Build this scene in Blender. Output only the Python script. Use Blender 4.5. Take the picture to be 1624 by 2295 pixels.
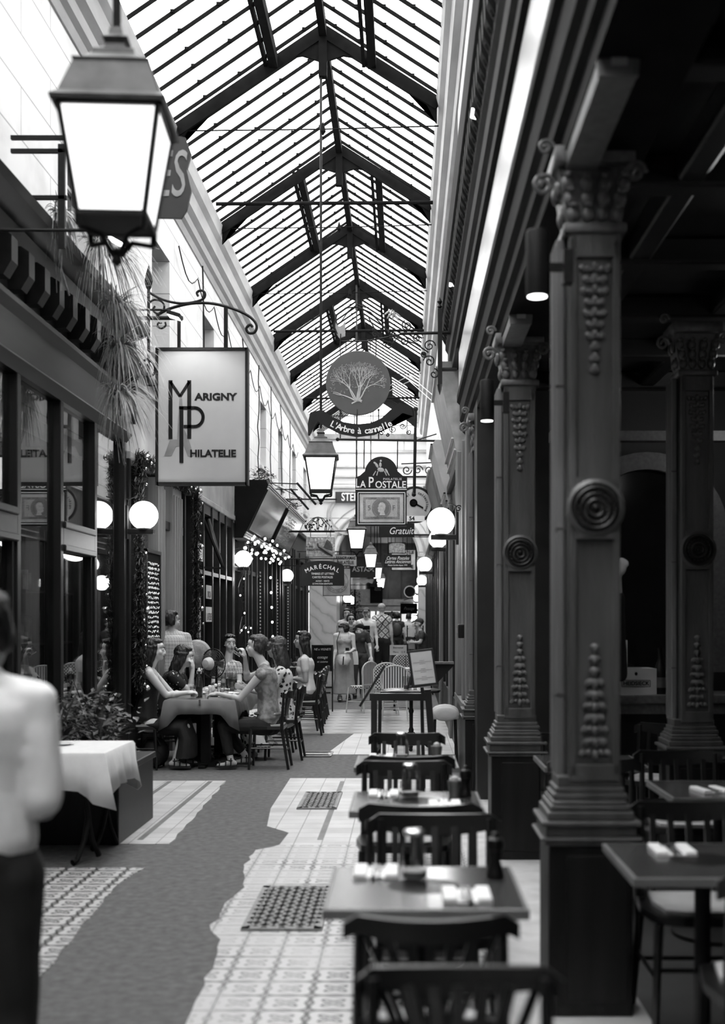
import bpy, bmesh, math, random
from mathutils import Vector, Matrix, noise as mnoise
random.seed(7)
PI = math.pi
C = bpy.context.scene.collection
SC = bpy.context.scene
for o in list(bpy.data.objects): bpy.data.objects.remove(o)

# ------------------------------------------------------------ camera, sky, exposure
F, VX, VY, H = 2700.0, 905.0, 1392.0, 1.62      # focal length (px), vanishing point, eye height
cam_d = bpy.data.cameras.new('camera'); cam = bpy.data.objects.new('camera', cam_d); C.objects.link(cam)
SC.camera = cam
cam.location = (0, 0, H); cam.rotation_euler = (PI/2, 0, 0)
cam_d.sensor_fit = 'HORIZONTAL'; cam_d.sensor_width = 27.8; cam_d.lens = 27.8*F/1624
cam_d.shift_x = (812-VX)/1624; cam_d.shift_y = (VY-1147.5)/1624
cam_d.clip_start = 0.05; cam_d.clip_end = 400
cam_d.dof.use_dof = True; cam_d.dof.focus_distance = 16.5; cam_d.dof.aperture_fstop = 2.0
SC.view_settings.view_transform = 'Standard'; SC.view_settings.look = 'None'
SC.view_settings.exposure = 0.28; SC.view_settings.gamma = 1.0; SC.view_settings.use_curve_mapping = False
W = bpy.data.worlds.new('sky'); SC.world = W; W.use_nodes = True
W.node_tree.nodes['Background'].inputs[0].default_value = (1, 1, 1, 1)
W.node_tree.nodes['Background'].inputs[1].default_value = 6.6
SC.cycles.use_denoising = True
SC.cycles.max_bounces = 7; SC.cycles.diffuse_bounces = 4; SC.cycles.glossy_bounces = 4
SC.cycles.transparent_max_bounces = 14; SC.cycles.transmission_bounces = 6
SC.cycles.caustics_reflective = False; SC.cycles.caustics_refractive = False
SC.cycles.sample_clamp_indirect = 6.0

def lamp(kind, name, loc, power, size=.1, rot=(0,0,0), spot=None, parent=None, size_y=None):
    d = bpy.data.lights.new(name, kind); d.energy = power
    if kind == 'AREA':
        d.size = size
        if size_y: d.shape = 'RECTANGLE'; d.size_y = size_y
    else: d.shadow_soft_size = size
    if spot: d.spot_size = spot; d.spot_blend = .6
    o = bpy.data.objects.new(name, d); o.location = loc; o.rotation_euler = rot; C.objects.link(o)
    if parent: o.parent = parent
    return o

def at(px, py, Y): return Vector(((px-VX)/F*Y, Y, H+(VY-py)/F*Y))
def gz(Y): return max(0.0, min(1.0, (Y-22)/8))*.15          # the passage floor rises a little far back

# ------------------------------------------------------------ materials (a monochrome place)
TMP = bpy.data.scenes.new('workbench')          # empty scene used to evaluate modifiers and text quickly
def evaluated_mesh(t):
    TMP.collection.objects.link(t)
    with bpy.context.temp_override(scene=TMP, view_layer=TMP.view_layers[0]):
        dg = bpy.context.evaluated_depsgraph_get(); dg.update()
        me = bpy.data.meshes.new_from_object(t.evaluated_get(dg))
    bpy.data.objects.remove(t); return me
MATS = {}
def new_mat(name):
    m = bpy.data.materials.new(name); m.use_nodes = True
    nt = m.node_tree; b = nt.nodes['Principled BSDF']; MATS[name] = m
    return m, nt, b
def nd(nt, t, **kw):
    n = nt.nodes.new(t)
    for k, v in kw.items(): setattr(n, k, v)
    return n
def g4(v): return (v, v, v, 1)
def ramp(nt, src, stops, interp='LINEAR'):
    r = nd(nt, 'ShaderNodeValToRGB'); r.color_ramp.interpolation = interp
    e = r.color_ramp.elements
    while len(e) > 1: e.remove(e[-1])
    e[0].position = stops[0][0]; e[0].color = g4(stops[0][1])
    for p, v in stops[1:]:
        x = e.new(p); x.color = g4(v)
    nt.links.new(src, r.inputs[0]); return r
def mk(name, v, rough=.6, metal=0, var=.25, scale=6, bump=0, bscale=40, stretch=None, spec=None, coat=0, emit=0):
    m, nt, b = new_mat(name)
    b.inputs['Roughness'].default_value = rough; b.inputs['Metallic'].default_value = metal
    if spec is not None: b.inputs['Specular IOR Level'].default_value = spec
    if coat: b.inputs['Coat Weight'].default_value = coat; b.inputs['Coat Roughness'].default_value = .15
    tc = nd(nt, 'ShaderNodeTexCoord'); mp = nd(nt, 'ShaderNodeMapping')
    if stretch: mp.inputs['Scale'].default_value = stretch
    nt.links.new(tc.outputs['Object'], mp.inputs[0])
    n = nd(nt, 'ShaderNodeTexNoise'); n.inputs['Scale'].default_value = scale; n.inputs['Detail'].default_value = 5
    nt.links.new(mp.outputs[0], n.inputs['Vector'])
    r = ramp(nt, n.outputs[0], [(.25, v*(1-var)), (.75, v*(1+var))])
    nt.links.new(r.outputs[0], b.inputs['Base Color'])
    if bump:
        n2 = nd(nt, 'ShaderNodeTexNoise'); n2.inputs['Scale'].default_value = bscale; n2.inputs['Detail'].default_value = 4
        nt.links.new(mp.outputs[0], n2.inputs['Vector'])
        bp = nd(nt, 'ShaderNodeBump'); bp.inputs['Strength'].default_value = bump; bp.inputs['Distance'].default_value = .01
        nt.links.new(n2.outputs[0], bp.inputs['Height']); nt.links.new(bp.outputs[0], b.inputs['Normal'])
    if emit:
        b.inputs['Emission Color'].default_value = (1,1,1,1); b.inputs['Emission Strength'].default_value = emit
    return m
def glass_mat(name, tint=.9, refl=1.0, rough=.02, ior=1.5):
    m, nt, b = new_mat(name); nt.nodes.remove(b)
    t = nd(nt, 'ShaderNodeBsdfTransparent'); t.inputs[0].default_value = g4(tint)
    gl = nd(nt, 'ShaderNodeBsdfGlossy'); gl.inputs['Roughness'].default_value = rough; gl.inputs[0].default_value = g4(refl)
    lw = nd(nt, 'ShaderNodeLayerWeight'); lw.inputs[0].default_value = .5
    pw = nd(nt, 'ShaderNodeMath', operation='POWER'); nt.links.new(lw.outputs['Facing'], pw.inputs[0]); pw.inputs[1].default_value = 4
    f0 = ((ior-1)/(ior+1))**2
    fr = nd(nt, 'ShaderNodeMath', operation='MULTIPLY_ADD'); nt.links.new(pw.outputs[0], fr.inputs[0]); fr.inputs[1].default_value = 1-f0; fr.inputs[2].default_value = f0
    mx = nd(nt, 'ShaderNodeMixShader')
    nt.links.new(fr.outputs[0], mx.inputs[0]); nt.links.new(t.outputs[0], mx.inputs[1]); nt.links.new(gl.outputs[0], mx.inputs[2])
    nt.links.new(mx.outputs[0], nt.nodes['Material Output'].inputs[0]); return m
iron = mk('black_iron', .007, .6, var=.4, scale=20, spec=.25)
roofiron = mk('roof_iron', .006, .9, var=.4, scale=9, spec=.05)
black = mk('black_paint', .006, .4, var=.3, spec=.3)
blackm = mk('black_matt', .007, .9, spec=.1)
darkwood = mk('dark_wood', .008, .42, var=.5, scale=3, stretch=(6,6,.5), bump=.15, spec=.28)
wood = mk('column_wood', .065, .4, var=.45, scale=2.2, stretch=(5,5,.7), bump=.25, bscale=25)
woodlt = mk('carved_wood', .11, .38, var=.3, scale=30)
woodmid = mk('weathered_and_lit_wood', .12, .6, var=.45, scale=3, stretch=(7,7,.35), bump=.3)  # weathered planks; on the columns' side strips the paler tone is painted light
greypaint = mk('grey_paint', .2, .5, var=.25, scale=2, stretch=(8,8,.3))
ltpaint = mk('pale_paint', .42, .55, var=.2, scale=4)
marble = None
zinc = mk('zinc_gutter', .3, .55, var=.3, scale=3, stretch=(1,.3,1))
stone = mk('light_stone', .5, .6, var=.2, scale=5)
plaster = mk('white_plaster', .74, .8, var=.12, scale=1.5)
white = mk('white_paper', .85, .7, var=.05)
cloth_w = mk('white_linen', .72, .85, var=.06, scale=12, bump=.1, bscale=200)
cloth_g = mk('brown_cloth', .12, .45, var=.15, scale=8)
metal = mk('polished_metal', .6, .25, 1, var=.1)
dmetal = mk('dull_metal', .25, .45, .8, var=.3)
asphalt = mk('asphalt', .105, .9, var=.35, scale=18, bump=.3, bscale=120)
leaf = mk('leaf_mid', .12, .5, var=.5, scale=20)
leafl = mk('leaf_pale', .42, .5, var=.45, scale=25)
leafd = mk('leaf_dark', .035, .5, var=.6, scale=20)
glass = glass_mat('clear_glass', .93)
shopglass = glass_mat('shop_glass', .72, .85, .015, 1.75)
roofglass = glass_mat('roof_glass', .92, .4, .2, 1.1)
tableglass = glass_mat('drinking_glass', .9, 1, .02, 1.6)
liquid = mk('dark_drink', .03, .15)
lampglow = mk('lamp_glow', .8, .5, emit=5)
globeglow = mk('globe_glow', .8, .4, emit=6)
bulbglow = mk('bulb_glow', .8, .4, emit=12)
lanternglass = mk('frosted_lantern_glass', .8, .5, emit=1.35)
tabletop = mk('table_top', .05, .2, var=.2, scale=4, stretch=(1,6,1), coat=.4)
tableedge = mk('table_edge', .16, .4, var=.2)
chairblack = mk('chair_black', .01, .3, var=.3, coat=.2)
cushion = mk('cushion_pad', .5, .7, var=.2)
rattan = mk('rattan', .45, .5, var=.15)

# ------------------------------------------------------------ mesh building
SPH = {}
def unit_sphere(n, m):
    if (n, m) not in SPH:
        SPH[(n, m)] = [[Vector((0,0,1))]]+[[Vector((math.sin(PI*i/m)*math.cos(2*PI*j/n), math.sin(PI*i/m)*math.sin(2*PI*j/n), math.cos(PI*i/m))) for j in range(n)] for i in range(1, m)]+[[Vector((0,0,-1))]]
    return SPH[(n, m)]
class MB:
    def __init__(s): s.bm = bmesh.new()
    def box(s, x0, x1, y0, y1, z0, z1, mat=None, bev=0):
        r = bmesh.ops.create_cube(s.bm, size=1)
        vs = r['verts']
        bmesh.ops.scale(s.bm, vec=(abs(x1-x0), abs(y1-y0), abs(z1-z0)), verts=vs)
        bmesh.ops.translate(s.bm, vec=((x0+x1)/2, (y0+y1)/2, (z0+z1)/2), verts=vs)
        if bev:
            es = list({e for v in vs for e in v.link_edges})
            r2 = bmesh.ops.bevel(s.bm, geom=es, offset=bev, segments=2, affect='EDGES', profile=.5)
            vs = list({v for f in r2['faces'] for v in f.verts} | {v for v in vs if v.is_valid})
        if mat is not None: bmesh.ops.transform(s.bm, matrix=mat, verts=vs)
        return s
    def ring(s, c, u, v, a, b, n, ph=0):
        return [s.bm.verts.new(c + u*(a*math.cos(ph+2*PI*k/n)) + v*(b*math.sin(ph+2*PI*k/n))) for k in range(n)]
    def bridge(s, r1, r2):
        n = len(r1)
        for k in range(n): s.bm.faces.new((r1[k], r1[(k+1)%n], r2[(k+1)%n], r2[k]))
    def tube(s, pts, r, n=6, cap=True):
        pts = [Vector(p) for p in pts]; m = len(pts)
        rs = r if isinstance(r, (list, tuple)) else [r]*m
        prev = None; up = None
        for i, p in enumerate(pts):
            d = (pts[min(i+1, m-1)] - pts[max(i-1, 0)])
            if d.length < 1e-9: d = Vector((0,0,1))
            d.normalize()
            if up is None:
                up = Vector((0,0,1)) if abs(d.z) < .9 else Vector((1,0,0))
            u = d.cross(up)
            if u.length < 1e-6: u = d.cross(Vector((0,1,0)))
            u.normalize(); v = u.cross(d).normalized(); up = v
            rg = s.ring(p, u, v, rs[i], rs[i], n)
            if prev: s.bridge(prev, rg)
            elif cap: s.bm.faces.new(rg)
            prev = rg
        if cap: s.bm.faces.new(prev[::-1])
        return s
    def bar(s, p0, p1, w, h):            # square bar between two points
        p0 = Vector(p0); p1 = Vector(p1); d = (p1-p0).normalized()
        up = Vector((0,0,1)) if abs(d.z) < .95 else Vector((0,1,0))
        u = d.cross(up).normalized(); v = u.cross(d).normalized()
        a = [s.bm.verts.new(p0+u*x*w/2+v*y*h/2) for x, y in ((-1,-1),(1,-1),(1,1),(-1,1))]
        b = [s.bm.verts.new(p1+u*x*w/2+v*y*h/2) for x, y in ((-1,-1),(1,-1),(1,1),(-1,1))]
        s.bridge(a, b); s.bm.faces.new(a[::-1]); s.bm.faces.new(b); return s
    def lathe(s, prof, c=(0,0,0), n=20, ax='z', mat=None, cap=True):
        c = Vector(c); prev = None; new = []
        for r, h in prof:
            if ax == 'z': rg = s.ring(c+Vector((0,0,h)), Vector((1,0,0)), Vector((0,1,0)), max(r,.0004), max(r,.0004), n)
            elif ax == 'y': rg = s.ring(c+Vector((0,h,0)), Vector((1,0,0)), Vector((0,0,1)), max(r,.0004), max(r,.0004), n)
            else: rg = s.ring(c+Vector((h,0,0)), Vector((0,1,0)), Vector((0,0,1)), max(r,.0004), max(r,.0004), n)
            if prev: s.bridge(prev, rg)
            elif cap: s.bm.faces.new(rg[::-1])
            new += rg; prev = rg
        if cap: s.bm.faces.new(prev)
        if mat is not None: bmesh.ops.transform(s.bm, matrix=mat, verts=new)
        return s
    def prism(s, poly, d, plane='xz', off=0):     # closed outline extruded by d
        def P(a, b, t):
            return {'xz': (a, t, b), 'yz': (t, a, b), 'xy': (a, b, t)}[plane]
        f = [s.bm.verts.new(P(a, b, off)) for a, b in poly]
        k = [s.bm.verts.new(P(a, b, off+d)) for a, b in poly]
        s.bridge(f, k)
        s.bm.faces.new(f[::-1]); s.bm.faces.new(k); return s
    def ell(s, c, r, n=12, m=8, rot=None):
        mt = Matrix.Translation(Vector(c)) @ (rot.to_4x4() if rot else Matrix()) @ Matrix.Diagonal((*r, 1))
        vs = [[s.bm.verts.new(mt @ p) for p in rg] for rg in unit_sphere(n, m)]
        nf = s.bm.faces.new; k = len(vs)
        for j in range(n):
            nf((vs[0][0], vs[1][j], vs[1][(j+1) % n])); nf((vs[k-1][0], vs[k-2][(j+1) % n], vs[k-2][j]))
        for i in range(1, k-2):
            for j in range(n): nf((vs[i][j], vs[i+1][j], vs[i+1][(j+1) % n], vs[i][(j+1) % n]))
        return s
    def caps(s, p0, r0, p1, r1, n=10):            # tapered capsule
        p0 = Vector(p0); p1 = Vector(p1)
        s.tube([p0, p1], [r0, r1], n); s.ell(p0, (r0,)*3, n, 6); s.ell(p1, (r1,)*3, n, 6); return s
    def loft(s, secs, n=16, cap=True):            # secs: (centre, u, v, a, b)
        prev = None
        for c, u, v, a, b in secs:
            rg = s.ring(Vector(c), Vector(u), Vector(v), a, b, n)
            if prev: s.bridge(prev, rg)
            elif cap: s.bm.faces.new(rg[::-1])
            prev = rg
        if cap: s.bm.faces.new(prev)
        return s
    def quad(s, *p):
        s.bm.faces.new([s.bm.verts.new(q) for q in p]); return s
    def spiral(s, c, r0, turns, rad, ax='xz', start=0, sgn=1, n=18, y=0):
        pts = []
        for k in range(n+1):
            t = k/n; a = start + sgn*2*PI*turns*t; r = r0*(1-t*.85)
            x, z = c[0]+r*math.cos(a), c[1]+r*math.sin(a)
            pts.append((x, y, z) if ax == 'xz' else (y, x, z))
        return s.tube(pts, rad, 5)

def obj(name, mb, mat, parent=None, smooth=False, loc=None):
    bm = mb.bm if isinstance(mb, MB) else mb
    bmesh.ops.recalc_face_normals(bm, faces=bm.faces)
    me = bpy.data.meshes.new(name); bm.to_mesh(me); bm.free()
    if smooth:
        for p in me.polygons: p.use_smooth = True
        try: me.set_sharp_from_angle(angle=math.radians(40))
        except Exception: pass
    me.materials.append(mat)
    o = bpy.data.objects.new(name, me); C.objects.link(o)
    if parent: o.parent = parent
    if loc is not None: o.location = loc
    return o
def tag(o, label=None, cat=None, group=None, kind=None):
    if label: o['label'] = label
    if cat: o['category'] = cat
    if group: o['group'] = group
    if kind: o['kind'] = kind
    return o
def struct(o): o['kind'] = 'structure'; return o
def empty(name, loc, label=None, cat=None, group=None, rz=0):
    o = bpy.data.objects.new(name, None); C.objects.link(o); o.location = loc; o.rotation_euler.z = rz
    o.empty_display_size = .1
    return tag(o, label, cat, group)
def sroot(name, loc=(0,0,0)):
    o = empty(name, loc); o['kind'] = 'structure'; return o
KIDS = {}
def kids(o): return [c for c in bpy.data.objects if c.parent is o]
def dup(root, loc, rz=None, label=None, group=None, sc=None):
    r = root.copy(); C.objects.link(r); r.location = loc
    if rz is not None: r.rotation_euler.z = rz
    if label: r['label'] = label
    if group: r['group'] = group
    if sc: r.scale = (sc,)*3
    for ch in kids(root):
        c = ch.copy(); C.objects.link(c); c.parent = r
        for g in kids(ch):
            d = g.copy(); C.objects.link(d); d.parent = c
    return r
def text(name, s, size, mat, parent, loc, ext=.003, rot=(PI/2, 0, 0), shear=0, bold=0, align='CENTER', space=1.0, sx=1.0, sub=None):
    cu = bpy.data.curves.new(name, 'FONT'); cu.body = s; cu.size = size; cu.extrude = ext
    cu.align_x = align; cu.align_y = 'CENTER'; cu.shear = shear; cu.offset = bold; cu.space_character = space
    cu.resolution_u = 3
    me = evaluated_mesh(bpy.data.objects.new('tmp', cu)); bpy.data.curves.remove(cu)
    me.materials.clear(); me.materials.append(mat); me.name = name
    if sx != 1: me.transform(Matrix.Diagonal((sx, 1, 1, 1)))
    o = bpy.data.objects.new(name, me); C.objects.link(o); o.location = loc; o.rotation_euler = rot
    if parent: o.parent = parent
    return o
def arc_text(name, s, size, mat, parent, c, R, a0, a1, ext=.003, inward=False, bold=0, y=0):
    """letters along an arc (angles in degrees, from the +x axis, in the xz plane), one mesh"""
    bm = bmesh.new(); n = len(s)
    for k, ch in enumerate(s):
        if ch == ' ': continue
        a = math.radians(a0 + (a1-a0)*(k+.5)/n)
        t = text('t', ch, size, mat, None, (0,0,0), ext, bold=bold)
        ro = a - PI/2 if not inward else a + PI/2
        M = Matrix.Translation((c[0]+R*math.cos(a), y, c[1]+R*math.sin(a))) @ Matrix.Rotation(-ro, 4, 'Y') @ Matrix.Rotation(PI/2, 4, 'X')
        me = t.data; me.transform(M); bm.from_mesh(me)
        bpy.data.objects.remove(t); bpy.data.meshes.remove(me)
    me = bpy.data.meshes.new(name); bm.to_mesh(me); bm.free(); me.materials.append(mat)
    o = bpy.data.objects.new(name, me); C.objects.link(o)
    if parent: o.parent = parent
    return o
# ------------------------------------------------------------ special materials of the shell
def tile_mat(name, base, joint, w, h, mortar=.006, var=.1, rough=.35, ax='xy', off=0.0, bumpd=.3, dirt=.25):
    m, nt, b = new_mat(name)
    tc = nd(nt, 'ShaderNodeTexCoord'); sep = nd(nt, 'ShaderNodeSeparateXYZ'); cmb = nd(nt, 'ShaderNodeCombineXYZ')
    nt.links.new(tc.outputs['Object'], sep.inputs[0])
    a, c = {'xy': (0,1), 'yz': (1,2), 'xz': (0,2)}[ax]
    nt.links.new(sep.outputs[a], cmb.inputs[0]); nt.links.new(sep.outputs[c], cmb.inputs[1])
    br = nd(nt, 'ShaderNodeTexBrick'); nt.links.new(cmb.outputs[0], br.inputs[0])
    br.offset = off; br.inputs['Scale'].default_value = 1
    br.inputs['Mortar Size'].default_value = mortar; br.inputs['Brick Width'].default_value = w; br.inputs['Row Height'].default_value = h
    br.inputs['Color1'].default_value = g4(base*(1+var)); br.inputs['Color2'].default_value = g4(base*(1-var)); br.inputs['Mortar'].default_value = g4(joint)
    n = nd(nt, 'ShaderNodeTexNoise'); n.inputs['Scale'].default_value = 2.5; n.inputs['Detail'].default_value = 6
    nt.links.new(tc.outputs['Object'], n.inputs['Vector'])
    r = ramp(nt, n.outputs[0], [(.3, 1-dirt), (.6, 1)])
    mx = nd(nt, 'ShaderNodeMixRGB', blend_type='MULTIPLY'); mx.inputs[0].default_value = 1
    nt.links.new(br.outputs[0], mx.inputs[1]); nt.links.new(r.outputs[0], mx.inputs[2])
    nt.links.new(mx.outputs[0], b.inputs['Base Color']); b.inputs['Roughness'].default_value = rough
    return m
coursed = tile_mat('coursed_render', .66, .3, 1.6, .42, .007, .04, .8, 'yz', .5, dirt=.18)
coursed_x = tile_mat('coursed_render_end', .84, .45, 5, .55, .02, .03, .8, 'xz', .5, dirt=.12)
plaintile = tile_mat('plain_tiles', .55, .2, .2, .2, .004, .08, .4)
def ornate_mat(name, w0, w1):
    m, nt, b = new_mat(name)
    tc = nd(nt, 'ShaderNodeTexCoord'); mp = nd(nt, 'ShaderNodeMapping'); nt.links.new(tc.outputs['Object'], mp.inputs[0])
    mp.inputs['Scale'].default_value = (5, 5, 5)
    def frac(out):
        f = nd(nt, 'ShaderNodeMath', operation='FRACT'); nt.links.new(out, f.inputs[0])
        s = nd(nt, 'ShaderNodeMath', operation='SUBTRACT'); nt.links.new(f.outputs[0], s.inputs[0]); s.inputs[1].default_value = .5
        return s
    sep = nd(nt, 'ShaderNodeSeparateXYZ'); nt.links.new(mp.outputs[0], sep.inputs[0])
    fx, fy = frac(sep.outputs[0]), frac(sep.outputs[1])
    cmb = nd(nt, 'ShaderNodeCombineXYZ'); nt.links.new(fx.outputs[0], cmb.inputs[0]); nt.links.new(fy.outputs[0], cmb.inputs[1])
    ln = nd(nt, 'ShaderNodeVectorMath', operation='LENGTH'); nt.links.new(cmb.outputs[0], ln.inputs[0])
    # rings + petals
    at2 = nd(nt, 'ShaderNodeMath', operation='ARCTAN2'); nt.links.new(fy.outputs[0], at2.inputs[0]); nt.links.new(fx.outputs[0], at2.inputs[1])
    m8 = nd(nt, 'ShaderNodeMath', operation='MULTIPLY'); nt.links.new(at2.outputs[0], m8.inputs[0]); m8.inputs[1].default_value = 4
    cs = nd(nt, 'ShaderNodeMath', operation='COSINE'); nt.links.new(m8.outputs[0], cs.inputs[0])
    ma = nd(nt, 'ShaderNodeMath', operation='MULTIPLY_ADD'); nt.links.new(cs.outputs[0], ma.inputs[0]); ma.inputs[1].default_value = .09
    nt.links.new(ln.outputs['Value'], ma.inputs[2])
    m30 = nd(nt, 'ShaderNodeMath', operation='MULTIPLY'); nt.links.new(ma.outputs[0], m30.inputs[0]); m30.inputs[1].default_value = 13
    s0 = nd(nt, 'ShaderNodeMath', operation='SINE'); nt.links.new(m30.outputs[0], s0.inputs[0])
    sn = nd(nt, 'ShaderNodeMath', operation='MULTIPLY_ADD'); nt.links.new(s0.outputs[0], sn.inputs[0]); sn.inputs[1].default_value = .5; sn.inputs[2].default_value = .5
    r = ramp(nt, sn.outputs[0], [(0, .52), (.4, .5), (.5, .04), (.8, .05), (.95, .4)])
    n = nd(nt, 'ShaderNodeTexNoise'); n.inputs['Scale'].default_value = 1.6; n.inputs['Detail'].default_value = 7
    nt.links.new(tc.outputs['Object'], n.inputs['Vector'])
    wear = ramp(nt, n.outputs[0], [(w0, 0), (w1, .8)])
    mx = nd(nt, 'ShaderNodeMixRGB'); nt.links.new(wear.outputs[0], mx.inputs[0]); nt.links.new(r.outputs[0], mx.inputs[1]); mx.inputs[2].default_value = g4(.47)
    br = nd(nt, 'ShaderNodeTexBrick'); br.offset = 0; nt.links.new(tc.outputs['Object'], br.inputs[0]); br.inputs['Scale'].default_value = 1
    br.inputs['Mortar Size'].default_value = .003; br.inputs['Brick Width'].default_value = .2; br.inputs['Row Height'].default_value = .2
    for k in ('Color1', 'Color2'): br.inputs[k].default_value = g4(1)
    br.inputs['Mortar'].default_value = g4(.3)
    m2 = nd(nt, 'ShaderNodeMixRGB', blend_type='MULTIPLY'); m2.inputs[0].default_value = 1
    nt.links.new(mx.outputs[0], m2.inputs[1]); nt.links.new(br.outputs[0], m2.inputs[2])
    nt.links.new(m2.outputs[0], b.inputs['Base Color']); b.inputs['Roughness'].default_value = .4
    return m
ornate = ornate_mat('ornate_cement_tiles', .40, .6); ornate_l = ornate_mat('ornate_cement_tiles_dark', .6, .85)
def checker_mat(name, a, bb, s, rot=PI/4, rough=.3):
    m, nt, b = new_mat(name)
    tc = nd(nt, 'ShaderNodeTexCoord'); mp = nd(nt, 'ShaderNodeMapping'); mp.inputs['Rotation'].default_value = (0,0,rot)
    nt.links.new(tc.outputs['Object'], mp.inputs[0])
    ck = nd(nt, 'ShaderNodeTexChecker'); ck.inputs['Scale'].default_value = s; nt.links.new(mp.outputs[0], ck.inputs[0])
    ck.inputs[1].default_value = g4(a); ck.inputs[2].default_value = g4(bb)
    nt.links.new(ck.outputs[0], b.inputs['Base Color']); b.inputs['Roughness'].default_value = rough
    return m
cabochon = checker_mat('cabochon_tiles', .46, .26, 2.6)
def marble_mat():
    m, nt, b = new_mat('veined_marble')
    tc = nd(nt, 'ShaderNodeTexCoord'); n = nd(nt, 'ShaderNodeTexNoise'); n.inputs['Scale'].default_value = 2; n.inputs['Detail'].default_value = 6
    w = nd(nt, 'ShaderNodeTexWave'); w.inputs['Scale'].default_value = 1.4; w.inputs['Distortion'].default_value = 7; w.inputs['Detail'].default_value = 3; w.bands_direction = 'DIAGONAL'
    nt.links.new(tc.outputs['Object'], w.inputs[0])
    r = ramp(nt, w.outputs[0], [(0, .36), (.1, .5), (1, .56)]); nt.links.new(r.outputs[0], b.inputs['Base Color'])
    b.inputs['Roughness'].default_value = .3; return m
marble = marble_mat()

WL, WR = -2.95, .60         # inner faces of the two shop fronts
WRF = .72                   # right side beyond the columns
Y0, Y1 = -4.0, 39.0         # glazed part
# ------------------------------------------------------------ floor
def slab(name, poly, mat, z=0.0, t=.02):
    b = MB(); b.prism([(x, y) for x, y in poly], t, 'xy', z-t); return struct(obj(name, b, mat))
rnd = random.Random(3)
def rough_edge(pts, amp=.03, step=.25):
    out = []
    for i in range(len(pts)-1):
        (x0, y0), (x1, y1) = pts[i], pts[i+1]; n = max(1, int(math.hypot(x1-x0, y1-y0)/step))
        for k in range(n):
            t = k/n; out.append((x0+(x1-x0)*t+rnd.uniform(-amp, amp), y0+(y1-y0)*t+rnd.uniform(-amp, amp)))
    out.append(pts[-1]); return out
fb = MB(); fb.prism([(Y0, 0), (22, 0), (30, .15), (80, .15), (80, -.4), (Y0, -.4)], 10, 'yz', -6); struct(obj('floor', fb, asphalt))
ER = [(-.86, 4.0), (-.9, 5.6), (-.93, 6.1), (-1.02, 6.3), (-1.02, 6.9), (-.98, 7.3), (-1.06, 7.9), (-1.04, 8.5), (-.86, 8.8), (-.88, 9.2), (-1.08, 9.5), (-1.15, 10.4), (-1.17, 12.4)]
slab('floor', [(WR+.02, 4.0), (WR+.02, 8.7), (-.9, 8.7)] + rough_edge(ER[:9], .018, .12)[::-1], ornate, 0.004)
slab('floor', [(WR+.02, 8.7), (WR+.02, 12.4), (-1.17, 12.4), (-1.15, 10.4), (-1.08, 9.5), (-.88, 9.2), (-.9, 8.7)], plaintile, 0.004)
slab('floor', rough_edge([(-1.64, 4.0), (-1.66, 5.6), (-1.76, 7.4), (-1.7, 7.9), (-2.0, 7.9)], .012, .12) + [(-3.0, 7.9), (-3.0, 4.0)], ornate_l, 0.004)
slab('floor', rough_edge([(-1.7, 8.75), (-1.8, 12.2)], .015, .2) + [(-3.0, 12.2), (-3.0, 8.75)], plaintile, 0.004)
slab('floor', [(-.95, 14.6), (WRF, 14.6), (WRF, 17.3), (-.72, 17.3)], plaintile, 0.004)
slab('floor', [(-3.0, 17.3), (WRF, 17.3), (WRF, 22), (-3.0, 22)], cabochon, 0.004)
slab('floor', [(.42, 4.0), (WR+.02, 4.0), (WR+.02, 12.4), (.42, 12.4)], stone, .008)
slab('floor', [(1.0, -3.5), (4.2, -3.5), (4.2, 10.9), (1.0, 10.9)], mk('inner_floor', .03, .5), .006)
slab('floor', [(WR+.02, 4.0), (1.0, 4.0), (1.0, 12.4), (WR+.02, 12.4)], stone, .006)
sb = MB()                       # darker inlaid lines through the plain tiles
for x in (-2.62, -2.36, -1.95, -.62, -.02): sb.box(x-.022, x+.022, 8.9, 12.15, .0, .0055)
struct(obj('floor', sb, mk('inlay_grey', .13, .5)))
# ------------------------------------------------------------ left wall: upper rendered wall with windows
wl = MB()
wins = [(3.6+3.66*k, 4.7+3.66*k) for k in range(-1, 10)]
wz0, wz1, top = 4.95, 6.3, 7.0
ys = [Y0] + [v for w in wins for v in w] + [Y1]
wl.box(-3.35, -3.05, Y0, Y1, 3.3, wz0); wl.box(-3.35, -3.05, Y0, Y1, wz1, 7.7)
for k in range(0, len(ys), 2): wl.box(-3.35, -3.05, ys[k], ys[k+1], wz0, wz1)
struct(obj('wall_left', wl, coursed))
darkin = mk('dark_interior', .02, .8)
winglass = mk('window_panes', .05, .12, var=.4, scale=2)
for k, (a, b_) in enumerate(wins):
    r = sroot('window_%d' % (k+1), (-3.25, (a+b_)/2, wz0)); hw = (b_-a)/2
    p = MB(); p.box(-.08, -.06, -hw, hw, 0, wz1-wz0); obj('pane', p, winglass, r)
    f = MB()
    for y in (-hw, 0, hw): f.box(-.06, -.02, y-.03, y+.03, 0, 1.35)
    for z in (.02, .45, .9, 1.33): f.box(-.055, -.025, -hw, hw, z-.018, z+.018)
    obj('window_frame', f, ltpaint, r)
    s_ = MB(); s_.box(.12, .26, -hw-.1, hw+.1, -.1, -.02, bev=.01); obj('window_sill', s_, stone, r)
# moulded gutter cornice on the left
gc = MB(); gc.prism([(-3.1, 6.95), (-3.03, 6.95), (-3.0, 7.03), (-2.95, 7.06), (-2.93, 7.15), (-2.86, 7.2), (-2.84, 7.38), (-2.78, 7.44), (-2.75, 7.62), (-2.8, 7.64), (-3.1, 7.64)], Y1-Y0, 'xz', Y0)
struct(obj('trim_1', gc, zinc))
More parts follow.
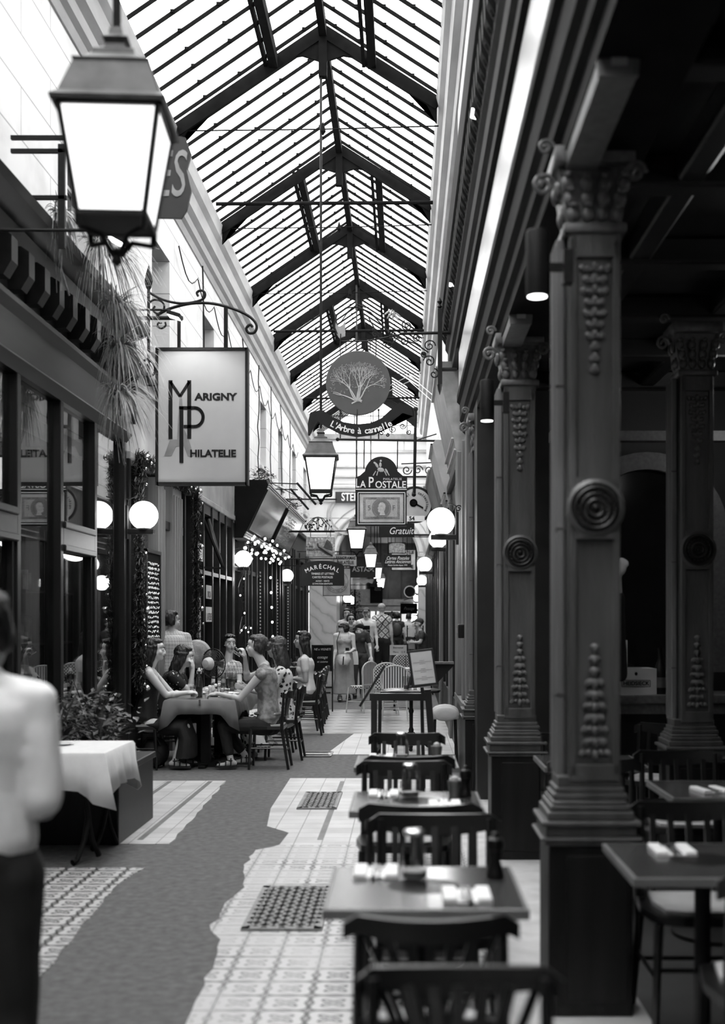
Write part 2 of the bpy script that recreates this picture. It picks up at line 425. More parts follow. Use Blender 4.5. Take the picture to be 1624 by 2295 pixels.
# right upper wall and gutter
for a in ((.62, 1.0, Y0, 13.9, 4.9, 8.1), (WRF, 1.1, 13.9, Y1, 3.4, 8.1)):
    wr = MB(); wr.box(*a); struct(obj('wall_right', wr, coursed))
gr = MB(); gr.prism([(1.0, 7.5), (.6, 7.5), (.58, 7.62), (.5, 7.66), (.48, 7.82), (.42, 7.86), (.39, 7.97), (.44, 8.0), (1.0, 8.0)], Y1-Y0, 'xz', Y0)
struct(obj('trim_2', gr, zinc))
# ------------------------------------------------------------ glazed roof
XL, ZL, XR, ZR, XM, ZM = -2.78, 7.62, .42, 7.95, -.985, 8.85
roof = sroot('ceiling')
TR = [3.7+3.65*k for k in range(-2, 11)]
nb = 9
bars = MB(); laps = MB()
for k in range(len(TR)-1):
    a, b_ = TR[k], min(TR[k+1], Y1)
    if a >= Y1: break
    g = MB()
    for (x0, z0) in ((XL, ZL), (XR, ZR)):
        g.quad((x0, a, z0+.03), (x0, b_, z0+.03), (XM, b_, ZM+.03), (XM, a, ZM+.03))
    obj('roof_glass', g, roofglass, roof)
    bars = MB()
    for i in range(nb):
        y = a+(b_-a)*(i+.5)/nb
        for (x0, z0) in ((XL, ZL), (XR, ZR)):
            bars.bar((x0, y, z0), (XM, y, ZM), .019, .04)
            for t in (.22, .45, .68, .88):   # overlapping pane edges
                px_, pz_ = x0+(XM-x0)*t, z0+(ZM-z0)*t
                if rnd.random() < .8: bars.box(px_-.022, px_+.014, y-.022, y+.022, pz_-.005, pz_+.03)
    obj('glazing_bars', bars, roofiron, roof)
for k, y in enumerate(TR):
    if y > Y1 or y < -4: continue
    t = MB()
    for (x0, z0) in ((XL, ZL), (XR, ZR)):
        t.bar((x0, y, z0-.05), (XM, y, ZM-.06), .07, .15)
        s = 1 if x0 > XM else -1
        # curved foot bracket and apex gusset
        t.prism([(x0-s*.02, z0-.1), (x0-s*.45, z0-.1+.28), (x0-s*.18, z0+.02), (x0-s*.02, z0-.28)], .04, 'xz', y-.02)
        t.prism([(XM, ZM-.05), (XM+s*.5, ZM-.4), (XM+s*.25, ZM-.36), (XM+s*.06, ZM-.42), (XM, ZM-.52)], .04, 'xz', y-.02)
    t.box(XM-.05, XM+.05, y-.05, y+.05, ZM-.62, ZM-.1)
    obj('roof_truss', t, roofiron, roof)
    rd = MB(); rd.tube([(XL+.05, y, ZL-.04), (XM, y, ZL-.02), (XR, y, ZL+.02)], .009, 5); rd.lathe([(.0, -.08), (.035, -.03), (.02, .04), (.0, .1)], (XM, y, ZL-.02), 8)
    obj('tie_rod', rd, roofiron, roof)
for y in (2.9, 17.5, 25.2, 32.8):
    rd = MB(); rd.tube([(XL+.05, y, ZL+.06), (XR, y, ZL+.08)], .028, 8); obj('tie_beam', rd, roofiron, roof)
rb = MB(); rb.box(XM-.045, XM+.045, -4, Y1, ZM-.14, ZM+.02); obj('ridge_beam', rb, roofiron, roof)
for (a, b_) in ((11.0, 14.65), (18.3, 21.95), (25.6, 29.25), (32.9, 36.55)):    # raised ventilation lights beside the ridge
    v = MB()
    for x in (-1.58, -.39):
        v.box(x-.05, x+.05, a, b_, ZM-.52, ZM-.36); v.box(x-.12, x-.08, a, b_, ZM-.5, ZM-.4)
    obj('lantern_frame', v, roofiron, roof)
# gable at the end of the glazed roof
gb = MB(); gb.box(XL, XR, Y1-.1, Y1, 7.5, 7.68)
for x in (-2.2, -1.6, -1.0, -.4, .1): gb.box(x-.03, x+.03, Y1-.08, Y1-.02, 7.6, 8.2+.3*(1-abs(x+1)))
for z in (7.95, 8.25): gb.box(XL+.3, XR-.1, Y1-.08, Y1-.03, z-.02, z+.02)
obj('gable_frame', gb, dmetal, roof)
# end wall with the arch
ew = MB(); ax_, az_, ar_ = -.85, 3.7, 1.3
n = 24; arc = [(ax_+ar_*math.cos(PI*k/n), az_+ar_*math.sin(PI*k/n)) for k in range(n+1)]
for k in range(n):
    (xa, za), (xb, zb) = arc[k], arc[k+1]
    ew.prism([(xa, za), (xb, zb), (xb, 7.6), (xa, 7.6)], .5, 'xz', Y1)
ew.box(-3.3, ax_-ar_, Y1, Y1+.5, 3.5, 7.6); ew.box(ax_+ar_, 1.1, Y1, Y1+.5, 3.5, 7.6)
struct(obj('wall_end', ew, coursed_x))
mo = MB()
for (r0, w_, dy) in ((1.33, .05, .06), (1.52, .09, .1), (1.75, .03, .04)):
    pts = [(ax_+r0*math.cos(PI*k/28), Y1-dy/2, az_+r0*math.sin(PI*k/28)) for k in range(29)]
    mo.tube(pts, w_/2, 6)
for z in (5.5, 5.95, 6.3, 6.62, 7.1): mo.box(-3.0, .7, Y1-.06, Y1, z-.03, z+.03)
struct(obj('trim_3', mo, stone))
rg = MB(); pts = [(-1.85+.62*math.cos(2*PI*k/30), Y1-.03, 5.05+.62*math.sin(2*PI*k/30)) for k in range(31)]; rg.tube(pts, .03, 5)
pts = [(-1.85+.52*math.cos(2*PI*k/30), Y1-.03, 5.05+.52*math.sin(2*PI*k/30)) for k in range(31)]; rg.tube(pts, .02, 5)
struct(obj('trim_4', rg, stone))
# marble piers at the arch
for x0, x1 in ((-2.95, -2.1), (.45, .9)):
    p = MB(); p.box(x0, x1, Y1-1.6, Y1+.4, .15, 3.7)
    for k in range(3): p.box(x0-.03, x1+.03, Y1-1.64, Y1+.42, 3.5+.06*k, 3.53+.06*k)
    struct(obj('wall_end', p, marble))
# the lower passage beyond the arch
farw = mk('far_wall', .03, .6, var=.6, scale=1.2)
for a in ((-3.0, -2.1, 39.5, 76, .1, 5.2), (.7, 1.6, 39.5, 76, .1, 5.2), (-3, 1.6, 39.5, 76, 5.2, 5.4)):
    fp = MB(); fp.box(*a); struct(obj('wall_far', fp, farw))
fe = MB(); fe.box(-2.6, 1.2, 75, 75.4, 2.9, 5.2); struct(obj('wall_far', fe, mk('far_end', .17, .7)))
fe = MB(); fe.box(-2.6, 1.2, 76.5, 76.6, .15, 3.1); struct(obj('wall_far', fe, mk('far_shop_light', .6, .7, emit=.55)))
fe = MB()
for x in (-2.3, -1.75, -1.3, -.75, -.2, .3, .62): fe.box(x-.05, x+.05, 75, 75.1, .15, 2.9)
fe.box(-2.4, .8, 75, 75.1, .15, .9); fe.box(-2.4, .8, 75, 75.1, 2.45, 2.55)
for z in (3.0, 3.35): fe.box(-2.5, .9, 74.85, 75, z, z+.08)
struct(obj('trim_5', fe, iron))
# added unseen wall behind the camera, keeps flat light from behind out
wb = MB(); wb.box(-3.3, 4.3, Y0-.3, Y0, 0, 9); struct(obj('back_light_blocker', wb, coursed_x))
# ------------------------------------------------------------ left shop fronts
def glassbox(name, y0, y1, z0, z1, x, parent, th=.012, m=None):
    g = MB(); g.box(x-th, x, y0, y1, z0, z1); return obj(name, g, m or shopglass, parent)
# near shop (window_20): mullions, transom, mirror-like glass, entablature with dentils
sf = sroot('window_20', (WL, 9.8, 0))
ys_ = [3.4, 4.55, 5.7, 6.85, 8.0, 9.15, 10.3, 11.43, 12.64]
fr = MB()
for y in ys_: fr.box(-.08, .03, y-9.8-.045, y-9.8+.045, 0, 3.5, bev=.008)
fr.box(-.08, .04, 3.4-9.8, 12.7-9.8, 0, .5); fr.box(-.06, .05, 3.4-9.8, 12.7-9.8, .5, .56, bev=.01)
obj('window_frame', fr, darkwood, sf)
tr = MB()
for i in range(len(ys_)-1):
    if i in (1, 4, 6):
        a, b_ = ys_[i]-9.8+.045, ys_[i+1]-9.8-.045
        tr.box(-.05, .05, a, b_, 2.42, 2.48, bev=.012); tr.box(-.04, .03, a, b_, 2.28, 2.42); tr.box(-.05, .05, a, b_, 2.22, 2.28, bev=.012)
        for y in (a+.03, b_-.03): tr.box(-.04, .01, y-.03, y+.03, .5, 2.28)
obj('transom', tr, darkwood, sf)
glassbox('pane', -6.4, 2.86, .5, 3.5, -.03, sf)
en = MB(); en.prism([(-3.3, 3.5), (-2.92, 3.5), (-2.86, 3.58), (-2.9, 3.62), (-2.9, 3.9), (-2.84, 3.96), (-2.84, 4.0), (-2.95, 4.02), (-2.98, 4.35), (-2.9, 4.4), (-2.86, 4.55), (-2.7, 4.62), (-2.68, 4.69), (-3.3, 4.69)], 15.9, 'xz', -3.2)
for k in range(40):
    y = -3+k*.4; en.box(-2.99, -2.86, y, y+.14, 4.1, 4.42); en.prism([(-2.86, 4.1), (-2.8, 4.2), (-2.8, 4.38), (-2.86, 4.42)], .14, 'xz', y)
struct(obj('trim_6', en, mk('entablature_wood', .011, .4, var=.5, scale=4, stretch=(3,.4,3), spec=.25)))
# interior of the near shop
def interior(y0, y1, x0, x1, z1, m, name='wall_inner'):
    r = MB(); r.box(x0-.1, x0, y0, y1, 0, z1); r.box(x0, x1, y0-.06, y0, 0, z1); r.box(x0, x1, y1, y1+.06, 0, z1); r.box(x0, x1, y0, y1, z1, z1+.05)
    return struct(obj(name, r, m))
inwall = mk('inner_wall', .03, .7, var=.8, scale=1.5)
interior(-3.8, 12.85, -5.6, -3.06, 3.48, inwall)
# near shop cannot be entered: shelves with pale goods seen through the glass
rs = random.Random(11)
for k in range(5):
    y = 8.2+k*1.0
    sh = empty('display_shelf', (-3.6, y, 0), 'rack of small pale goods inside the near left shop, the one %s' % ['closest to the camera', 'second from the camera', 'in the middle', 'beside the transom window', 'nearest the garlanded doorway'][k], 'shelf')
    b = MB()
    for z in (.9, 1.4, 1.9, 2.4): b.box(-.15, .15, -.4, .4, z-.01, z+.01)
    for yy in (-.4, .4): b.box(-.14, .14, yy-.015, yy+.015, 0, 2.5)
    obj('rack', b, darkwood, sh)
    b = MB()
    for z in (.91, 1.41, 1.91):
        yy = -.34
        while yy < .3:
            w_ = rs.uniform(.05, .13); h_ = rs.uniform(.1, .3)
            if rs.random() < .8: b.box(-.08, .05, yy, yy+w_, z, z+h_)
            yy += w_+rs.uniform(.01, .06)
    tag(obj('goods', b, mk('goods_%d' % k, .3, .5, var=.7, scale=7), sh), kind='stuff')
lamp('POINT', 'shop_light', (-4.2, 9.5, 3.1), 10, .12); lamp('POINT', 'shop_light', (-4.2, 11.8, 3.1), 10, .12)

# fascia over the garlanded door (grey), pale stone pilaster
fa = MB(); fa.box(-3.3, -2.93, 12.7, 20.6, 3.36, 4.35); fa.box(-3.3, -2.88, 12.7, 20.6, 3.34, 3.42, bev=.01); fa.box(-3.3, -2.84, 12.7, 20.6, 4.35, 4.45, bev=.02); fa.box(-3.3, -2.9, 12.7, 20.6, 4.2, 4.24)
for y in (16.7, 20.5): fa.box(-3.0, -2.9, y, y+.12, 3.3, 4.4)
struct(obj('trim_7', fa, mk('fascia_grey', .26, .45, var=.3, scale=3)))
# door section 12.75 - 16.6
ds = sroot('door_1', (WL, 14.6, 0))
d = MB()
for y in (12.72, 13.35): d.box(-.1, .05, y-14.6, y-14.6+.09, 0, 3.36)
for y in (14.12, 15.15):     # pale grooved door posts
    pass
d.box(-.1, .04, -1.9, -.5, 0, .55); d.box(-.1, .04, 1.35, 2.0, 0, .55)
for y in (15.95, 16.55): d.box(-.1, .05, y-14.6, y-14.6+.09, 0, 3.36)
d.box(-.08, .03, -.4, 1.4, 2.75, 2.85)
obj('door_frame', d, darkwood, ds)
pp = MB()
for (a, b_) in ((14.05, 14.5), (15.05, 15.65)):
    pp.box(-.12, .06, a-14.6, b_-14.6, .0, 3.3)
    nf = 4
    for k in range(nf):
        y = a-14.6+(b_-a)*(k+.5)/nf; pp.box(.05, .085, y-.035, y+.035, .2, 3.2, bev=.01)
obj('door_post', pp, greypaint, ds)
glassbox('pane', -1.85, -.55, .55, 3.34, -.03, ds); glassbox('pane', 1.05, 2.0, .55, 3.34, -.03, ds)
interior(12.95, 16.6, -4.6, -3.09, 3.34, inwall, 'wall_inner')
lamp('POINT', 'shop_light', (-3.9, 14.7, 2.9), 12, .1)
# chalk menu board on the near side of the door
mbd = empty('menu_board', (-2.86, 13.75, 1.35), 'tall black chalk menu board covered with white handwriting beside the garlanded doorway', 'menu board', rz=PI/2)
b = MB(); b.box(-.36, .36, 0, .03, 0, 1.05); obj('panel', b, blackm, mbd)
fb_ = MB()
for x in (-.38, .38): fb_.box(x-.02, x+.02, -.012, .035, -.02, 1.07)
for z in (-.02, 1.06): fb_.box(-.4, .4, -.012, .035, z-.02, z+.02)
obj('frame', fb_, darkwood, mbd)
sc_ = MB(); rr = random.Random(5)
for i in range(16):
    z = .92-i*.055; x = -.3
    while x < .28:
        w_ = rr.uniform(.03, .09)
        pts = [(x+w_*k/4, -.004, z+rr.uniform(-.016, .016)) for k in range(5)]
        sc_.tube(pts, .0045, 4); x += w_+.018
tag(obj('chalk_writing', sc_, white, mbd))
# windows between 16.6 and 20.6 (tall dark frames, opening sash)
w2 = sroot('window_21', (WL, 18.6, 0)); f = MB()
for y in (16.65, 17.5, 18.3, 19.0, 19.7, 20.45): f.box(-.08, .05, y-18.6-.05, y-18.6+.05, 0, 3.34, bev=.01)
f.box(-.08, .04, -2, 2, 0, .6); f.box(-.06, .04, -2, 2, 2.3, 2.36); f.box(-.08, .03, -2, 2, 3.2, 3.34)
obj('window_frame', f, darkwood, w2); glassbox('pane', -2, 1.9, .6, 3.3, -.03, w2)
f = MB(); f.bar((.02, -1.1, 3.15), (.28, -.8, 2.4), .03, .03); f.bar((.28, -.8, 2.4), (.02, -.5, 3.15), .03, .03); f.bar((.02, -1.1, 2.4), (.28, -.8, 2.4), .03, .03); obj('open_sash', f, darkwood, w2)
interior(16.66, 20.5, -4.6, -3.09, 3.34, inwall)
lamp('POINT', 'shop_light', (-3.8, 18.5, 2.9), 14, .1)
# posters and lettering on those panes
def sheet(name, x, y, z, w, h, m, label, cat='poster', txt=None, ts=.05, tm=None, group=None, side=1):
    r = empty(name, (x, y, z), label, cat, group, rz=PI/2*side)
    b = MB(); b.box(-w/2, w/2, -.006, .004, -h/2, h/2); obj('sheet', b, m, r)
    if txt:
        for i, l in enumerate(txt.split('|')): text('lettering', l, ts, tm or black, r, (0, -.008, h/2-ts*1.0-i*ts*1.25), .001, sx=.8)
    return r
sheet('poster', -2.9, 17.05, 1.55, .22, .8, mk('poster_grey', .35, .6, var=.6, scale=9), 'narrow pale poster taped to the shop window right of the garland')
sheet('window_sign', -2.9, 17.9, 1.72, .5, .22, mk('sign_white', .6, .6), 'white window sign with dark letters ending in ...ATELIE', 'sign', 'LATELIE', .15)
sheet('window_sign', -2.9, 17.9, 2.05, .46, .2, mk('sign_white2', .5, .6), 'upper white window sign with dark letters above the ...ATELIE one', 'sign', 'URCIA', .14)
sheet('poster', -2.9, 17.1, 2.6, .5, .25, mk('poster_pale', .55, .6, var=.3, scale=15), 'torn pale sticker high on the shop window beside the garland')
# dark shop fronts 20.6 - 37.4 with bays
ws = sroot('window_22', (WL, 29, 0)); f = MB(); y = 20.6
rr = random.Random(8)
while y < 37.3:
    f.box(-.1, .04+rr.choice((0, .05)), y-29, y-29+.12, 0, 3.5); y += rr.choice((.55, .8, 1.1, .9))
f.box(-.12, .06, -8.4, 8.4, 0, .65); f.box(-.12, .06, -8.4, 8.4, 3.3, 3.5); f.box(-.12, .02, -8.4, 8.4, 2.5, 2.58)
obj('window_frame', f, darkwood, ws); glassbox('pane', -8.4, 8.4, .6, 3.3, -.03, ws)
interior(20.6, 37.3, -4.4, -3.09, 3.4, inwall)
for y in (23, 28, 33): lamp('POINT', 'shop_light', (-3.7, y, 2.9), 12, .1)
fa = MB(); fa.box(-3.2, -2.95, 20.6, 37.5, 3.5, 4.0); fa.box(-3.2, -2.85, 20.6, 37.5, 4.0, 4.1)
struct(obj('trim_8', fa, darkwood))
# small vertical strips of pale lettering / lights seen on the dark fronts
st = MB()
for (y, z0, z1) in ((21.7, 1.0, 2.5), (24.2, .9, 2.6), (24.8, 1.0, 2.4), (27.5, 1.0, 2.6), (30, .9, 2.5)):
    z = z0
    while z < z1: st.box(-2.9, -2.885, y, y+.1, z, z+.035); z += .07
struct(obj('trim_9', st, ltpaint))

# ------------------------------------------------------------ right side: entablature over the columns
ent = MB(); prof = [(1.0, 3.55), (.66, 3.55), (.66, 3.63), (.63, 3.66), (.63, 3.74), (.6, 3.78), (.6, 3.95), (.57, 3.98), (.57, 4.05), (1.0, 4.05)]
ent.prism(prof, 16.2, 'xz', -3.2); trimwood = mk('trim_wood', .008, .75, var=.5, scale=6, spec=.08); struct(obj('trim_10', ent, trimwood))
sb_ = MB(); sb_.prism([(1.0, 4.05), (.6, 4.05), (.59, 4.08), (.59, 4.52), (.6, 4.56), (1.0, 4.56)], 16.2, 'xz', -3.2)
struct(obj('trim_11', sb_, mk('signband_enamel', .4, .22, var=.12, scale=1.5, stretch=(1,.3,1))))
cor = MB(); cor.prism([(1.0, 4.56), (.56, 4.56), (.56, 4.66), (.53, 4.7), (.53, 4.85), (.5, 4.9), (.5, 5.2), (.44, 5.25), (.42, 5.42), (.46, 5.46), (1.0, 5.46)], 17.8, 'xz', -3.2)
for k in range(90):    # rope-like carved brackets
    y = -3+k*.195
    cor.prism([(.5, 4.92), (.455, 5.0), (.45, 5.15), (.47, 5.2), (.5, 5.2)], .1, 'xz', y)
    cor.ell((.5, y+.05, 4.98), (.035, .06, .05), 6, 5)
struct(obj('trim_12', cor, mk('carved_cornice', .007, .7, var=.6, scale=10, spec=.12)))
# pilasters closing the colonnade and the panelled wood front up to 13.9
pn = MB()
pn.box(.66, .95, 11.5, 13.9, .0, 3.55)
for (a, b_, x) in ((11.62, 11.8, .6), (12.05, 12.3, .62), (12.5, 12.62, .6), (13.3, 13.75, .585)):
    pn.box(x, .8, a, b_, .8, 3.5, bev=.012)
pn.box(.58, .8, 11.5, 13.9, .74, .8)
struct(obj('wall_right', pn, woodmid))
pn = MB(); pn.box(.61, .8, 11.5, 13.9, 0, .74); struct(obj('baseboard_right', pn, darkwood))
# shop fronts beyond 13.9 on the right
w3 = sroot('window_30', (WRF, 26, 0)); f = MB(); y = 13.95; rr = random.Random(21)
while y < 38: f.box(-.06, .1, y-26, y-26+.14, 0, 3.3); y += rr.choice((.7, .95, 1.2, 1.4))
f.box(-.06, .12, -12.1, 12.1, 0, .6); f.box(-.06, .12, -12.1, 12.1, 3.1, 3.4); f.box(-.12, .12, -12.1, 12.1, 3.4, 3.5)
obj('window_frame', f, darkwood, w3); glassbox('pane', -12, 12, .6, 3.1, .06, w3)
for (a, b_) in ((14.0, 14.9), (16.6, 17.2), (21, 21.8)):
    p = MB(); p.box(-.09, .1, a-26, b_-26, 0, 3.3); obj('door_post', p, woodmid, w3)
interior(13.95, 38, 1.9, 2.0, 3.4, inwall)
ib = MB(); ib.box(.8, 1.9, 13.9, 13.95, 0, 3.4); struct(obj('wall_inner', ib, inwall))
# far pale boards and blind boxes on the upper right
# ------------------------------------------------------------ restaurant interior on the right
ri = MB(); ri.box(4.2, 4.3, -3.5, 12.5, 0, 3.9); ri.box(.66, 4.3, 10.9, 11.5, 0, 3.9); ri.box(.66, 4.3, -3.6, -3.5, 0, 3.9)
struct(obj('wall_inner', ri, mk('restaurant_wall', .01, .5, var=.6, scale=4)))
rc = MB(); rc.box(.7, 4.3, -3.5, 11.5, 3.85, 3.95)
for k in range(12): rc.box(.7, 4.2, -3+k*1.25, -2.84+k*1.25, 3.7, 3.86, bev=.02)
for x in (1.3, 2.1, 2.9, 3.7): rc.box(x, x+.14, -3.5, 11.5, 3.72, 3.86, bev=.02)
struct(obj('ceiling', rc, mk('coffered_wood', .01, .35, var=.6, scale=5)))
# back wall features behind the near column: arched mirror, counter
am = struct(sroot('window_31', (2.0, 9.9, 0))); 
f = MB(); n = 20
R1, R2, cz = .52, .66, 2.35
for k in range(n):
    a, b_ = PI*k/n, PI*(k+1)/n
    f.prism([(R1*math.cos(a), cz+R1*math.sin(a)), (R2*math.cos(a), cz+R2*math.sin(a)), (R2*math.cos(b_), cz+R2*math.sin(b_)), (R1*math.cos(b_), cz+R1*math.sin(b_))], .08, 'xz', 0)
for s in (-1, 1): f.box(s*R1, s*R2, 0, .08, 1.2, cz)
f.box(-.8, .8, -.03, .1, 3.1, 3.18)
obj('window_frame', f, woodlt, am)
g = MB(); g.box(-R1, R1, .06, .07, 1.2, cz)
for k in range(n):
    a, b_ = PI*k/n, PI*(k+1)/n
    g.prism([(0, cz), (R1*math.cos(a), cz+R1*math.sin(a)), (R1*math.cos(b_), cz+R1*math.sin(b_))], .01, 'xz', .06)
obj('pane', g, mk('dark_mirror', .01, .08), am)
lamp('POINT', 'bar_light', (2.9, 8.5, 3.3), 12, .15); lamp('POINT', 'bar_light', (2.6, 4.2, 3.4), 6, .15)
# ------------------------------------------------------------ carved columns of the colonnade
def leaf_blob(b, x, z, y, s, a=0):
    b.ell((x, y, z), (.011*s, .009, .02*s), 6, 5, Matrix.Rotation(a, 3, 'Y'))
def spray(b, z0, z1, y, w, up, rr):
    """a tapering cluster of carved leaves between z0 (wide end) and z1 (tip)"""
    n = 10
    for k in range(n):
        t = k/(n-1); z = z0+(z1-z0)*t; ww = w*(1-t*.75)*(1-.25*(k % 2))
        b.ell((0, y-.006, z), (.014, .012, .022), 6, 5)
        for s in (-1, 1):
            b.ell((s*ww*.45, y-.003, z+up*.008), (.017, .011, .013), 6, 5, Matrix.Rotation(s*up*.6, 3, 'Y'))
            if t < .75:
                b.ell((s*ww*.9, y-.002, z+up*.004), (.014, .011, .018), 6, 5, Matrix.Rotation(-s*up*.5, 3, 'Y'))
                b.tube([(s*ww*.5, y, z), (s*ww*.8, y-.004, z+up*.02), (s*ww*1.0, y, z+up*.006)], .004, 4)
    b.tube([(0, y, z0), (0, y, z1)], .005, 5)
def make_column(loc, label, group):
    r = empty('column', loc, label, 'column', group)
    # local: x from -.105..+.105 front pier, y=0 front face of shaft going back
    b = MB(); b.box(-.2, .145, -.09, .24, 0, .70, bev=.008); b.box(-.13, .125, -.10, -.088, .06, .66, bev=.005); obj('plinth', b, darkwood, r)
    b = MB()
    for (e, z0, z1) in ((.02, .70, .72), (.035, .72, .735), (.012, .735, .78), (.03, .78, .80), (.004, .80, .835), (-.008, .835, .86), (-.02, .86, .875)):
        b.box(-.2-e, .145+e, -.09-e, .24, z0, z1, bev=.006)
    for (e, z0, z1) in ((.03, .875, .9), (.018, .9, .925), (.008, .925, .97)): b.box(-.145-e, .105+e, -.0-e, .2, z0, z1, bev=.005)
    obj('base_moulding', b, wood, r)
    b = MB()
    b.box(-.105, .105, 0, .2, .95, 3.22)                           # pier
    b.box(-.12, -.1, .085, .2, .95, 3.22)
    for x in (-.105, .075): b.box(x, x+.03, -.016, .0, .97, 3.2, bev=.005)    # raised stiles
    b.box(-.105, .105, -.016, 0, .95, 1.02, bev=.004); b.box(-.105, .105, -.016, 0, 3.12, 3.22, bev=.004)
    for z in (1.3, 2.0, 2.6): b.box(-.153, -.11, .068, .16, z, z+.008)
    obj('shaft', b, wood, r)
    b = MB(); b.box(-.15, -.115, .07, .23, .95, 3.22, bev=.006)
    for y in (.1, .15, .2): b.box(-.158, -.14, y-.008, y+.008, .98, 3.2, bev=.003)
    obj('lit_side_strip', b, woodmid, r)  # paler wood than the shaft: light from the passage put into its colour
    b = MB(); rr = random.Random(1)
    spray(b, 1.06, 1.5, -.004, .06, 1, rr); spray(b, 3.08, 2.66, -.004, .06, -1, rr)
    obj('leaf_carving', b, woodlt, r, True)
    b = MB()
    b.lathe([(.118, -.018), (.122, -.03), (.105, -.04), (.098, -.03), (.095, -.01)], (0, 0, 2.08), 32, 'y')
    b.box(-.078, .078, -.03, 0, 1.955, 2.205)
    obj('roundel_plate', b, wood, r, True)
    b = MB()
    for (r0, w_) in ((.084, .010), (.06, .008), (.034, .010)):
        b.tube([(r0*math.cos(2*PI*k/28), -.038, 2.08+r0*math.sin(2*PI*k/28)) for k in range(29)], w_, 6)
    for k in range(18): b.ell((.072*math.cos(2*PI*k/18), -.036, 2.08+.072*math.sin(2*PI*k/18)), (.008, .008, .008), 6, 4)
    b.ell((0, -.036, 2.08), (.018, .012, .018), 10, 6)
    obj('rosette', b, darkwood, r, True)
    b = MB(); b.box(-.13, .13, -.03, .22, 3.22, 3.26, bev=.008); b.box(-.17, .16, -.06, .26, 3.5, 3.57, bev=.01)
    b.prism([(-.11, 3.26), (.11, 3.26), (.15, 3.5), (-.15, 3.5)], .2, 'xz', -.0)
    for x in (-.09, -.03, .03, .09):
        for z, s in ((3.30, 1), (3.36, 1.15), (3.42, 1.3)):
            b.ell((x*s, -.012-.02*(s-1)*3, z), (.026, .018, .034), 8, 6); b.ell((x*s, -.035-.02*(s-1)*3, z+.03), (.017, .014, .012), 6, 5)
    for z, s in ((3.32, 1), (3.42, 1.2)):
        for y in (.06, .13): b.ell((-.12*s, y, z), (.02, .03, .04), 8, 6)
    b.spiral((-.2, 3.46), .05, 1.6, .011, y=.1); b.spiral((-.19, 3.62), .035, 1.4, .009, y=.1); b.spiral((.16, 3.46), .045, 1.6, .011, y=-.05)
    obj('capital', b, woodlt, r, True)
    return r
CX = .79
col1 = make_column((CX, 5.0, .006), 'large carved wooden column in the right foreground with a round rosette', 'columns of the right colonnade')
dup(col1, (CX, 8.23, .006), label='carved wooden column standing behind the nearest one, its black plinth in view')
dup(col1, (CX-.02, 11.35, .0), label='farthest carved wooden column, where the open colonnade meets the panelled wood front')
dup(col1, (1.92, 7.9, .006), label='dark carved column inside the restaurant at the right edge')

# ------------------------------------------------------------ hanging lanterns
def make_lantern(rod=5.3):
    r = empty('hanging_lantern', (0, 0, 0))
    A, B_ = .185, .125; zt, zb = 0.0, -.40                 # eave level 0
    corners_t = [(-A,-A),(A,-A),(A,A),(-A,A)]; corners_b = [(-B_,-B_),(B_,-B_),(B_,B_),(-B_,B_)]
    b = MB()
    for (xt, yt), (xb, yb) in zip(corners_t, corners_b): b.bar((xt, yt, zt), (xb, yb, zb), .018, .018)
    for c, z, w_ in ((corners_t, zt, .026), (corners_b, zb, .022)):
        for k in range(4): b.bar((*c[k], z), (*c[(k+1) % 4], z), w_, w_)
    obj('frame', b, iron, r)
    b = MB()
    for k in range(4):
        p = [(*corners_t[k], zt-.01), (*corners_t[(k+1) % 4], zt-.01), (*corners_b[(k+1) % 4], zb), (*corners_b[k], zb)]
        b.quad(*[(x*.985, y*.985, z) for x, y, z in p])
    obj('glass_pane', b, lanternglass, r)
    b = MB()
    b.lathe([(.30, 0), (.305, .015), (.265, .04), (.2, .17), (.205, .185), (.16, .2), (.115, .23), (.11, .25), (.06, .27), (.05, .29), (.07, .31), (.04, .33), (.03, .36)], (0,0,0), 4, mat=Matrix.Rotation(PI/4, 4, 'Z'))
    obj('roof', b, mk('lantern_roof', .055, .5, .3, var=.5, scale=9) if 'lantern_roof' not in MATS else MATS['lantern_roof'], r)
    b = MB()
    for (x, y) in corners_b:
        s = .9
        b.tube([(x, y, zb), (x*.95, y*.95, zb-.05), (x*.4, y*.4, zb-.06), (x*.12, y*.12, zb-.12)], .011, 6)
        b.tube([(x, y, zb), (x*1.05, y*1.05, zb-.05)], [.014, .003], 6)
    b.lathe([(.0, -.17), (.022, -.15), (.014, -.125), (.025, -.11), (.0, -.09)], (0,0,zb), 10)
    b.box(-B_, B_, -B_, B_, zb-.008, zb+.006)
    obj('bottom_scrolls', b, iron, r)
    b = MB(); b.tube([(0, 0, .33), (0, 0, rod)], .016, 8); obj('suspension_rod', b, iron, r)
    return r
lg = 'street lanterns hanging in a row from the glass roof'
lan = make_lantern(); lan.location = (-1.12, 4.7, 3.57)
tag(lan, 'big blurred hanging lantern close to the camera at upper left', 'lantern', lg); lan.rotation_euler.z = .06
lan2 = None
dup(lan, (-1.01, 14.65, 3.6), .04, label='hanging lantern just below the cinnamon tree sign, second nearest')
dup(lan, (-1.0, 25.4, 3.54), .05, label='hanging lantern beside the stamp sign, its roof against the white arch')
dup(lan, (-.99, 36.0, 3.62), .0, label='fourth hanging lantern, to the right of and lower than the one at the stamp sign')
for k, (y, z, l) in enumerate(((44.5, 3.58, 'partly hidden lantern behind the black script sign, upper one'), (51, 3.42, 'partly hidden lantern lower down behind the black script sign'), (56, 3.32, 'small distant hanging lantern above the patterned shirt'), (66, 3.05, 'farthest and lowest hanging lantern, on a long rod'))):
    pos = (-.99+.005*k if k < 3 else -.74, y, z)
    d = make_lantern(5.21-z); d.location = pos; tag(d, l, 'lantern', lg)
for o in (lan,): lamp('POINT', 'lantern_light', (0, 0, -.2), 8, .1, parent=o)

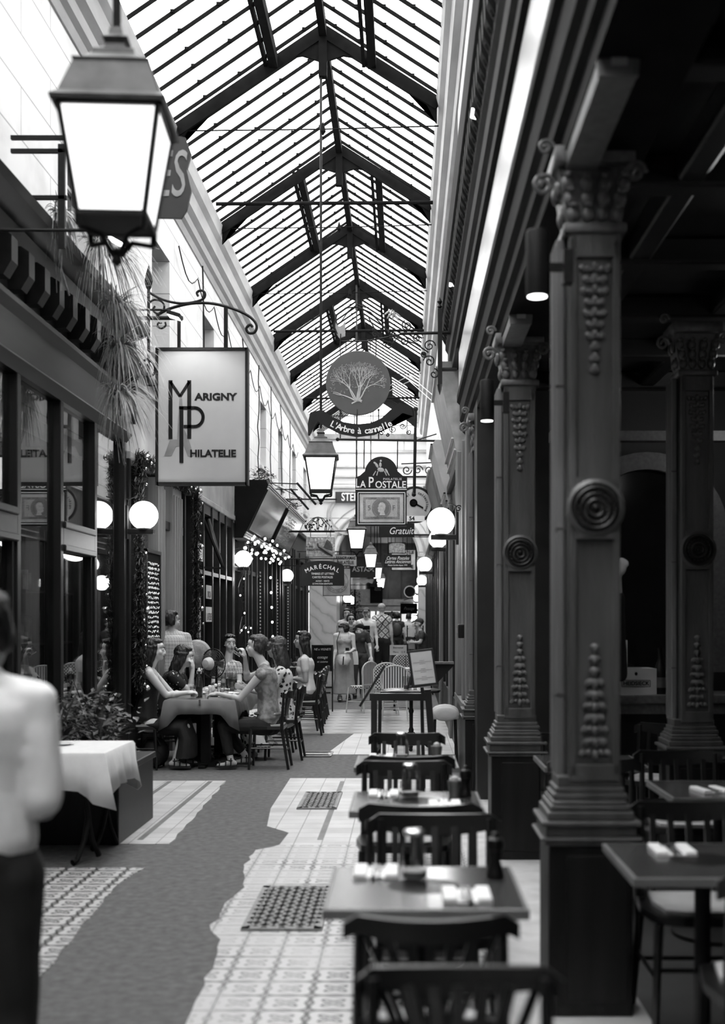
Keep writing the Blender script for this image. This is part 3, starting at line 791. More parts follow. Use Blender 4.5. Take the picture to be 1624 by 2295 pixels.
# ------------------------------------------------------------ globe lamps on wall brackets
def make_globe():
    r = empty('globe_lamp', (0,0,0))
    b = MB(); bmesh.ops.create_uvsphere(b.bm, u_segments=28, v_segments=18, radius=.15); obj('globe', b, globeglow, r, True)
    b = MB(); b.box(-.11, .17, -.05, .05, -.2, -.145, bev=.006); b.lathe([(.07, -.15), (.06, -.12), (.05, -.11)], (0,0,0), 16); obj('bracket', b, iron, r)
    b = MB(); b.box(.16, .19, -.06, .06, -.25, .1); b.spiral((.19, .14), .04, 1.4, .008, y=0); b.tube([(.17, 0, .1), (.16, 0, .17), (.08, 0, .2)], .008, 6); obj('wall_plate', b, iron, r)
    return r
gl = make_globe(); gl.location = (.4, 13.06, 2.70); tag(gl, 'largest white globe lamp on the right wall', 'globe lamp', 'white globe lamps')
def globe(px, py, Y, left, label, wall=None, r_=1.0):
    p = at(px, py, Y); d = dup(gl, p, PI if left else 0, label)
    if r_ != 1: d.scale = (r_,)*3
    return d
globe(322, 1155, 12.7, True, 'white globe lamp in front of the garland, the largest on the left')
globe(545, 1253, 21.3, True, 'white globe lamp under the string lights')
globe(643, 1290, 29.0, True, 'white globe lamp left of the arched black sign')
globe(981, 1208, 19.8, False, 'white globe lamp half hidden below the largest right one')
globe(951, 1265, 24.6, False, 'third white globe lamp down along the right wall')
globe(945, 1301, 36.0, False, 'fourth white globe lamp down on the right, above the marble pier')
for px, py, Y, lf, lab in ((938.6, 1321, 41, False, 'small distant globe lamp beside the round pale sign'), (934.9, 1340, 46, False, 'small distant globe lamp just under the round pale sign'), (931.5, 1358, 52, False, 'tiny globe lamp right of the black hanging board'), (928.7, 1372, 58, False, 'tiny globe lamp above the white-shirted figure, upper of two'), (927.2, 1384, 62, False, 'tiny globe lamp above the white-shirted figure, lower of two'), (925.9, 1394, 66, False, 'lowest tiny globe lamp beside the distant backpack'),
        (779, 1341, 41, True, 'distant globe lamp at the left marble pier, upper of a pair'), (787, 1346, 44, True, 'distant globe lamp at the left marble pier, lower of a pair'), (811, 1363, 55, True, 'tiny globe lamp left of the grey cap')):
    globe(px, py, Y, lf, lab)
for y, x in ((12.7, -2.5), (13.06, .3), (21.3, -2.5), (29, -2.5), (24.6, .2)): lamp('POINT', 'globe_light', (x, y, 2.4), 10, .15)

# small flood lamps and spotlights
def flood(loc, label, rz=0, arm=.3, tilt=.4, s=1.0, power=30, aim=None):
    r = empty('flood_lamp', loc, label, 'floodlight', 'small flood lamps over the signs', rz)
    b = MB(); M_ = Matrix.Rotation(tilt, 4, 'X'); b.box(-.075*s, .075*s, -.06*s, .06*s, 0, .035*s, M_, bev=.006); b.tube([(0, 0, .02), (0, .05, .08), (0, arm, .08)], .012, 6); obj('housing', b, iron, r)
    b = MB(); b.box(-.068*s, .068*s, -.052*s, .052*s, -.004, .0, M_); obj('light_face', b, lampglow, r)
    return r
flood((.5, 8.0, 4.98), 'small bright flood lamp high on the dark right cornice, nearer the camera', -PI/2, arm=.06, tilt=-.3, s=1.1)
flood((.5, 12.0, 4.96), 'small bright flood lamp on the dark right cornice, farther from the camera', -PI/2, arm=.06, tilt=-.3)
lamp('SPOT', 'flood_light', (.42, 8.0, 4.9), 45, .05, (0, math.radians(28), 0), 2.0)
lamp('SPOT', 'flood_light', (.42, 12.0, 4.9), 35, .05, (0, math.radians(28), 0), 2.0)
flood((-1.95, 8.2, 4.2), 'flood lamp on a long arm below the big near lantern', PI/2, arm=1.0, tilt=.5, s=1.2)
flood((-2.45, 12.85, 4.86), 'flood lamp shining on the tall stamp-shop sign from above', PI/2, arm=.6, tilt=.3, s=1.2)
lamp('SPOT', 'sign_light', (-2.35, 12.3, 4.95), 45, .05, (math.radians(22), math.radians(-8), 0), 1.5)
flood((-2.75, 13.6, 4.2), 'little bright lamp over the grey fascia behind the tall sign', PI/2, arm=.15, tilt=-.3, s=.9)
lamp('SPOT', 'fascia_light', (-2.6, 13.6, 4.25), 60, .04, (0, math.radians(-25), 0), 2.2)
for (x, y, l) in ((.525, 4.75, 'black cylinder spotlight beside the head of the near column'), (.53, 7.7, 'black cylinder spotlight with lit lens beside the second column')):
    r = empty('cylinder_spotlight', (x, y, 2.9), l, 'spotlight', 'cylinder spotlights')
    b = MB(); b.lathe([(.043, 0), (.045, .01), (.045, .25), (.04, .26)], (0,0,0), 18); b.box(0, .12, -.015, .015, .1, .13); b.box(.1, .14, -.03, .03, .05, .18); obj('body', b, iron, r, True)
    b = MB(); b.lathe([(.038, -.002), (.038, .004)], (0,0,0), 16); obj('lens', b, lampglow, r)
    lamp('SPOT', 'spot_light', (x, y, 2.88), 14, .04, (0,0,0), 1.2)
# long heater housings hung between the columns
for (y, l) in ((4.15, 'pale edge of a long heater housing leading to the near column head'), (7.6, 'long heater housing with a rounded labelled end cap above the second column')):
    r = empty('heater_housing', (.735, y, 3.49), l, 'heater', 'ceiling heaters between the columns')
    pr = [(-.065, 0), (.065, 0), (.07, .05), (.05, .1), (.02, .12), (-.02, .12), (-.05, .1), (-.07, .05)]
    b = MB(); b.prism(pr, 1.15, 'xz', 0); b.tube([(0, .25, .11), (0, .25, .2)], .008, 6); b.tube([(0, .9, .11), (0, .9, .2)], .008, 6); obj('casing', b, greypaint, r)
    b = MB(); b.prism([(x*1.06, z*1.04) for x, z in pr], .02, 'xz', -.02); obj('end_cap', b, mk('cap_grey', .16, .5) if 'cap_grey' not in MATS else MATS['cap_grey'], r)
    b = MB(); b.box(-.025, .03, -.026, -.02, .035, .075); obj('label_plate', b, ltpaint, r)

# ------------------------------------------------------------ hanging signs
def board(b, w, h, d=.04): b.box(-w/2, w/2, 0, d, -h/2, h/2); return b
def frame_mb(w, h, t=.025, d=.06, y=-.01):
    b = MB()
    for x in (-w/2, w/2): b.box(x-t/2, x+t/2, y, y+d, -h/2-t/2, h/2+t/2)
    for z in (-h/2, h/2): b.box(-w/2, w/2, y, y+d, z-t/2, z+t/2)
    return b
def scroll_arm(b, x0, x1, z, y=0, r=.012, dirn=1):
    b.tube([(x0, y, z), (x1, y, z)], r, 6)
# 1. MARIGNY PHILATELIE
Ys = 12.9
c = at(452, 933, Ys)
mp_ = empty('hanging_sign', c, 'tall framed pale sign lettered MARIGNY PHILATELIE with a big monogram', 'shop sign')
b = MB(); board(b, .95, 1.43, .1)
obj('sign_board', b, mk('sign_face', .36, .35, var=.1, scale=2), mp_)
obj('frame', frame_mb(.96, 1.44, .03, .13, -.015), iron, mp_)
def ppx(px, py): p = at(px, py, Ys) - c; return (p.x, p.z)
b = MB()
def stroke(b, pts, w, closed=False, y=-.006, d=.006):
    for i in range(len(pts)-1):
        (x0, z0), (x1, z1) = pts[i], pts[i+1]; L = math.hypot(x1-x0, z1-z0)
        if L < 1e-6: continue
        nx, nz = -(z1-z0)/L*w/2, (x1-x0)/L*w/2; ex, ez = (x1-x0)/L*.003, (z1-z0)/L*.003; x0 -= ex; z0 -= ez; x1 += ex; z1 += ez
        b.prism([(x0+nx, z0+nz), (x1+nx, z1+nz), (x1-nx, z1-nz), (x0-nx, z0-nz)], d, 'xz', y)
M1 = [ppx(382, 983), ppx(382, 853)]; stroke(b, M1, .042)
stroke(b, [ppx(382, 856), ppx(403.5, 888), ppx(424, 856)], .03)
stroke(b, [ppx(424, 853), ppx(424, 983)], .042)
stroke(b, [ppx(406.5, 1037), ppx(406.5, 912)], .042)
P_ = [ppx(402, 914), ppx(436, 914)] + [ppx(436+19*math.sin(a), 935-21*math.cos(a)) for a in [PI*k/18 for k in range(19)]] + [ppx(412, 956)]
stroke(b, P_, .034)
obj('monogram', b, black, mp_)
text('lettering', 'ARIGNY', .105, black, mp_, (*[ppx(483, 890)[0], -.003], ppx(483, 890)[1]), .002, bold=.004, sx=1.15)
text('lettering', 'HILATELIE', .105, black, mp_, (*[ppx(477, 1017)[0], -.003], ppx(477, 1017)[1]), .002, bold=.004, sx=1.05)
b = MB()
def pp(*a): return [ppx(x, y) for x, y in a]
b.prism(pp((402, 893), (408, 893), (412, 960), (423, 985), (397, 985), (399, 940)), .003, 'xz', -.004)
b.prism(pp((381, 985), (423, 985), (434, 1022), (421, 1022), (412, 1000), (395, 1000), (384, 1022), (368, 1022)), .003, 'xz', -.004)
obj('tower_silhouette', b, mk('pale_print', .19, .6), mp_)
# its wrought iron bracket
br = empty('sign_bracket', (-2.9, 12.95, 0), 'wrought iron bracket with scrolls and spear finial carrying the tall pale sign', 'sign bracket')
def wpx(px, py, Y=12.95): p = at(px, py, Y); return (p.x+2.9, p.z)
b = MB()
def smooth_pts(pts, n=4):
    if len(pts) < 4: return pts
    P = [pts[0]]+list(pts)+[pts[-1]]; out = []
    for i in range(1, len(P)-2):
        for k in range(n):
            t = k/n; out.append(tuple(.5*(2*P[i][j]+(P[i+1][j]-P[i-1][j])*t+(2*P[i-1][j]-5*P[i][j]+4*P[i+1][j]-P[i+2][j])*t*t+(3*P[i][j]-P[i-1][j]-3*P[i+1][j]+P[i+2][j])*t**3) for j in range(len(P[0]))))
    return out+[tuple(pts[-1])]
def line(b, pts, r, Y=12.95):
    pts = smooth_pts(pts); b.tube([(wpx(x, y, Y)[0], 0, wpx(x, y, Y)[1]) for x, y in pts], r, 6)
b.box(*[v for v in (wpx(296, 0)[0], wpx(304, 0)[0])], -.03, .03, wpx(0, 950)[1], wpx(0, 690)[1]); line(b, [(240, 945), (304, 945)], .02); line(b, [(262, 697), (300, 697)], .025)
obj('wall_bar', b, iron, br)
b = MB()
line(b, [(333, 860), (333, 650)], .017); line(b, [(262, 713), (410, 713)], .022)
b.lathe([(.0, 0), (.03, .05), (.045, .12), (.03, .2), (.0, .3)], (wpx(333, 655)[0], 0, wpx(333, 655)[1]), 8)
line(b, [(333, 655), (365, 672), (405, 680), (440, 676), (457, 668), (459, 656), (450, 651), (441, 656), (444, 664)], .014)
line(b, [(350, 708), (380, 692), (430, 680), (480, 681), (530, 695), (562, 712), (575, 730), (570, 745), (557, 746), (552, 736), (560, 728), (566, 733)], .016)
line(b, [(333, 680), (345, 672), (362, 676), (368, 690), (355, 703), (343, 696), (347, 686)], .012)
for (x, y) in ((362, 730), (318, 730)): line(b, [(x+8, y-8), (x+9, y), (x, y+6), (x-9, y+2), (x-7, y-6), (x, y-5)], .011)
line(b, [(306, 832), (318, 812), (333, 806), (346, 820), (345, 838), (330, 844), (318, 836), (321, 822), (331, 820), (334, 830)], .013)
obj('scrollwork', b, iron, br)
b = MB(); line(b, [(401, 712), (401, 782)], .02); line(b, [(506, 690), (506, 782)], .024); obj('hanger', b, iron, br)

# near dark board seen behind the first lantern
c = at(292, 395, 9.0)
sg = empty('hanging_sign', c, 'dark cut-corner hanging board ending in the pale letters ES', 'shop sign')
b = MB(); b.prism([(-.44, -.22), (-.36, -.3), (.38, -.31), (.42, -.25), (.455, -.1), (.42, .05), (.455, .17), (.41, .29), (.36, .3), (-.36, .3), (-.44, .2)], .035, 'xz', 0); obj('sign_board', b, mk('board_dark', .018, .5), sg)
text('lettering', 'ES', .5, mk('letter_grey', .3, .5), sg, (.29, -.004, 0), .004, shear=.2, sx=.5)
br = empty('sign_bracket', (-2.95, 9.05, 0), 'black angular iron bracket carrying the cut-corner board beside the near lantern', 'sign bracket')
b = MB()
b.bar((.38, 0, 4.42), (.38, 0, 5.2), .05, .03)
for z in (5.15, 4.8): b.bar((0, 0, z), (.42, 0, z), .03, .03)
b.bar((.0, 0, 5.25), (1.2, 0, 5.25), .03, .03); b.bar((.55, 0, 5.25), (.55, 0, 5.24), .02, .02)
for x in (.6, 1.15): b.tube([(x, 0, 5.25), (x, 0, 5.22)], .01, 6)
obj('bars', b, iron, br)

# 2. cinnamon tree disc + ribbon
Yt = 13.6
c = at(802, 858, Yt)
sg = empty('hanging_sign', c, 'round grey disc sign painted with a bare tree, hanging from the right bracket', 'shop sign')
b = MB(); b.lathe([(.36, 0), (.365, .01), (.365, .03), (.36, .04)], (0,0,0), 48, 'y'); obj('disc', b, mk('disc_grey', .075, .5, var=.1), sg, True)
b = MB(); rr = random.Random(4)
def branch(b, x, z, a, L, r, dep):
    pts = [(x, -.004, z)]; n = 4
    for k in range(n): a += rr.uniform(-.16, .16); x += L/n*math.sin(a); z += L/n*math.cos(a); pts.append((x, -.004, z))
    b.tube(pts, [r*(1-.35*k/n) for k in range(n+1)], 4)
    tips.append((x, z))
    if dep > 0 and math.hypot(x, z) < .27:
        for s in (-1, 1): branch(b, x, z, a+s*rr.uniform(.15, .45), L*.72, r*.62, dep-1)
tips = []
for a in (-1.05, -.62, -.36, -.12, .12, .38, .68): branch(b, a*.03-.01, -.2, a*.9, .15, .0085, 3)
b.ell((0, -.003, -.2), (.05, .006, .014), 8, 5); b.tube([(-.07, -.004, -.235), (0, -.004, -.2), (.04, -.004, -.22)], .008, 4)
obj('painted_tree', b, mk('tree_paint', .5, .6), sg)
b = MB()
for (x, z) in tips:
    for k in range(9):
        xx, zz = x+rr.uniform(-.045, .045), z+rr.uniform(-.03, .05)
        if math.hypot(xx, zz) < .32: b.ell((xx, -.002, zz), (.007, .003, .007), 5, 4)
tag(obj('painted_leaves', b, mk('leaf_paint', .2, .6), sg), kind='stuff')
b = MB()
for s in (-.2, .2): b.tube([(s, .02, .3), (s*1.02, .02, .42), (s*.98, .02, .56)], .006, 5)
obj('hanger', b, iron, sg)
Yt = 13.56; c2 = at(812, 942, Yt)
sg = empty('hanging_sign', c2, "black ribbon-shaped sign reading L'Arbre a cannelle below the round disc", 'shop sign')
def rp(x, y): p = at(x, y, Yt)-c2; return (p.x, p.z)
cl_ = [(692, 976, 4), (697, 952, 16), (704, 932, 24), (716, 930, 26), (735, 944, 27), (765, 959, 28), (800, 965, 28), (835, 961, 28), (862, 948, 27), (882, 929, 26), (899, 914, 25), (911, 918, 24), (918, 937, 18), (931, 957, 3)]
b = MB(); E1, E2 = [], []
for i, (x, y, w_) in enumerate(cl_):
    x0, y0 = cl_[max(i-1, 0)][:2]; x1, y1 = cl_[min(i+1, len(cl_)-1)][:2]; L = math.hypot(x1-x0, y1-y0); nx, ny = -(y1-y0)/L*w_/2, (x1-x0)/L*w_/2
    E1.append(rp(x+nx, y+ny)); E2.append(rp(x-nx, y-ny))
b.prism(E1+E2[::-1], .03, 'xz', 0)
obj('ribbon', b, black, sg)
arc_text('lettering', "L'Arbre à cannelle", .1, white, sg, (rp(808, 830)[0], rp(808, 830)[1]), .685, 241, 300, .004, True, .001, y=-.006)
b = MB(); b.tube([(rp(800, 0)[0], .02, rp(0, 955)[1]), (rp(800, 0)[0], .055, rp(0, 900)[1])], .006, 5); obj('hanger', b, iron, sg)
# bracket of the tree sign: post with scrolls and tracery
br = empty('sign_bracket', (.6, Yt+.05, 0), 'ornate wrought iron bracket with post and spirals holding the round tree sign', 'sign bracket')
def q(px, py): p = at(px, py, Yt+.05); return (p.x-.6, 0, p.z)
b = MB(); b.box(q(980.5, 0)[0], q(990.5, 0)[0], -.03, .03, q(0, 862)[2], q(0, 692)[2])
b.lathe([(.0, 0), (.03, .02), (.012, .05), (.03, .08), (.0, .13)], q(985, 692), 8); b.lathe([(.0, -.12), (.02, -.06), (.03, 0)], q(985, 862), 8)
b.tube([q(985, 746), (.0, 0, q(0, 746)[2])], .022, 6); b.tube([q(985, 828), (.0, 0, q(0, 828)[2])], .022, 6)
obj('post', b, iron, br)
b = MB(); b.tube([q(896, 748), q(985, 746)], .018, 6)
def sp(px, py, r, t=1.5, st=0, sg_=1, w=.008): p = q(px, py); b.spiral((p[0], p[2]), r/F*Yt, t, w, start=st, sgn=sg_)
for (x, y, r, t, st, s_) in ((962, 775, 14, 1.5, 0, 1), (962, 810, 14, 1.5, 3, -1), (934, 758, 10, 1.4, 1, 1), (912, 730, 13, 1.6, 2, 1), (875, 745, 10, 1.5, 0, -1), (872, 772, 9, 1.4, 3, 1), (950, 795, 7, 1.3, 2, 1), (905, 765, 10, 1.4, 1, -1), (972, 838, 12, 1.2, 1.5, -1), (840, 750, 8, 1.3, 0, 1)): sp(x, y, r, t, st, s_)
b.tube([q(960, 790), q(930, 770), q(900, 760), q(870, 745), q(848, 720), (q(830, 700)), q(800, 688), q(775, 690), q(755, 705), q(748, 730), q(755, 748)], .009, 5)
b.tube([q(896, 748), q(880, 770), q(850, 760), q(838, 735), q(826, 712)], .008, 5)
b.tube([q(765, 720), q(780, 698), q(800, 682), q(820, 690)], .007, 5)
b.tube([q(765, 765), q(820, 765), q(896, 750)], .01, 5)
for x in (775, 829): b.tube([q(x, 765), q(x, 785)], .006, 5)
for (x, y) in ((871, 745), (838, 740), (950, 793), (877, 760)): b.ell(q(x, y), (.025, .012, .025), 6, 5)
obj('scrollwork', b, iron, br)
b = MB()
for k in range(7): b.ell(q(868+k*4, 700+((k*7) % 12)), (.012, .004, .05), 6, 4, Matrix.Rotation(.9-k*.3, 3, 'Y'))
obj('gilt_leaves', b, dmetal, br)
b = MB(); b.prism([(q(x, y)[0], q(x, y)[2]) for x, y in ((750, 718), (757, 730), (765, 731), (773, 718), (773, 752), (760, 757), (752, 745))], .02, 'xz', .02); obj('dragon_head', b, dmetal, br)

# 3. LA POSTALE
Yp = 18.6
c = at(854, 1100, Yp)
sg = empty('hanging_sign', c, 'black arched sign LA POSTALE above a large framed stamp', 'shop sign')
def lp(x, y): p = at(x, y, Yp)-c; return (p.x, p.z)
b = MB(); top_ = [lp(796, 1098), lp(796, 1070), lp(806, 1066), lp(815, 1058)] + [lp(854+37*math.sin(a), 1061-38*math.cos(a)) for a in [-1.45+2.9*k/14 for k in range(15)]] + [lp(893, 1058), lp(902, 1066), lp(912, 1070), lp(912, 1098)]
b.prism(top_, .05, 'xz', 0); obj('arched_board', b, black, sg)
b = MB(); b.box(lp(796, 0)[0], lp(911, 0)[0], 0, .05, lp(0, 1179)[1], lp(0, 1098)[1]); obj('sign_board', b, black, sg)
x0, z0 = lp(802, 1174); x1, z1 = lp(907, 1104)
b = MB()
for z in (z0, z1): b.box(x0, x1, -.006, .0, z-.006, z+.006)
for x in (x0, x1): b.box(x-.006, x+.006, -.006, 0, z0, z1)
zz = lp(0, 1097)[1]; b.box(lp(797, 0)[0], lp(911, 0)[0], -.006, 0, zz-.004, zz+.008)
obj('white_line', b, white, sg)
x0, z0 = lp(806, 1170); x1, z1 = lp(903, 1108)
b = MB(); nx = 26; nz = 17
b.box(x0, x1, -.004, 0, z0, z1)
for k in range(nx):
    for z in (z0, z1): b.lathe([(.009, -.004), (.009, 0)], (x0+(x1-x0)*(k+.5)/nx, 0, z), 6, 'y')
for k in range(nz):
    for x in (x0, x1): b.lathe([(.009, -.004), (.009, 0)], (x, 0, z0+(z1-z0)*(k+.5)/nz), 6, 'y')
obj('stamp_paper', b, mk('stamp_paper', .5, .6), sg)
b = MB(); b.box(x0+.05, x1-.05, -.007, -.004, z0+.045, z1-.045); obj('stamp_print', b, mk('stamp_print', .24, .6, var=.35, scale=60), sg)
b = MB(); cx_, cz_ = (x0+x1)/2, (z0+z1)/2
b.box(x0+.09, x1-.09, -.009, -.007, z0+.08, z1-.08); obj('stamp_field', b, mk('stamp_field', .42, .6, var=.2, scale=50), sg)
b = MB(); b.lathe([(.15, -.013), (.15, -.009)], (cx_, 0, cz_), 32, 'y'); obj('medallion', b, mk('medal_grey', .2, .6, var=.3, scale=60), sg)
b = MB(); b.lathe([(.118, -.0135), (.118, -.0125)], (cx_, 0, cz_), 32, 'y'); obj('medallion_ground', b, mk('medal_dark', .16, .6), sg)
prof_ = [(-.03,-.11), (-.02,-.07), (-.05,-.06), (-.055,-.03), (-.045,-.02), (-.06,-.0), (-.045,.02), (-.045,.05), (-.02,.085), (.02,.09), (.055,.065), (.065,.03), (.055,-.02), (.04,-.05), (.06,-.11)]
b = MB(); b.prism([(cx_+x, cz_+z) for x, z in prof_], .004, 'xz', -.018); obj('portrait', b, mk('portrait_pale', .5, .6, var=.25, scale=40), sg)
text('lettering', '5', .11, mk('stamp_ink', .12, .6), sg, (x0+.145, -.012, cz_), .001); text('lettering', 'F', .11, MATS['stamp_ink'], sg, (x1-.145, -.012, cz_), .001)
text('lettering', 'EMPIRE        FRANCAIS', .05, MATS['stamp_ink'], sg, (cx_, -.009, z1-.065), .001, sx=.8); text('lettering', 'TIMBRE        POSTE', .05, MATS['stamp_ink'], sg, (cx_, -.009, z0+.06), .001, sx=.8)
text('lettering', 'L', .2, white, sg, (lp(801, 0)[0], -.008, lp(0, 1084)[1]), .003, sx=.62, bold=.002)
text('lettering', 'A', .15, white, sg, (lp(813, 0)[0], -.008, lp(0, 1086)[1]), .003, sx=.85, bold=.002)
text('lettering', 'P', .225, white, sg, (lp(831, 0)[0], -.008, lp(0, 1082)[1]), .003, sx=.75, bold=.002)
text('lettering', 'OSTALE', .15, white, sg, (lp(875, 0)[0], -.008, lp(0, 1087)[1]), .003, sx=.9, bold=.002)
text('lettering', 'PHILATELIE', .045, white, sg, (lp(879, 0)[0], -.008, lp(0, 1074)[1]), .003, space=1.3)
b = MB()      # little rider on a horse
def e_(x, y, rx, rz, a=0): p = lp(x, y); b.ell((p[0], -.006, p[1]), (rx, .005, rz), 8, 5, Matrix.Rotation(a, 3, 'Y'))
e_(853, 1053, .055, .035, .2); e_(844, 1043, .02, .045, -.5); e_(840, 1038, .028, .016, .6); e_(852, 1042, .02, .04); e_(853, 1033, .016, .018); e_(866, 1056, .015, .045, -.5)
for (x, xx) in ((842, 836), (847, 844), (861, 866), (866, 872)): p, r_ = lp(x, 1056), lp(xx, 1066); b.tube([(p[0], -.006, p[1]), (r_[0], -.006, r_[1])], .009, 5)
obj('rider_emblem', b, ltpaint, sg)
b = MB()
for x in (815, 890): p = lp(x, 1050); b.tube([(p[0], .025, p[1]), (p[0]+.005, .025, lp(0, 986)[1])], .009, 5)
obj('hanger_chain', b, iron, sg)
br = empty('sign_bracket', (WRF, Yp, 0), 'long wrought iron bracket with knobs and scrolls above the stamp sign', 'sign bracket')
def q(px, py): p = at(px, py, Yp); return (p.x-WRF, 0.03, p.z)
b = MB(); b.tube([q(756, 984), (0, .03, q(0, 988)[2])], .018, 6); b.ell(q(756, 984), (.03,)*3, 8, 6); b.tube([q(931, 920), q(928, 1105)], .024, 8); b.ell(q(931, 916), (.04,)*3, 8, 6); b.ell(q(927, 1108), (.035,)*3, 8, 6)
b.tube([q(936, 985), q(978, 972)], .01, 5)
for (x, y, r, t, st, s_) in ((785, 970, 9, 1.4, 0, 1), (808, 965, 8, 1.4, 3, -1), (855, 970, 9, 1.5, 0, 1), (880, 962, 12, 1.6, 2, 1), (902, 955, 10, 1.5, 0, -1), (888, 940, 8, 1.3, 1, 1), (916, 968, 8, 1.4, 3, 1), (868, 975, 6, 1.3, 2, -1)): sp(x, y, r, t, st, s_, .009)
for x in (762, 848): b.tube([q(x, 984), q(x, 920)], .01, 5); b.ell(q(x, 918), (.02,)*3, 6, 5)
obj('scrollwork', b, iron, br)

def simple_sign(px0, py0, px1, py1, Y, label, m, lines=(), tm=None, frame=None, wallx=None, barpy=None, arch=0, cat='shop sign', tk=.03, name='hanging_sign'):
    c = at((px0+px1)/2, (py0+py1)/2, Y); s = Y/F
    w, h = (px1-px0)*s, (py1-py0)*s
    r = empty(name, c, label, cat)
    b = MB()
    if arch:
        pts = [(-w/2, -h/2), (w/2, -h/2)] + [(w/2*math.cos(PI*k/16), h/2-arch+arch*math.sin(PI*k/16)) for k in range(17)]
        b.prism(pts, tk, 'xz', 0)
    else: b.box(-w/2, w/2, 0, tk, -h/2, h/2)
    sbo = obj('sign_board', b, m, r)
    if frame: obj('frame', frame_mb(w, h, frame, tk+.02, -.008), iron, r)
    for (t_, fx, fy, size, sx_, kw) in lines:
        text('lettering', t_, size, tm or white, sbo, ((fx-.5)*w, -.006, (.5-fy)*h), .003, sx=sx_, **kw)
    if barpy is not None:
        b = MB(); zb = (VY-barpy)*s+H-c.z; xb = wallx-c.x
        b.tube([(xb, tk/2, zb), (-w/2 if xb > 0 else w/2, tk/2, zb)], .014, 6)
        for x in (-w*.35, w*.35): b.tube([(x, tk/2, zb), (x, tk/2, h/2-.01)], .008, 5)
        obj('hanging_bar', b, iron, r)
    return r
# 4. round "materiel de collections 54"
c = at(930, 1131, 21.5)
sg = empty('hanging_sign', c, 'round white and black sign with a magnifying glass and the number 54', 'shop sign')
b = MB(); b.lathe([(.33, 0), (.33, .04)], (0,0,0), 40, 'y'); obj('disc', b, black, sg)
b = MB(); b.lathe([(.285, -.006), (.285, 0)], (0,0,0), 40, 'y'); obj('disc_face', b, ltpaint, sg)
b = MB(); b.box(-.17, .17, -.012, -.004, -.3, -.2); obj('number_plate', b, white, sg)
text('lettering', '54', .1, black, sg, (-.06, -.014, -.25), .002, bold=.003)
arc_text('lettering', 'matériel de collections', .07, black, sg, (0, 0), .215, 200, -35, .002, bold=.001, y=-.009)
b = MB(); b.lathe([(.07, -.016), (.05, -.016), (.05, -.008), (.07, -.008)], (-.03, 0, .03), 20, 'y'); b.tube([(.03, -.012, .0), (.14, -.012, -.06)], .016, 6); obj('magnifier_print', b, blackm, sg)
b = MB(); b.tube([(0, .02, .32), (0, .02, .5)], .01, 5); b.tube([(-.25, .02, .5), (WRF-c.x, .02, .5)], .015, 6)
for k in range(4): b.spiral((-.15+k*.2, .62), .09, 1.4, .01, y=.02, sgn=1 if k % 2 else -1)
b.tube([(-.25, .02, .73), (WRF-c.x, .02, .76)], .012, 6)
obj('bracket', b, iron, sg)
simple_sign(850, 1158, 927, 1203, 23.5, 'black hanging sign with slanted white words ending in Gratuite', black, [('nation', .55, .22, .17, .8, {'shear': .3}), ('Gratuite', .68, .72, .19, .85, {'shear': .3})], frame=.02, wallx=WRF, barpy=1199)
simple_sign(860, 1243, 921, 1272, 27.5, 'small black hanging sign with white script Cartes Postales', black, [('Cartes Postales', .5, .28, .11, .75, {'shear': .45}), ('Lettres Anciennes', .5, .55, .11, .72, {'shear': .45}), ('Maison fondée depuis 1970', .5, .82, .05, .8, {})], wallx=WRF, barpy=1198)
simple_sign(877, 1232, 931, 1278, 31, 'white stamp-dealer panel half hidden behind the small black script sign', mk('panel_white', .6, .6), [('PHILATELIE', .6, .14, .1, .8, {'bold': .003}), ('E', .85, .83, .12, 1, {'bold': .003})], tm=blackm, frame=.02, wallx=WRF, barpy=1200)
simple_sign(871, 1216, 908, 1240, 29.5, 'ornate arched stamp sign peeping above the small black script sign', mk('stamp_sign', .3, .6, var=.7, scale=20), arch=.08, frame=.015, wallx=WRF, barpy=1203)
# STERN on the end wall
simple_sign(751, 1102, 828, 1127, Y1-.12, 'dark sign on the white end wall with big white letters STE', mk('engraver_board', .03, .5), [('STERN', .52, .5, .36, .72, {'bold': .008})], cat='wall sign', name='wall_sign')
# peacock sign and other left signs
r = simple_sign(686, 1203, 750, 1247, 26, 'patterned rectangular sign with a peacock and curved lettering', mk('peacock_board', .3, .6, var=.75, scale=18), wallx=WL, barpy=1192)
arc_text('lettering', 'LE BAR DES', .075, white, r, (0, -.18), .34, 150, 30, .003, y=-.01)
text('lettering', 'DES', .05, blackm, r, (-.2, -.008, 0), .002); text('lettering', 'PANORAMAS', .065, blackm, r, (-.14, -.008, -.07), .002, sx=.8)
b = MB(); b.tube([(-.06, -.012, .05), (-.04, -.012, .0), (.02, -.012, -.03), (.12, -.012, -.1), (.26, -.012, -.19)], [.012, .02, .035, .045, .02], 6); b.ell((-.06, -.012, .06), (.02, .01, .015), 6, 5)
for k in range(9): a = -.2+k*.16; b.tube([(.06, -.01, -.03), (.06+.2*math.cos(a), -.01, -.03+.2*math.sin(a))], [.006, .014], 5)
obj('peacock', b, mk('peacock_dark', .06, .6), r)
br = empty('sign_ornament', (at(712, 1190, 26)), 'iron basket ornament with leaves on the bar above the peacock sign', 'ornament')
b = MB()
for k in range(8):
    a = 2*PI*k/8; b.tube([(.22*math.cos(a), .22*math.sin(a), 0), (.25*math.cos(a), .25*math.sin(a), .12), (.1*math.cos(a), .1*math.sin(a), .28), (0, 0, .3)], .009, 5)
for k in range(40): b.ell((rnd.uniform(-.3, .3), rnd.uniform(-.1, .1), rnd.uniform(-.02, .25)), (.03, .008, .015), 5, 4, Matrix.Rotation(rnd.uniform(0, 3), 3, 'Y'))
b.tube([(-.6, 0, 0), (.75, 0, 0)], .012, 5)
obj('basket', b, iron, br)
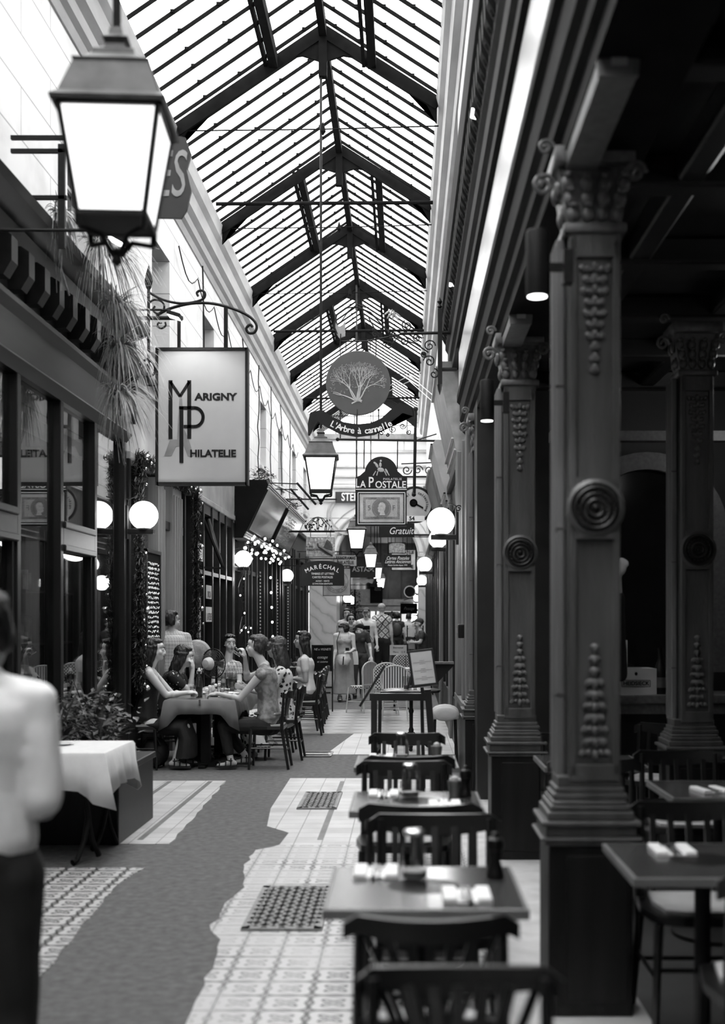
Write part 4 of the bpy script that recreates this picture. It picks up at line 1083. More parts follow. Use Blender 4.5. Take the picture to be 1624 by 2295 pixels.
simple_sign(748, 1243, 799, 1269, 33, 'pale grey sign reading PANORAMAS PHILATELIE', mk('panorama_board', .3, .6), [('PANORAMAS', .52, .3, .12, .75, {'bold': .003}), ('PHILATÉLIE', .5, .7, .12, .78, {'bold': .003})], tm=blackm, frame=.015, wallx=WL, barpy=1236)
r = simple_sign(674, 1257, 771, 1313, 24, 'black arch-topped sign headed MARECHAL in white capitals', black, [('TIMBRES ET LETTRES', .5, .52, .058, .85, {}), ('CARTES POSTALES', .5, .66, .058, .85, {}), ('ACHAT - VENTE', .5, .81, .044, .85, {}), ('ESTIMATION GRATUITE', .5, .92, .044, .85, {})], arch=.12, wallx=WL, barpy=1252)
arc_text('lettering', 'MARÉCHAL', .115, white, r, (0, -.52), .65, 122, 58, .003, bold=.001, y=-.006)
r = simple_sign(724, 1273, 785, 1335, 28, 'square pale sign with a ring of lettering, pizzas au feu de bois', mk('pizza_board', .33, .5), wallx=WL, barpy=1268, frame=.015)
arc_text('lettering', 'pizzas au feu de bois', .065, mk('ring_ink', .08, .6), r, (0, 0), .215, 190, 350, .002, True, y=-.008)
b = MB()
for R in (.26, .18): b.tube([(R*math.cos(2*PI*k/32), -.006, R*math.sin(2*PI*k/32)) for k in range(33)], .004, 4)
obj('ring_print', b, MATS['ring_ink'], r)
# ASTAIR awning
c = at(812, 1275, 41); r = empty('awning', c, 'dark awning box lettered ASTAIR inside the arch', 'awning')
b = MB(); b.prism([(0, .42), (0, -.3), (.5, .3), (.5, .42)], .9, 'yz', -.45); obj('canopy', b, mk('awning_dark', .03, .7), r)
text('lettering', 'ASTAIR', .24, white, r, (.02, -.006, -.02), .004, sx=.95, bold=.002)
b = MB(); b.prism([(-.35, -.33), (.4, -.33), (.33, -.5), (.2, -.46), (.05, -.52), (-.1, -.46), (-.3, -.5)], .05, 'xz', .1); obj('valance', b, ltpaint, r); b = MB()
for x in (-.4, .4): b.tube([(x, .4, .4), (x, .4, 5.21-r.location.z)], .015, 6)
obj('hanging_rod', b, iron, r)
simple_sign(829, 1315, 857, 1352, 46, 'plain black hanging banner under the dark awning', blackm, [('SERVICE', .6, .08, .07, .9, {}), ('TRAITEUR', .6, .2, .07, .8, {})], tm=mk('dim_letter', .2, .6), wallx=-2.1, barpy=1311)
simple_sign(897, 1352, 935, 1376, 50, 'black hanging board at the right of the far passage', blackm, [('Passage', .5, .5, .18, .8, {'shear': .4})], tm=MATS['dim_letter'], wallx=.7, barpy=1350)
simple_sign(853, 1371, 893, 1387, 74.6, 'dark far signboard with blocky white letters at the end', blackm, [('LE KIKEO', .5, .5, .42, .78, {'bold': .02})], cat='wall sign', name='wall_sign')
c = at(918, 1326, 39.5); r = empty('hanging_sign', c, 'small round pale sign with rings, right of the far lanterns', 'shop sign')
b = MB(); b.lathe([(.2, 0), (.2, .05)], (0,0,0), 28, 'y'); obj('disc', b, ltpaint, r); b = MB(); b.tube([(0, .02, .25), (.55, .02, .25)], .012, 5); b.tube([(0, .02, .25), (0, .02, .19)], .01, 5); obj('hanging_bar', b, iron, r)
b = MB(); b.lathe([(.165, -.01), (.15, -.01), (.15, 0), (.165, 0)], (0,0,0), 28, 'y'); b.ell((0, -.005, .02), (.09, .01, .06), 8, 5); b.tube([(-.2, 0, -.28), (.0, 0, -.22), (.25, 0, -.2)], .012, 5); obj('print', b, blackm, r)
# far mural and beam inside the arch, vaulted lower passage
r = empty('mural_panel', at(880, 1300, 52), 'dark painted panel above the far passage', 'painting')
b = MB(); b.box(-.9, 1.0, 0, .05, -.8, 1.6); obj('panel', b, mk('mural', .03, .6, var=.8, scale=3), r)
b = MB()
for x in (-.92, -.2, .35, 1.0): b.box(x-.03, x+.03, -.03, .06, -.8, 1.6)
obj('frame', b, darkwood, r)
b = MB(); b.box(-2.1, .7, 52.06, 52.6, 2.05, 3.0); b.box(-2.1, .7, 51.98, 52.06, 2.05, 2.15); b.box(-2.1, .7, 51.98, 52.06, 2.3, 2.34)
struct(obj('trim_13', b, mk('far_beam', .3, .6)))

for y in (43, 50, 58, 67): lamp('POINT', 'passage_fill', (-.8, y, 3.4), 60, .3)  # unseen fill lamps added to brighten the passage beyond the arch
# ------------------------------------------------------------ cafe furniture, right side
def make_table(w=.62, d=.64, round_base=True):
    r = empty('cafe_table', (0,0,0))
    b = MB(); b.box(-w/2+.012, w/2-.012, -d/2+.012, d/2-.012, .722, .75, bev=.002); obj('tabletop', b, tabletop, r)
    b = MB()
    for x in (-w/2+.008, w/2-.008): b.box(x-.009, x+.009, -d/2, d/2, .718, .749, bev=.003)
    for y in (-d/2+.008, d/2-.008): b.box(-w/2, w/2, y-.009, y+.009, .718, .749, bev=.003)
    obj('edge_band', b, tableedge, r)
    b = MB(); b.lathe([(.035, .0), (.03, .1), (.03, .68), (.12, .715), (.12, .72)], (0,0,.03), 16); obj('pedestal', b, iron, r, True)
    b = MB(); b.lathe([(.24, 0), (.24, .02), (.2, .035), (.05, .06)], (0,0,0), 32); obj('base', b, iron, r, True)
    return r
def make_chair(wide=.44, fan=False):
    """bent back rail at y=0 (local), seat towards +y"""
    r = empty('cafe_chair', (0,0,0)); hw = wide/2
    b = MB(); pts = [(-hw+.02, .02), (-hw+.0, .2), (-hw+.03, .38), (-hw*.5, .42), (hw*.5, .42), (hw-.03, .38), (hw, .2), (hw-.02, .02)]
    b.prism(pts, .035, 'xy', .435); seat_ = obj('seat', b, chairblack, r)
    b = MB(); b.prism([(x*.8, .03+(y-.02)*.9) for x, y in pts], .018, 'xy', .468); obj('seat_pad', b, cushion, seat_)
    for s in (-1, 1):
        b = MB(); b.tube([(s*hw*.85, .02, .84), (s*hw*.86, .045, .45), (s*hw*.95, -.03, 0)], [.014, .019, .015], 8); obj('leg', b, chairblack, r, True)
        b = MB(); b.tube([(s*hw*.85, .38, .44), (s*hw*.92, .4, 0)], [.02, .014], 8); obj('leg', b, chairblack, r, True)
    b = MB(); n = 12
    front = []; 
    for k in range(n+1):
        t = -1+2*k/n; x = t*hw*1.04; y = -.05*(1-t*t)-.0
        z1 = .86-.012*(1-t*t) - (.03 if abs(t) > .95 else 0); z0 = z1-(.062 if fan else .085)*(1-.35*t*t)
        front.append((x, y, z0, z1))
    for k in range(n):
        (xa, ya, a0, a1), (xb, yb, b0, b1) = front[k], front[k+1]
        v = [b.bm.verts.new(p) for p in ((xa, ya-.011, a0), (xb, yb-.011, b0), (xb, yb-.011, b1), (xa, ya-.011, a1), (xa, ya+.011, a0), (xb, yb+.011, b0), (xb, yb+.011, b1), (xa, ya+.011, a1))]
        for f in ((0,1,2,3), (5,4,7,6), (3,2,6,7), (1,0,4,5)): b.bm.faces.new([v[i] for i in f])
        if k == 0: b.bm.faces.new([v[i] for i in (4,0,3,7)])
        if k == n-1: b.bm.faces.new([v[i] for i in (1,5,6,2)])
    bmesh.ops.remove_doubles(b.bm, verts=b.bm.verts, dist=.0005)
    obj('top_rail', b, chairblack, r, True)
    b = MB(); b.bar((-hw*.84, .01, .56), (hw*.84, .01, .56), .02, .035); obj('lower_rail', b, chairblack, r)
    for k in range(5 if not fan else 7):
        t = (-1+2*k/(4 if not fan else 6))*.62
        b = MB()
        if fan: b.bar((t*hw*.5, .01, .56), (t*hw*1.25, -.03*(1-t*t), .81), .026, .012)
        else: b.bar((t*hw, .01, .56), (t*hw, -.04*(1-t*t), .8), .026, .012)
        obj('slat', b, chairblack, r)
    b = MB(); z = .2
    b.tube([(-hw*.9, 0, z), (hw*.9, 0, z)], .01, 6); b.tube([(-hw*.9, .39, z+.06), (hw*.9, .39, z+.06)], .01, 6)
    for s in (-1, 1): b.tube([(s*hw*.9, 0, z+.03), (s*hw*.9, .39, z+.03)], .01, 6)
    obj('stretcher', b, chairblack, r)
    return r
def make_jar():
    r = empty('glass_carafe', (0,0,0))
    b = MB(); b.lathe([(.036, 0), (.042, .01), (.043, .09), (.036, .115), (.03, .13), (.034, .155)], (0,0,0), 20, cap=False); obj('glass_body', b, tableglass, r, True)
    b = MB(); b.lathe([(.037, 0), (.038, .012), (.030, .018)], (0,0,.15), 20); obj('lid', b, metal, r, True)
    b = MB(); b.lathe([(.0, .006), (.039, .008), (.04, .03), (.0, .031)], (0,0,0), 20, cap=False); obj('base_glass', b, dmetal, r, True)
    return r
def make_mill():
    r = empty('pepper_mill', (0,0,0))
    b = MB(); b.lathe([(.03, 0), (.032, .01), (.026, .03), (.018, .06), (.024, .085), (.026, .095)], (0,0,0), 16); obj('body', b, black, r, True)
    b = MB(); b.lathe([(.026, 0), (.03, .012), (.026, .035), (.008, .045), (.01, .055), (.0, .06)], (0,0,.096), 16); obj('head', b, black, r, True)
    return r
def make_setting():
    r = empty('place_setting', (0,0,0))
    b = MB(); b.box(-.075, -.03, -.09, .09, 0, .018, bev=.006); b.box(.03, .075, -.09, .09, 0, .018, bev=.006); b.box(-.075, .075, -.09, .09, 0, .006, bev=.002); obj('napkin', b, white, r)
    b = MB(); b.bar((-.008, -.1, .012), (-.008, .1, .012), .016, .004); b.bar((.012, -.1, .012), (.012, .02, .012), .008, .004)
    for k in range(4): b.bar((.003+k*.006, .02, .012), (.003+k*.006, .09, .012), .003, .003)
    obj('cutlery', b, metal, r)
    return r
def make_cup():
    r = empty('condiment_cup', (0,0,0))
    b = MB(); b.lathe([(.028, 0), (.036, .075), (.033, .075), (.026, .006)], (0,0,0), 16); obj('cup', b, dmetal, r, True)
    b = MB(); b.lathe([(.027, .05), (.02, .09), (.006, .1)], (0,0,0), 10); obj('contents', b, ltpaint, r, True)
    return r
T0 = make_table(); ch0 = make_chair(.5); chF = make_chair(.44, True); jar0 = make_jar(); mill0 = make_mill(); set0 = make_setting(); cup0 = make_cup()
used = {}
def place(src, loc, rz, label, cat, group):
    loc = tuple(loc)
    if src.name not in used:
        used[src.name] = 1; src.location = loc; src.rotation_euler.z = rz; tag(src, label, cat, group); return src
    return dup(src, loc, rz, label, group)
FZ = .008
rowt = [(.065, 3.92, 'nearest'), (.06, 5.78, 'second'), (.015, 7.42, 'third')]
tl = ['nearest dark square cafe table of the right-hand row', 'second dark square cafe table of the right-hand row', 'third dark square cafe table of the right-hand row, before the menu stand']
for (x, y, w_), l in zip(rowt, tl): place(T0, (x, y, FZ), 0, l, 'table', 'square cafe tables in the right-hand row')
# interior tables
place(T0, (1.08, 4.36, FZ), 0, 'dark square table inside the restaurant at the lower right edge', 'table', 'square tables inside the restaurant')
place(T0, (1.14, 7.42, FZ), 0, 'dark square table half hidden behind the near column', 'table', 'square tables inside the restaurant')
place(T0, (1.62, 6.2, FZ), 0, 'dark square table inside the restaurant right of the near column', 'table', 'square tables inside the restaurant')
cg = 'black bentwood chairs of the right-hand terrace'
place(chF, (.07, 3.12, FZ), 0, 'black chair with fanned slats in front of the nearest table', 'chair', cg)
place(chF, (.12, 2.62, FZ), PI, 'closest chair, only its rail in view at the bottom edge', 'chair', cg)
for (x, y, rz, l) in ((.12, 4.72, PI, 'black chair at the far side of the nearest table'), (.07, 5.02, 0, 'black chair in front of the second table, open slats showing'), (.0, 6.52, PI, 'black chair at the far side of the second table'),
                      (.03, 6.82, 0, 'black chair in front of the third table'), (.02, 8.15, PI, 'black chair at the far side of the third table'),):
    place(ch0, (x, y, FZ), rz, l, 'chair', cg)
cg2 = 'black bentwood chairs inside the restaurant'
for (x, y, rz, l) in ((1.2, 3.62, 0, 'black chair with pale pad in front of the table at the lower right edge'), (1.2, 5.05, PI, 'black chair behind the table at the lower right edge'),
                      (1.15, 8.15, PI, 'black chair at the far side of the table behind the near column'), (1.05, 6.66, 0, 'black chair whose splayed legs show between the two columns'),
                      (1.6, 7.05, PI, 'black chair beyond the inner table right of the near column'), (1.95, 8.9, 2.6, 'black chair deeper inside the restaurant by the bar')):
    place(ch0, (x, y, FZ), rz, l, 'chair', cg2)
TZ = FZ+.7505
names_ = ['nearest', 'second', 'third']
for i, (x, y, _) in enumerate(rowt):
    n_ = names_[i]
    place(jar0, (x-.0-.03+.0*i, y+.1, TZ), 0, 'glass water carafe with metal lid on the %s table' % n_, 'carafe', 'glass carafes on the right-hand tables')
    place(set0, (x-.16, y+.19, TZ), 0, 'folded white napkin and cutlery at the far side of the %s table' % n_, 'place setting', 'place settings on the right-hand tables')
    place(set0, (x+.13, y-.16, TZ), PI, 'folded white napkin and cutlery at the near side of the %s table' % n_, 'place setting', 'place settings on the right-hand tables')
    if i < 2: place(mill0, (x+.24, y+.12, TZ), 0, 'black pepper mill on the %s table' % n_, 'pepper mill', 'pepper mills')
    if i: place(cup0, (x+.19, y+.16, TZ), 0, 'small grey cup with sachets on the %s table' % n_, 'cup', 'small cups of sachets')
place(set0, (1.0, 4.5, TZ), 0, 'napkin and cutlery on the table at the lower right edge', 'place setting', 'place settings inside the restaurant')
place(set0, (1.0, 7.5, TZ), 0, 'napkin and cutlery on the table behind the near column', 'place setting', 'place settings inside the restaurant')
place(set0, (1.55, 6.1, TZ), .2, 'napkin and cutlery on the inner table right of the near column', 'place setting', 'place settings inside the restaurant')
place(cup0, (1.8, 6.2, TZ), 0, 'pale cup on the inner table at the right edge', 'cup', 'small cups inside the restaurant')

# bar back inside the restaurant: counter, white box, bottle
p = at(1428, 1560, 9.4)
r = empty('bar_counter', (2.05, 9.6, 0), 'dark bar counter inside the restaurant behind the near column', 'counter')
b = MB(); b.box(-.75, .75, -.25, .25, .0, .98); obj('body', b, darkwood, r)
b = MB(); b.box(-.8, .8, -.3, .28, .98, 1.05, bev=.008); b.box(-.78, .78, -.27, -.25, .9, .98); obj('countertop', b, woodlt, r)
r = empty('wine_box', (1.86, 9.5, 1.051), 'white champagne carton lettered HEIDSIECK on the bar counter', 'box')
b = MB(); b.box(-.19, .1, -.15, .15, 0, .2); obj('carton', b, ltpaint, r)
b = MB(); b.box(-.21, -.125, -.14, .14, .2, .42); obj('open_flap', b, ltpaint, r)
text('lettering', 'HEIDSIECK', .042, blackm, r, (-.06, -.153, .085), .001, bold=.001)
b = MB()
for z in (.06, .11): b.box(-.17, .05, -.153, -.15, z-.0015, z+.0015)
for x in (-.17, .05): b.box(x-.0015, x+.0015, -.153, -.15, .06, .11)
b.ell((-.06, -.152, .16), (.012, .002, .014), 6, 4); obj('printed_frame', b, blackm, r)
r = empty('champagne_bottle', (2.0, 9.42, 1.051), 'dark champagne bottle standing beside the white carton on the bar', 'bottle')
b = MB(); b.lathe([(.044, 0), (.046, .01), (.046, .17), (.036, .22), (.016, .27), (.014, .33), (.017, .335), (.016, .36)], (0,0,0), 20); obj('bottle_glass', b, black, r, True)
b = MB(); b.lathe([(.047, .05), (.047, .13)], (0,0,0), 20, cap=False); obj('label', b, dmetal, r, True)
# black wall box on the panelled front, step stone, doorstop mat
r = empty('door_intercom', (.575, 11.95, 1.52), 'small black wall-mounted box on the panelled wood front', 'wall box', rz=0)
b = MB(); b.box(-.04, .02, -.05, .05, -.07, .07, bev=.01); obj('case', b, black, r)
b = MB(); b.box(-.05, -.04, -.03, .03, -.02, .03); obj('button_plate', b, dmetal, r)

# menu stand: high dark stool frame holding a tilted framed menu
p = at(947, 1497, 9.9)
r = empty('menu_stand', (.1, 9.9, FZ), 'black chair-like easel carrying a tilted framed menu above the third table', 'menu stand')
def q(px, py, Y=9.9): v = at(px, py, Y); return (v.x-.1, v.y-9.9, v.z-FZ)
b = MB(); b.bar((q(838, 1560)[0], 0, .0), q(838, 1556), .05, .05); obj('leg', b, chairblack, r)
b = MB(); b.bar((q(975, 1560)[0]+.02, .0, .0), q(958, 1545), .055, .05); obj('leg', b, chairblack, r)
b = MB(); b.bar((q(952, 0)[0], .35, .0), (q(946, 0)[0], .35, q(0, 1560)[2]), .03, .03); obj('leg', b, chairblack, r)
b = MB(); b.bar((q(845, 0)[0], .35, .0), (q(850, 0)[0], .35, q(0, 1560)[2]), .03, .03); obj('leg', b, chairblack, r)
b = MB(); b.bar(q(828, 1562), q(966, 1562), .04, .06); obj('rail', b, chairblack, r)
b = MB(); b.bar((q(842, 0)[0], 0, .55), (q(848, 0)[0], .35, .55), .02, .03); obj('stretcher', b, chairblack, r)
b = MB(); b.bar((q(850, 0)[0], .35, q(0, 1560)[2]), (q(946, 0)[0], .35, q(0, 1560)[2]), .03, .04); obj('rail', b, chairblack, r)
b = MB(); b.bar(q(806, 1583), q(862, 1492), .03, .02); b.bar(q(912, 1545), q(925, 1505), .02, .03); obj('arm', b, chairblack, r)
R_ = Matrix.Translation(q(947, 1497)) @ Matrix.Rotation(math.radians(-8), 4, 'Y') @ Matrix.Rotation(math.radians(-14), 4, 'X') @ Matrix.Rotation(.12, 4, 'Z')
b = MB(); b.box(-.107, .107, -.008, .012, -.155, .155, R_, bev=.004); obj('menu_frame', b, black, r)
b = MB(); b.box(-.088, .088, -.0095, -.0085, -.135, .135, R_); obj('menu_paper', b, ltpaint, r)
b = MB()
for z in (.06, -.01, -.075):
    for k, w_ in ((0, .02), (1, .075), (2, .025)): b.box(-w_, w_, -.0108, -.01, z-.013*k-.002, z-.013*k+.002, R_)
obj('menu_print', b, dmetal, r)
b = MB(); b.bar(q(945, 1540), q(948, 1560), .03, .03); obj('menu_post', b, chairblack, r)
# round pedestal table with ornate cast foot, glasses
Yr = 15.2; c = Vector((at(921, 0, Yr).x, Yr, .004))
r = empty('bistro_table', c, 'round-topped table on a cast-iron clawed pedestal behind the menu easel', 'table')
b = MB(); b.lathe([(.36, .72), (.37, .73), (.37, .75), (.355, .757)], (0,0,0), 36); obj('tabletop', b, mk('grey_top', .04, .25), r, True)
b = MB(); b.lathe([(.05, .05), (.03, .12), (.024, .2), (.034, .24), (.022, .28), (.024, .45), (.034, .48), (.022, .52), (.024, .66), (.08, .7), (.1, .72)], (0,0,0), 16); obj('pedestal', b, iron, r, True)
b = MB()
for k in range(3):
    a = .5+2*PI*k/3; ca, sa = math.cos(a), math.sin(a)
    b.tube([(.02*ca, .02*sa, .2), (.08*ca, .08*sa, .13), (.16*ca, .16*sa, .1), (.24*ca, .24*sa, .03), (.28*ca, .28*sa, .022)], [.03, .028, .024, .022, .024], 8)
    for i in range(4): b.ell((.08*ca+.05*i*ca, .08*sa+.05*i*sa, .14-.028*i), (.028, .028, .018), 6, 5)
obj('claw_foot', b, iron, r, True)
def make_glass(h=.14, r0=.035, nm='drinking_glass'):
    r = empty(nm, (0,0,0))
    b = MB(); b.lathe([(r0*.75, 0), (r0*.8, .006), (r0, h), (r0*.95, h), (r0*.72, .012)], (0,0,0), 16, cap=False); obj('glass_body', b, tableglass, r, True)
    b = MB(); b.lathe([(r0*.7, .008), (r0*.8, h*.35)], (0,0,0), 14); obj('drink', b, dmetal, r, True)
    return r
gl0 = make_glass()
gg = 'glasses and jars on the bistro table behind the menu easel'
def P2(px, py, Y): v = at(px, py, Y); return v
for (dx, dy, s, l) in ((-.06, -.15, 1.2, 'tall glass jar at the front of the round bistro table'), (-.02, .0, 1.0, 'glass tumbler behind the tall jar on the bistro table'), (.05, .1, .9, 'small glass at the back of the bistro table')):
    d = place(gl0, (c.x+dx, c.y+dy, .762), 0, l, 'glass', gg); d.scale = (s, s, s)
# cushioned stool at the wall, angled shelf
r = empty('padded_stool', (at(997, 0, 13.2).x, 13.2, .004), 'low stool with a striped pleated cushion against the right wall', 'stool')
b = MB(); 
for k in range(7): b.ell((0, -.145+.048*k, .61+.012*(k % 2)), (.15, .026, .08), 16, 8)
b.box(-.145, .145, -.155, .155, .55, .60, bev=.02); obj('cushion', b, mk('striped_cushion', .42, .7, var=.25, scale=8, stretch=(.4, 9, 1)), r, True)
for x in (-.11, .11):
    for y in (-.12, .12):
        b = MB(); b.tube([(x, y, .56), (x*1.15, y*1.15, 0)], .014, 6); obj('leg', b, iron, r)
b = MB(); b.box(-.13, .13, -.13, .13, .12, .14); obj('stretcher', b, iron, r)
r = empty('wall_shelf', at(992, 1488, 13.4), 'small angled wall shelf right of the tilted menu', 'shelf')
b = MB(); b.box(-.14, .12, -.06, .06, 0, .025); obj('shelf_board', b, woodlt, r)
b = MB(); b.prism([(-.14, 0), (.12, 0), (.12, -.02), (-.05, -.2), (-.14, -.2)], .02, 'xz', -.0); obj('shelf_bracket', b, darkwood, r)

# ------------------------------------------------------------ rattan chairs and far terrace (right)
def weave(name, a, bb, s):
    m = checker_mat(name, a, bb, s, 0, .5); return m
weave1 = weave('rattan_check', .6, .02, 36)
def strip_mat():
    m, nt, b = new_mat('rattan_strips')
    tc = nd(nt, 'ShaderNodeTexCoord'); w = nd(nt, 'ShaderNodeTexWave'); w.inputs['Scale'].default_value = 7.5; w.bands_direction = 'X'
    nt.links.new(tc.outputs['Object'], w.inputs[0]); r = ramp(nt, w.outputs[0], [(.35, .015), (.5, .55)]); nt.links.new(r.outputs[0], b.inputs['Base Color']); return m
weave2 = strip_mat()
def make_rattan(m):
    r = empty('rattan_chair', (0,0,0))
    b = MB(); b.prism([(.22*math.cos(t)*(1.0), .22+.21*math.sin(t)) for t in [2*PI*k/20 for k in range(20)]], .04, 'xy', .43); obj('seat', b, weave1, r)
    b = MB(); arch_ = [(-.2, .45), (-.215, .7)]+[(-.215*math.cos(t), .74+.16*math.sin(t)) for t in [PI*k/10 for k in range(11)]]+[(.215, .7), (.2, .45)]
    b.prism(arch_, .012, 'xz', .02); obj('backrest', b, m, r)
    b = MB(); b.tube([(x*1.03, .026, z) for x, z in arch_], .014, 8); b.tube([(-.2, .026, .5), (.2, .026, .5)], .011, 6); obj('back_frame', b, rattan, r, True)
    for x in (-.18, .18):
        for y in (.04, .38): b = MB(); b.tube([(x, y, .45), (x*1.15, y+(.03 if y > .2 else -.04), 0)], .013, 6); obj('leg', b, rattan, r, True)
    b = MB(); b.tube([(-.19, .03, .2), (-.19, .39, .2), (.19, .39, .2), (.19, .03, .2), (-.19, .03, .2)], .009, 6); obj('stretcher', b, rattan, r)
    return r
ra1, ra2 = make_rattan(weave1), make_rattan(weave2); rg_ = 'rattan bistro chairs'
place(ra1, (at(866, 0, 20.6).x, 20.6, .004), .1, 'rattan bistro chair with a checkered woven back', 'chair', rg_)
place(ra2, (at(885, 0, 19.9).x, 19.4, .004), 0, 'rattan bistro chair with a vertically striped back, nearest of the rattan ones', 'chair', rg_)
place(ra2, (at(833, 0, 21.4).x, 21.2, .004), .9, 'rattan bistro chair turned sideways at the left of the checkered one', 'chair', rg_)
place(ra1, (at(905, 0, 24).x, 24.6, gz(24.6)), PI, 'rattan chair beyond the placemat table, half hidden', 'chair', rg_)
r = empty('terrace_table', (at(885, 0, 22).x, 22.0, .004), 'pale square terrace table laid with placemats beyond the rattan chairs', 'table')
b = MB(); b.box(-.33, .3, -.33, .33, .73, .76); obj('tabletop', b, ltpaint, r)
b = MB(); b.box(-.03, .03, -.03, .03, 0, .73); b.box(-.25, .25, -.03, .03, 0, .04); b.box(-.03, .03, -.25, .25, 0, .04); obj('pedestal', b, iron, r)
r = empty('placemat', (at(875, 0, 22).x, 21.95, .766), 'paper placemat with a crab drawing on the pale terrace table', 'placemat')
b = MB(); b.box(-.22, .2, -.14, .14, 0, .003); obj('sheet', b, white, r)
b = MB()
for k in range(6): b.ell((-.14+.05*k, .02-.03*(k % 2), .004), (.03, .012, .002), 6, 4)
b.box(-.18, .12, -.1, -.09, .003, .005); obj('print', b, blackm, r)
r = empty('menu_board', at(892, 1457, 24.2), 'small standing menu card with drawings at the far edge of the terrace table', 'menu board')
b = MB(); b.box(-.17, .17, 0, .02, -.1, .1); obj('panel', b, ltpaint, r)
text('lettering', 'Bienvenue', .05, blackm, r, (0, -.004, .05), .001); text('lettering', 'Menu   12 €', .05, blackm, r, (.02, -.004, -.04), .001)
b = MB()
for x in (-.15, .15): b.bar((x, .03, -.1), (x, .08, -r.location.z+gz(24.2)), .02, .02)
obj('leg', b, woodlt, r)
# card rack and seated figure's stall
r = empty('card_rack', (at(930, 0, 26).x, 26, gz(26)), 'dark postcard rack stacked with pictures at the right of the passage', 'rack')
b = MB()
for x in (-.17, .17): b.bar((x, 0, 0), (x, 0, 1.45), .025, .025)
for k in range(5): b.bar((-.17, 0, .3+.27*k), (.17, 0, .3+.27*k), .02, .02)
obj('rack_frame', b, iron, r)
for k in range(8):
    b = MB(); b.box(-.15+.16*(k % 2), -.01+.16*(k % 2), -.03, -.015, .4+.27*(k//2), .6+.27*(k//2)); obj('postcard', b, (ltpaint, dmetal, blackm)[k % 3], r)
# left far: stacked chairs, chalkboard, bar tables
r = empty('chalkboard', at(722, 1468, 21.5), 'framed chalkboard headed NE e VIGNETI beside the far left tables', 'chalkboard')
b = MB(); b.box(-.17, .17, 0, .03, -.27, .16); obj('panel', b, blackm, r)
b = MB()
for x in (-.18, .18): b.box(x-.012, x+.012, -.01, .04, -r.location.z+.004, .18)
b.box(-.18, .18, -.01, .04, .16, .18); b.box(-.18, .18, -.01, .04, -.29, -.27); obj('frame', b, darkwood, r)
text('lettering', 'NE e VIGNETI', .055, ltpaint, r, (0, -.004, .1), .001, shear=.2, sx=.9); text('lettering', 'cotage', .07, ltpaint, r, (0, -.004, -.04), .001, shear=.3); text('lettering', 'et cuisine', .05, ltpaint, r, (0, -.004, -.12), .001, shear=.3)
def make_longtable():
    r = empty('terrace_table', (0,0,0))
    b = MB(); b.box(-.38, .38, -.38, .38, .72, .75); obj('tabletop', b, darkwood, r)
    b = MB(); b.box(-.03, .03, -.03, .03, 0, .72); b.box(-.28, .28, -.03, .03, 0, .03); b.box(-.03, .03, -.28, .28, 0, .03); obj('pedestal', b, iron, r)
    return r
lt0 = make_longtable(); wg = make_glass(.17, .032, 'wine_glass'); sc0 = make_chair(.42)
for k, y in enumerate((22.6, 24.2, 25.8, 27.4)):
    z = gz(y); X_ = -1.85
    l = ['nearest', 'second', 'third', 'farthest'][k]
    place(lt0, (X_, y, z), 0, 'dark set table of the far left terrace, the %s of four' % l, 'table', 'dark tables of the far left terrace')
    for j, (dx, dy) in enumerate(((-.2, -.1), (-.05, .15), (.12, -.15), (.25, .1))):
        place(wg, (X_+dx, y+dy, z+.751), 0, 'upturned wine glass on a dark table of the far left terrace, %s table' % l, 'glass', 'wine glasses on the %s far left table' % l)
for k, (x, y, rz) in enumerate(((-1.3, 17.9, PI/2), (-1.27, 18.7, PI/2), (-1.3, 19.6, PI/2), (-1.32, 20.5, PI/2))):
    place(sc0, (x, y, .004), rz, 'dark chair in the line behind the woman in the white top, %s' % ['closest to her', 'second from her', 'third from her', 'farthest from her'][k], 'chair', 'chairs in line behind the woman in the white top')
# floor grates and hatches
def grate(x0, x1, y0, y1, label):
    r = empty('floor_grate', ((x0+x1)/2, (y0+y1)/2, .004), label, 'grate'); w, d = (x1-x0)/2, (y1-y0)/2
    b = MB(); b.box(-w, w, -d, d, 0, .002); obj('pit', b, blackm, r)
    b = MB()
    for x in (-w, w): b.box(x-.022, x+.022, -d-.02, d+.02, 0, .014)
    for y in (-d, d): b.box(-w-.02, w+.02, y-.022, y+.022, 0, .014)
    obj('frame', b, mk('cast_grey', .22, .5), r) if 'cast_grey' not in MATS else obj('frame', b, MATS['cast_grey'], r)
    b = MB(); s = .095; k = -int((w+d)/s)-1
    while k*s < w+d:
        for sg_ in (-1, 1):     # diagonal bars clipped to the frame
            c0 = k*s; pts = []
            lo, hi = max(-w, (c0-d)), min(w, (c0+d))
            if hi-lo > .02:
                pa = (lo, sg_*(c0-lo)); pb = (hi, sg_*(c0-hi)); b.bar((*pa, .01), (*pb, .01), .02, .008)
        k += 1
    obj('lattice', b, MATS['cast_grey'], r)
grate(-.83, -.45, 6.3, 7.28, 'large square floor grate with diagonal lattice near the camera')
grate(-.9, -.6, 10.35, 11.3, 'smaller lattice floor grate farther along the pale tiles')
r = empty('floor_hatch', (-1.05, 14.6, .004), 'small framed hatch in the asphalt with a bright sliver', 'hatch')
b = MB()
for x in (-.17, .17): b.box(x-.012, x+.012, -.25, .25, 0, .01)
for y in (-.25, .25): b.box(-.17, .17, y-.02, y+.02, 0, .01)
obj('frame', b, dmetal, r); b = MB(); b.box(-.15, .13, .0, .12, .0, .006); obj('plate', b, ltpaint, r)
tag(obj('door_mat', MB().box(.38, .56, 9.3, 10.9, .0, .02), asphalt), 'narrow dark mat on the stone strip by the second column', 'mat')

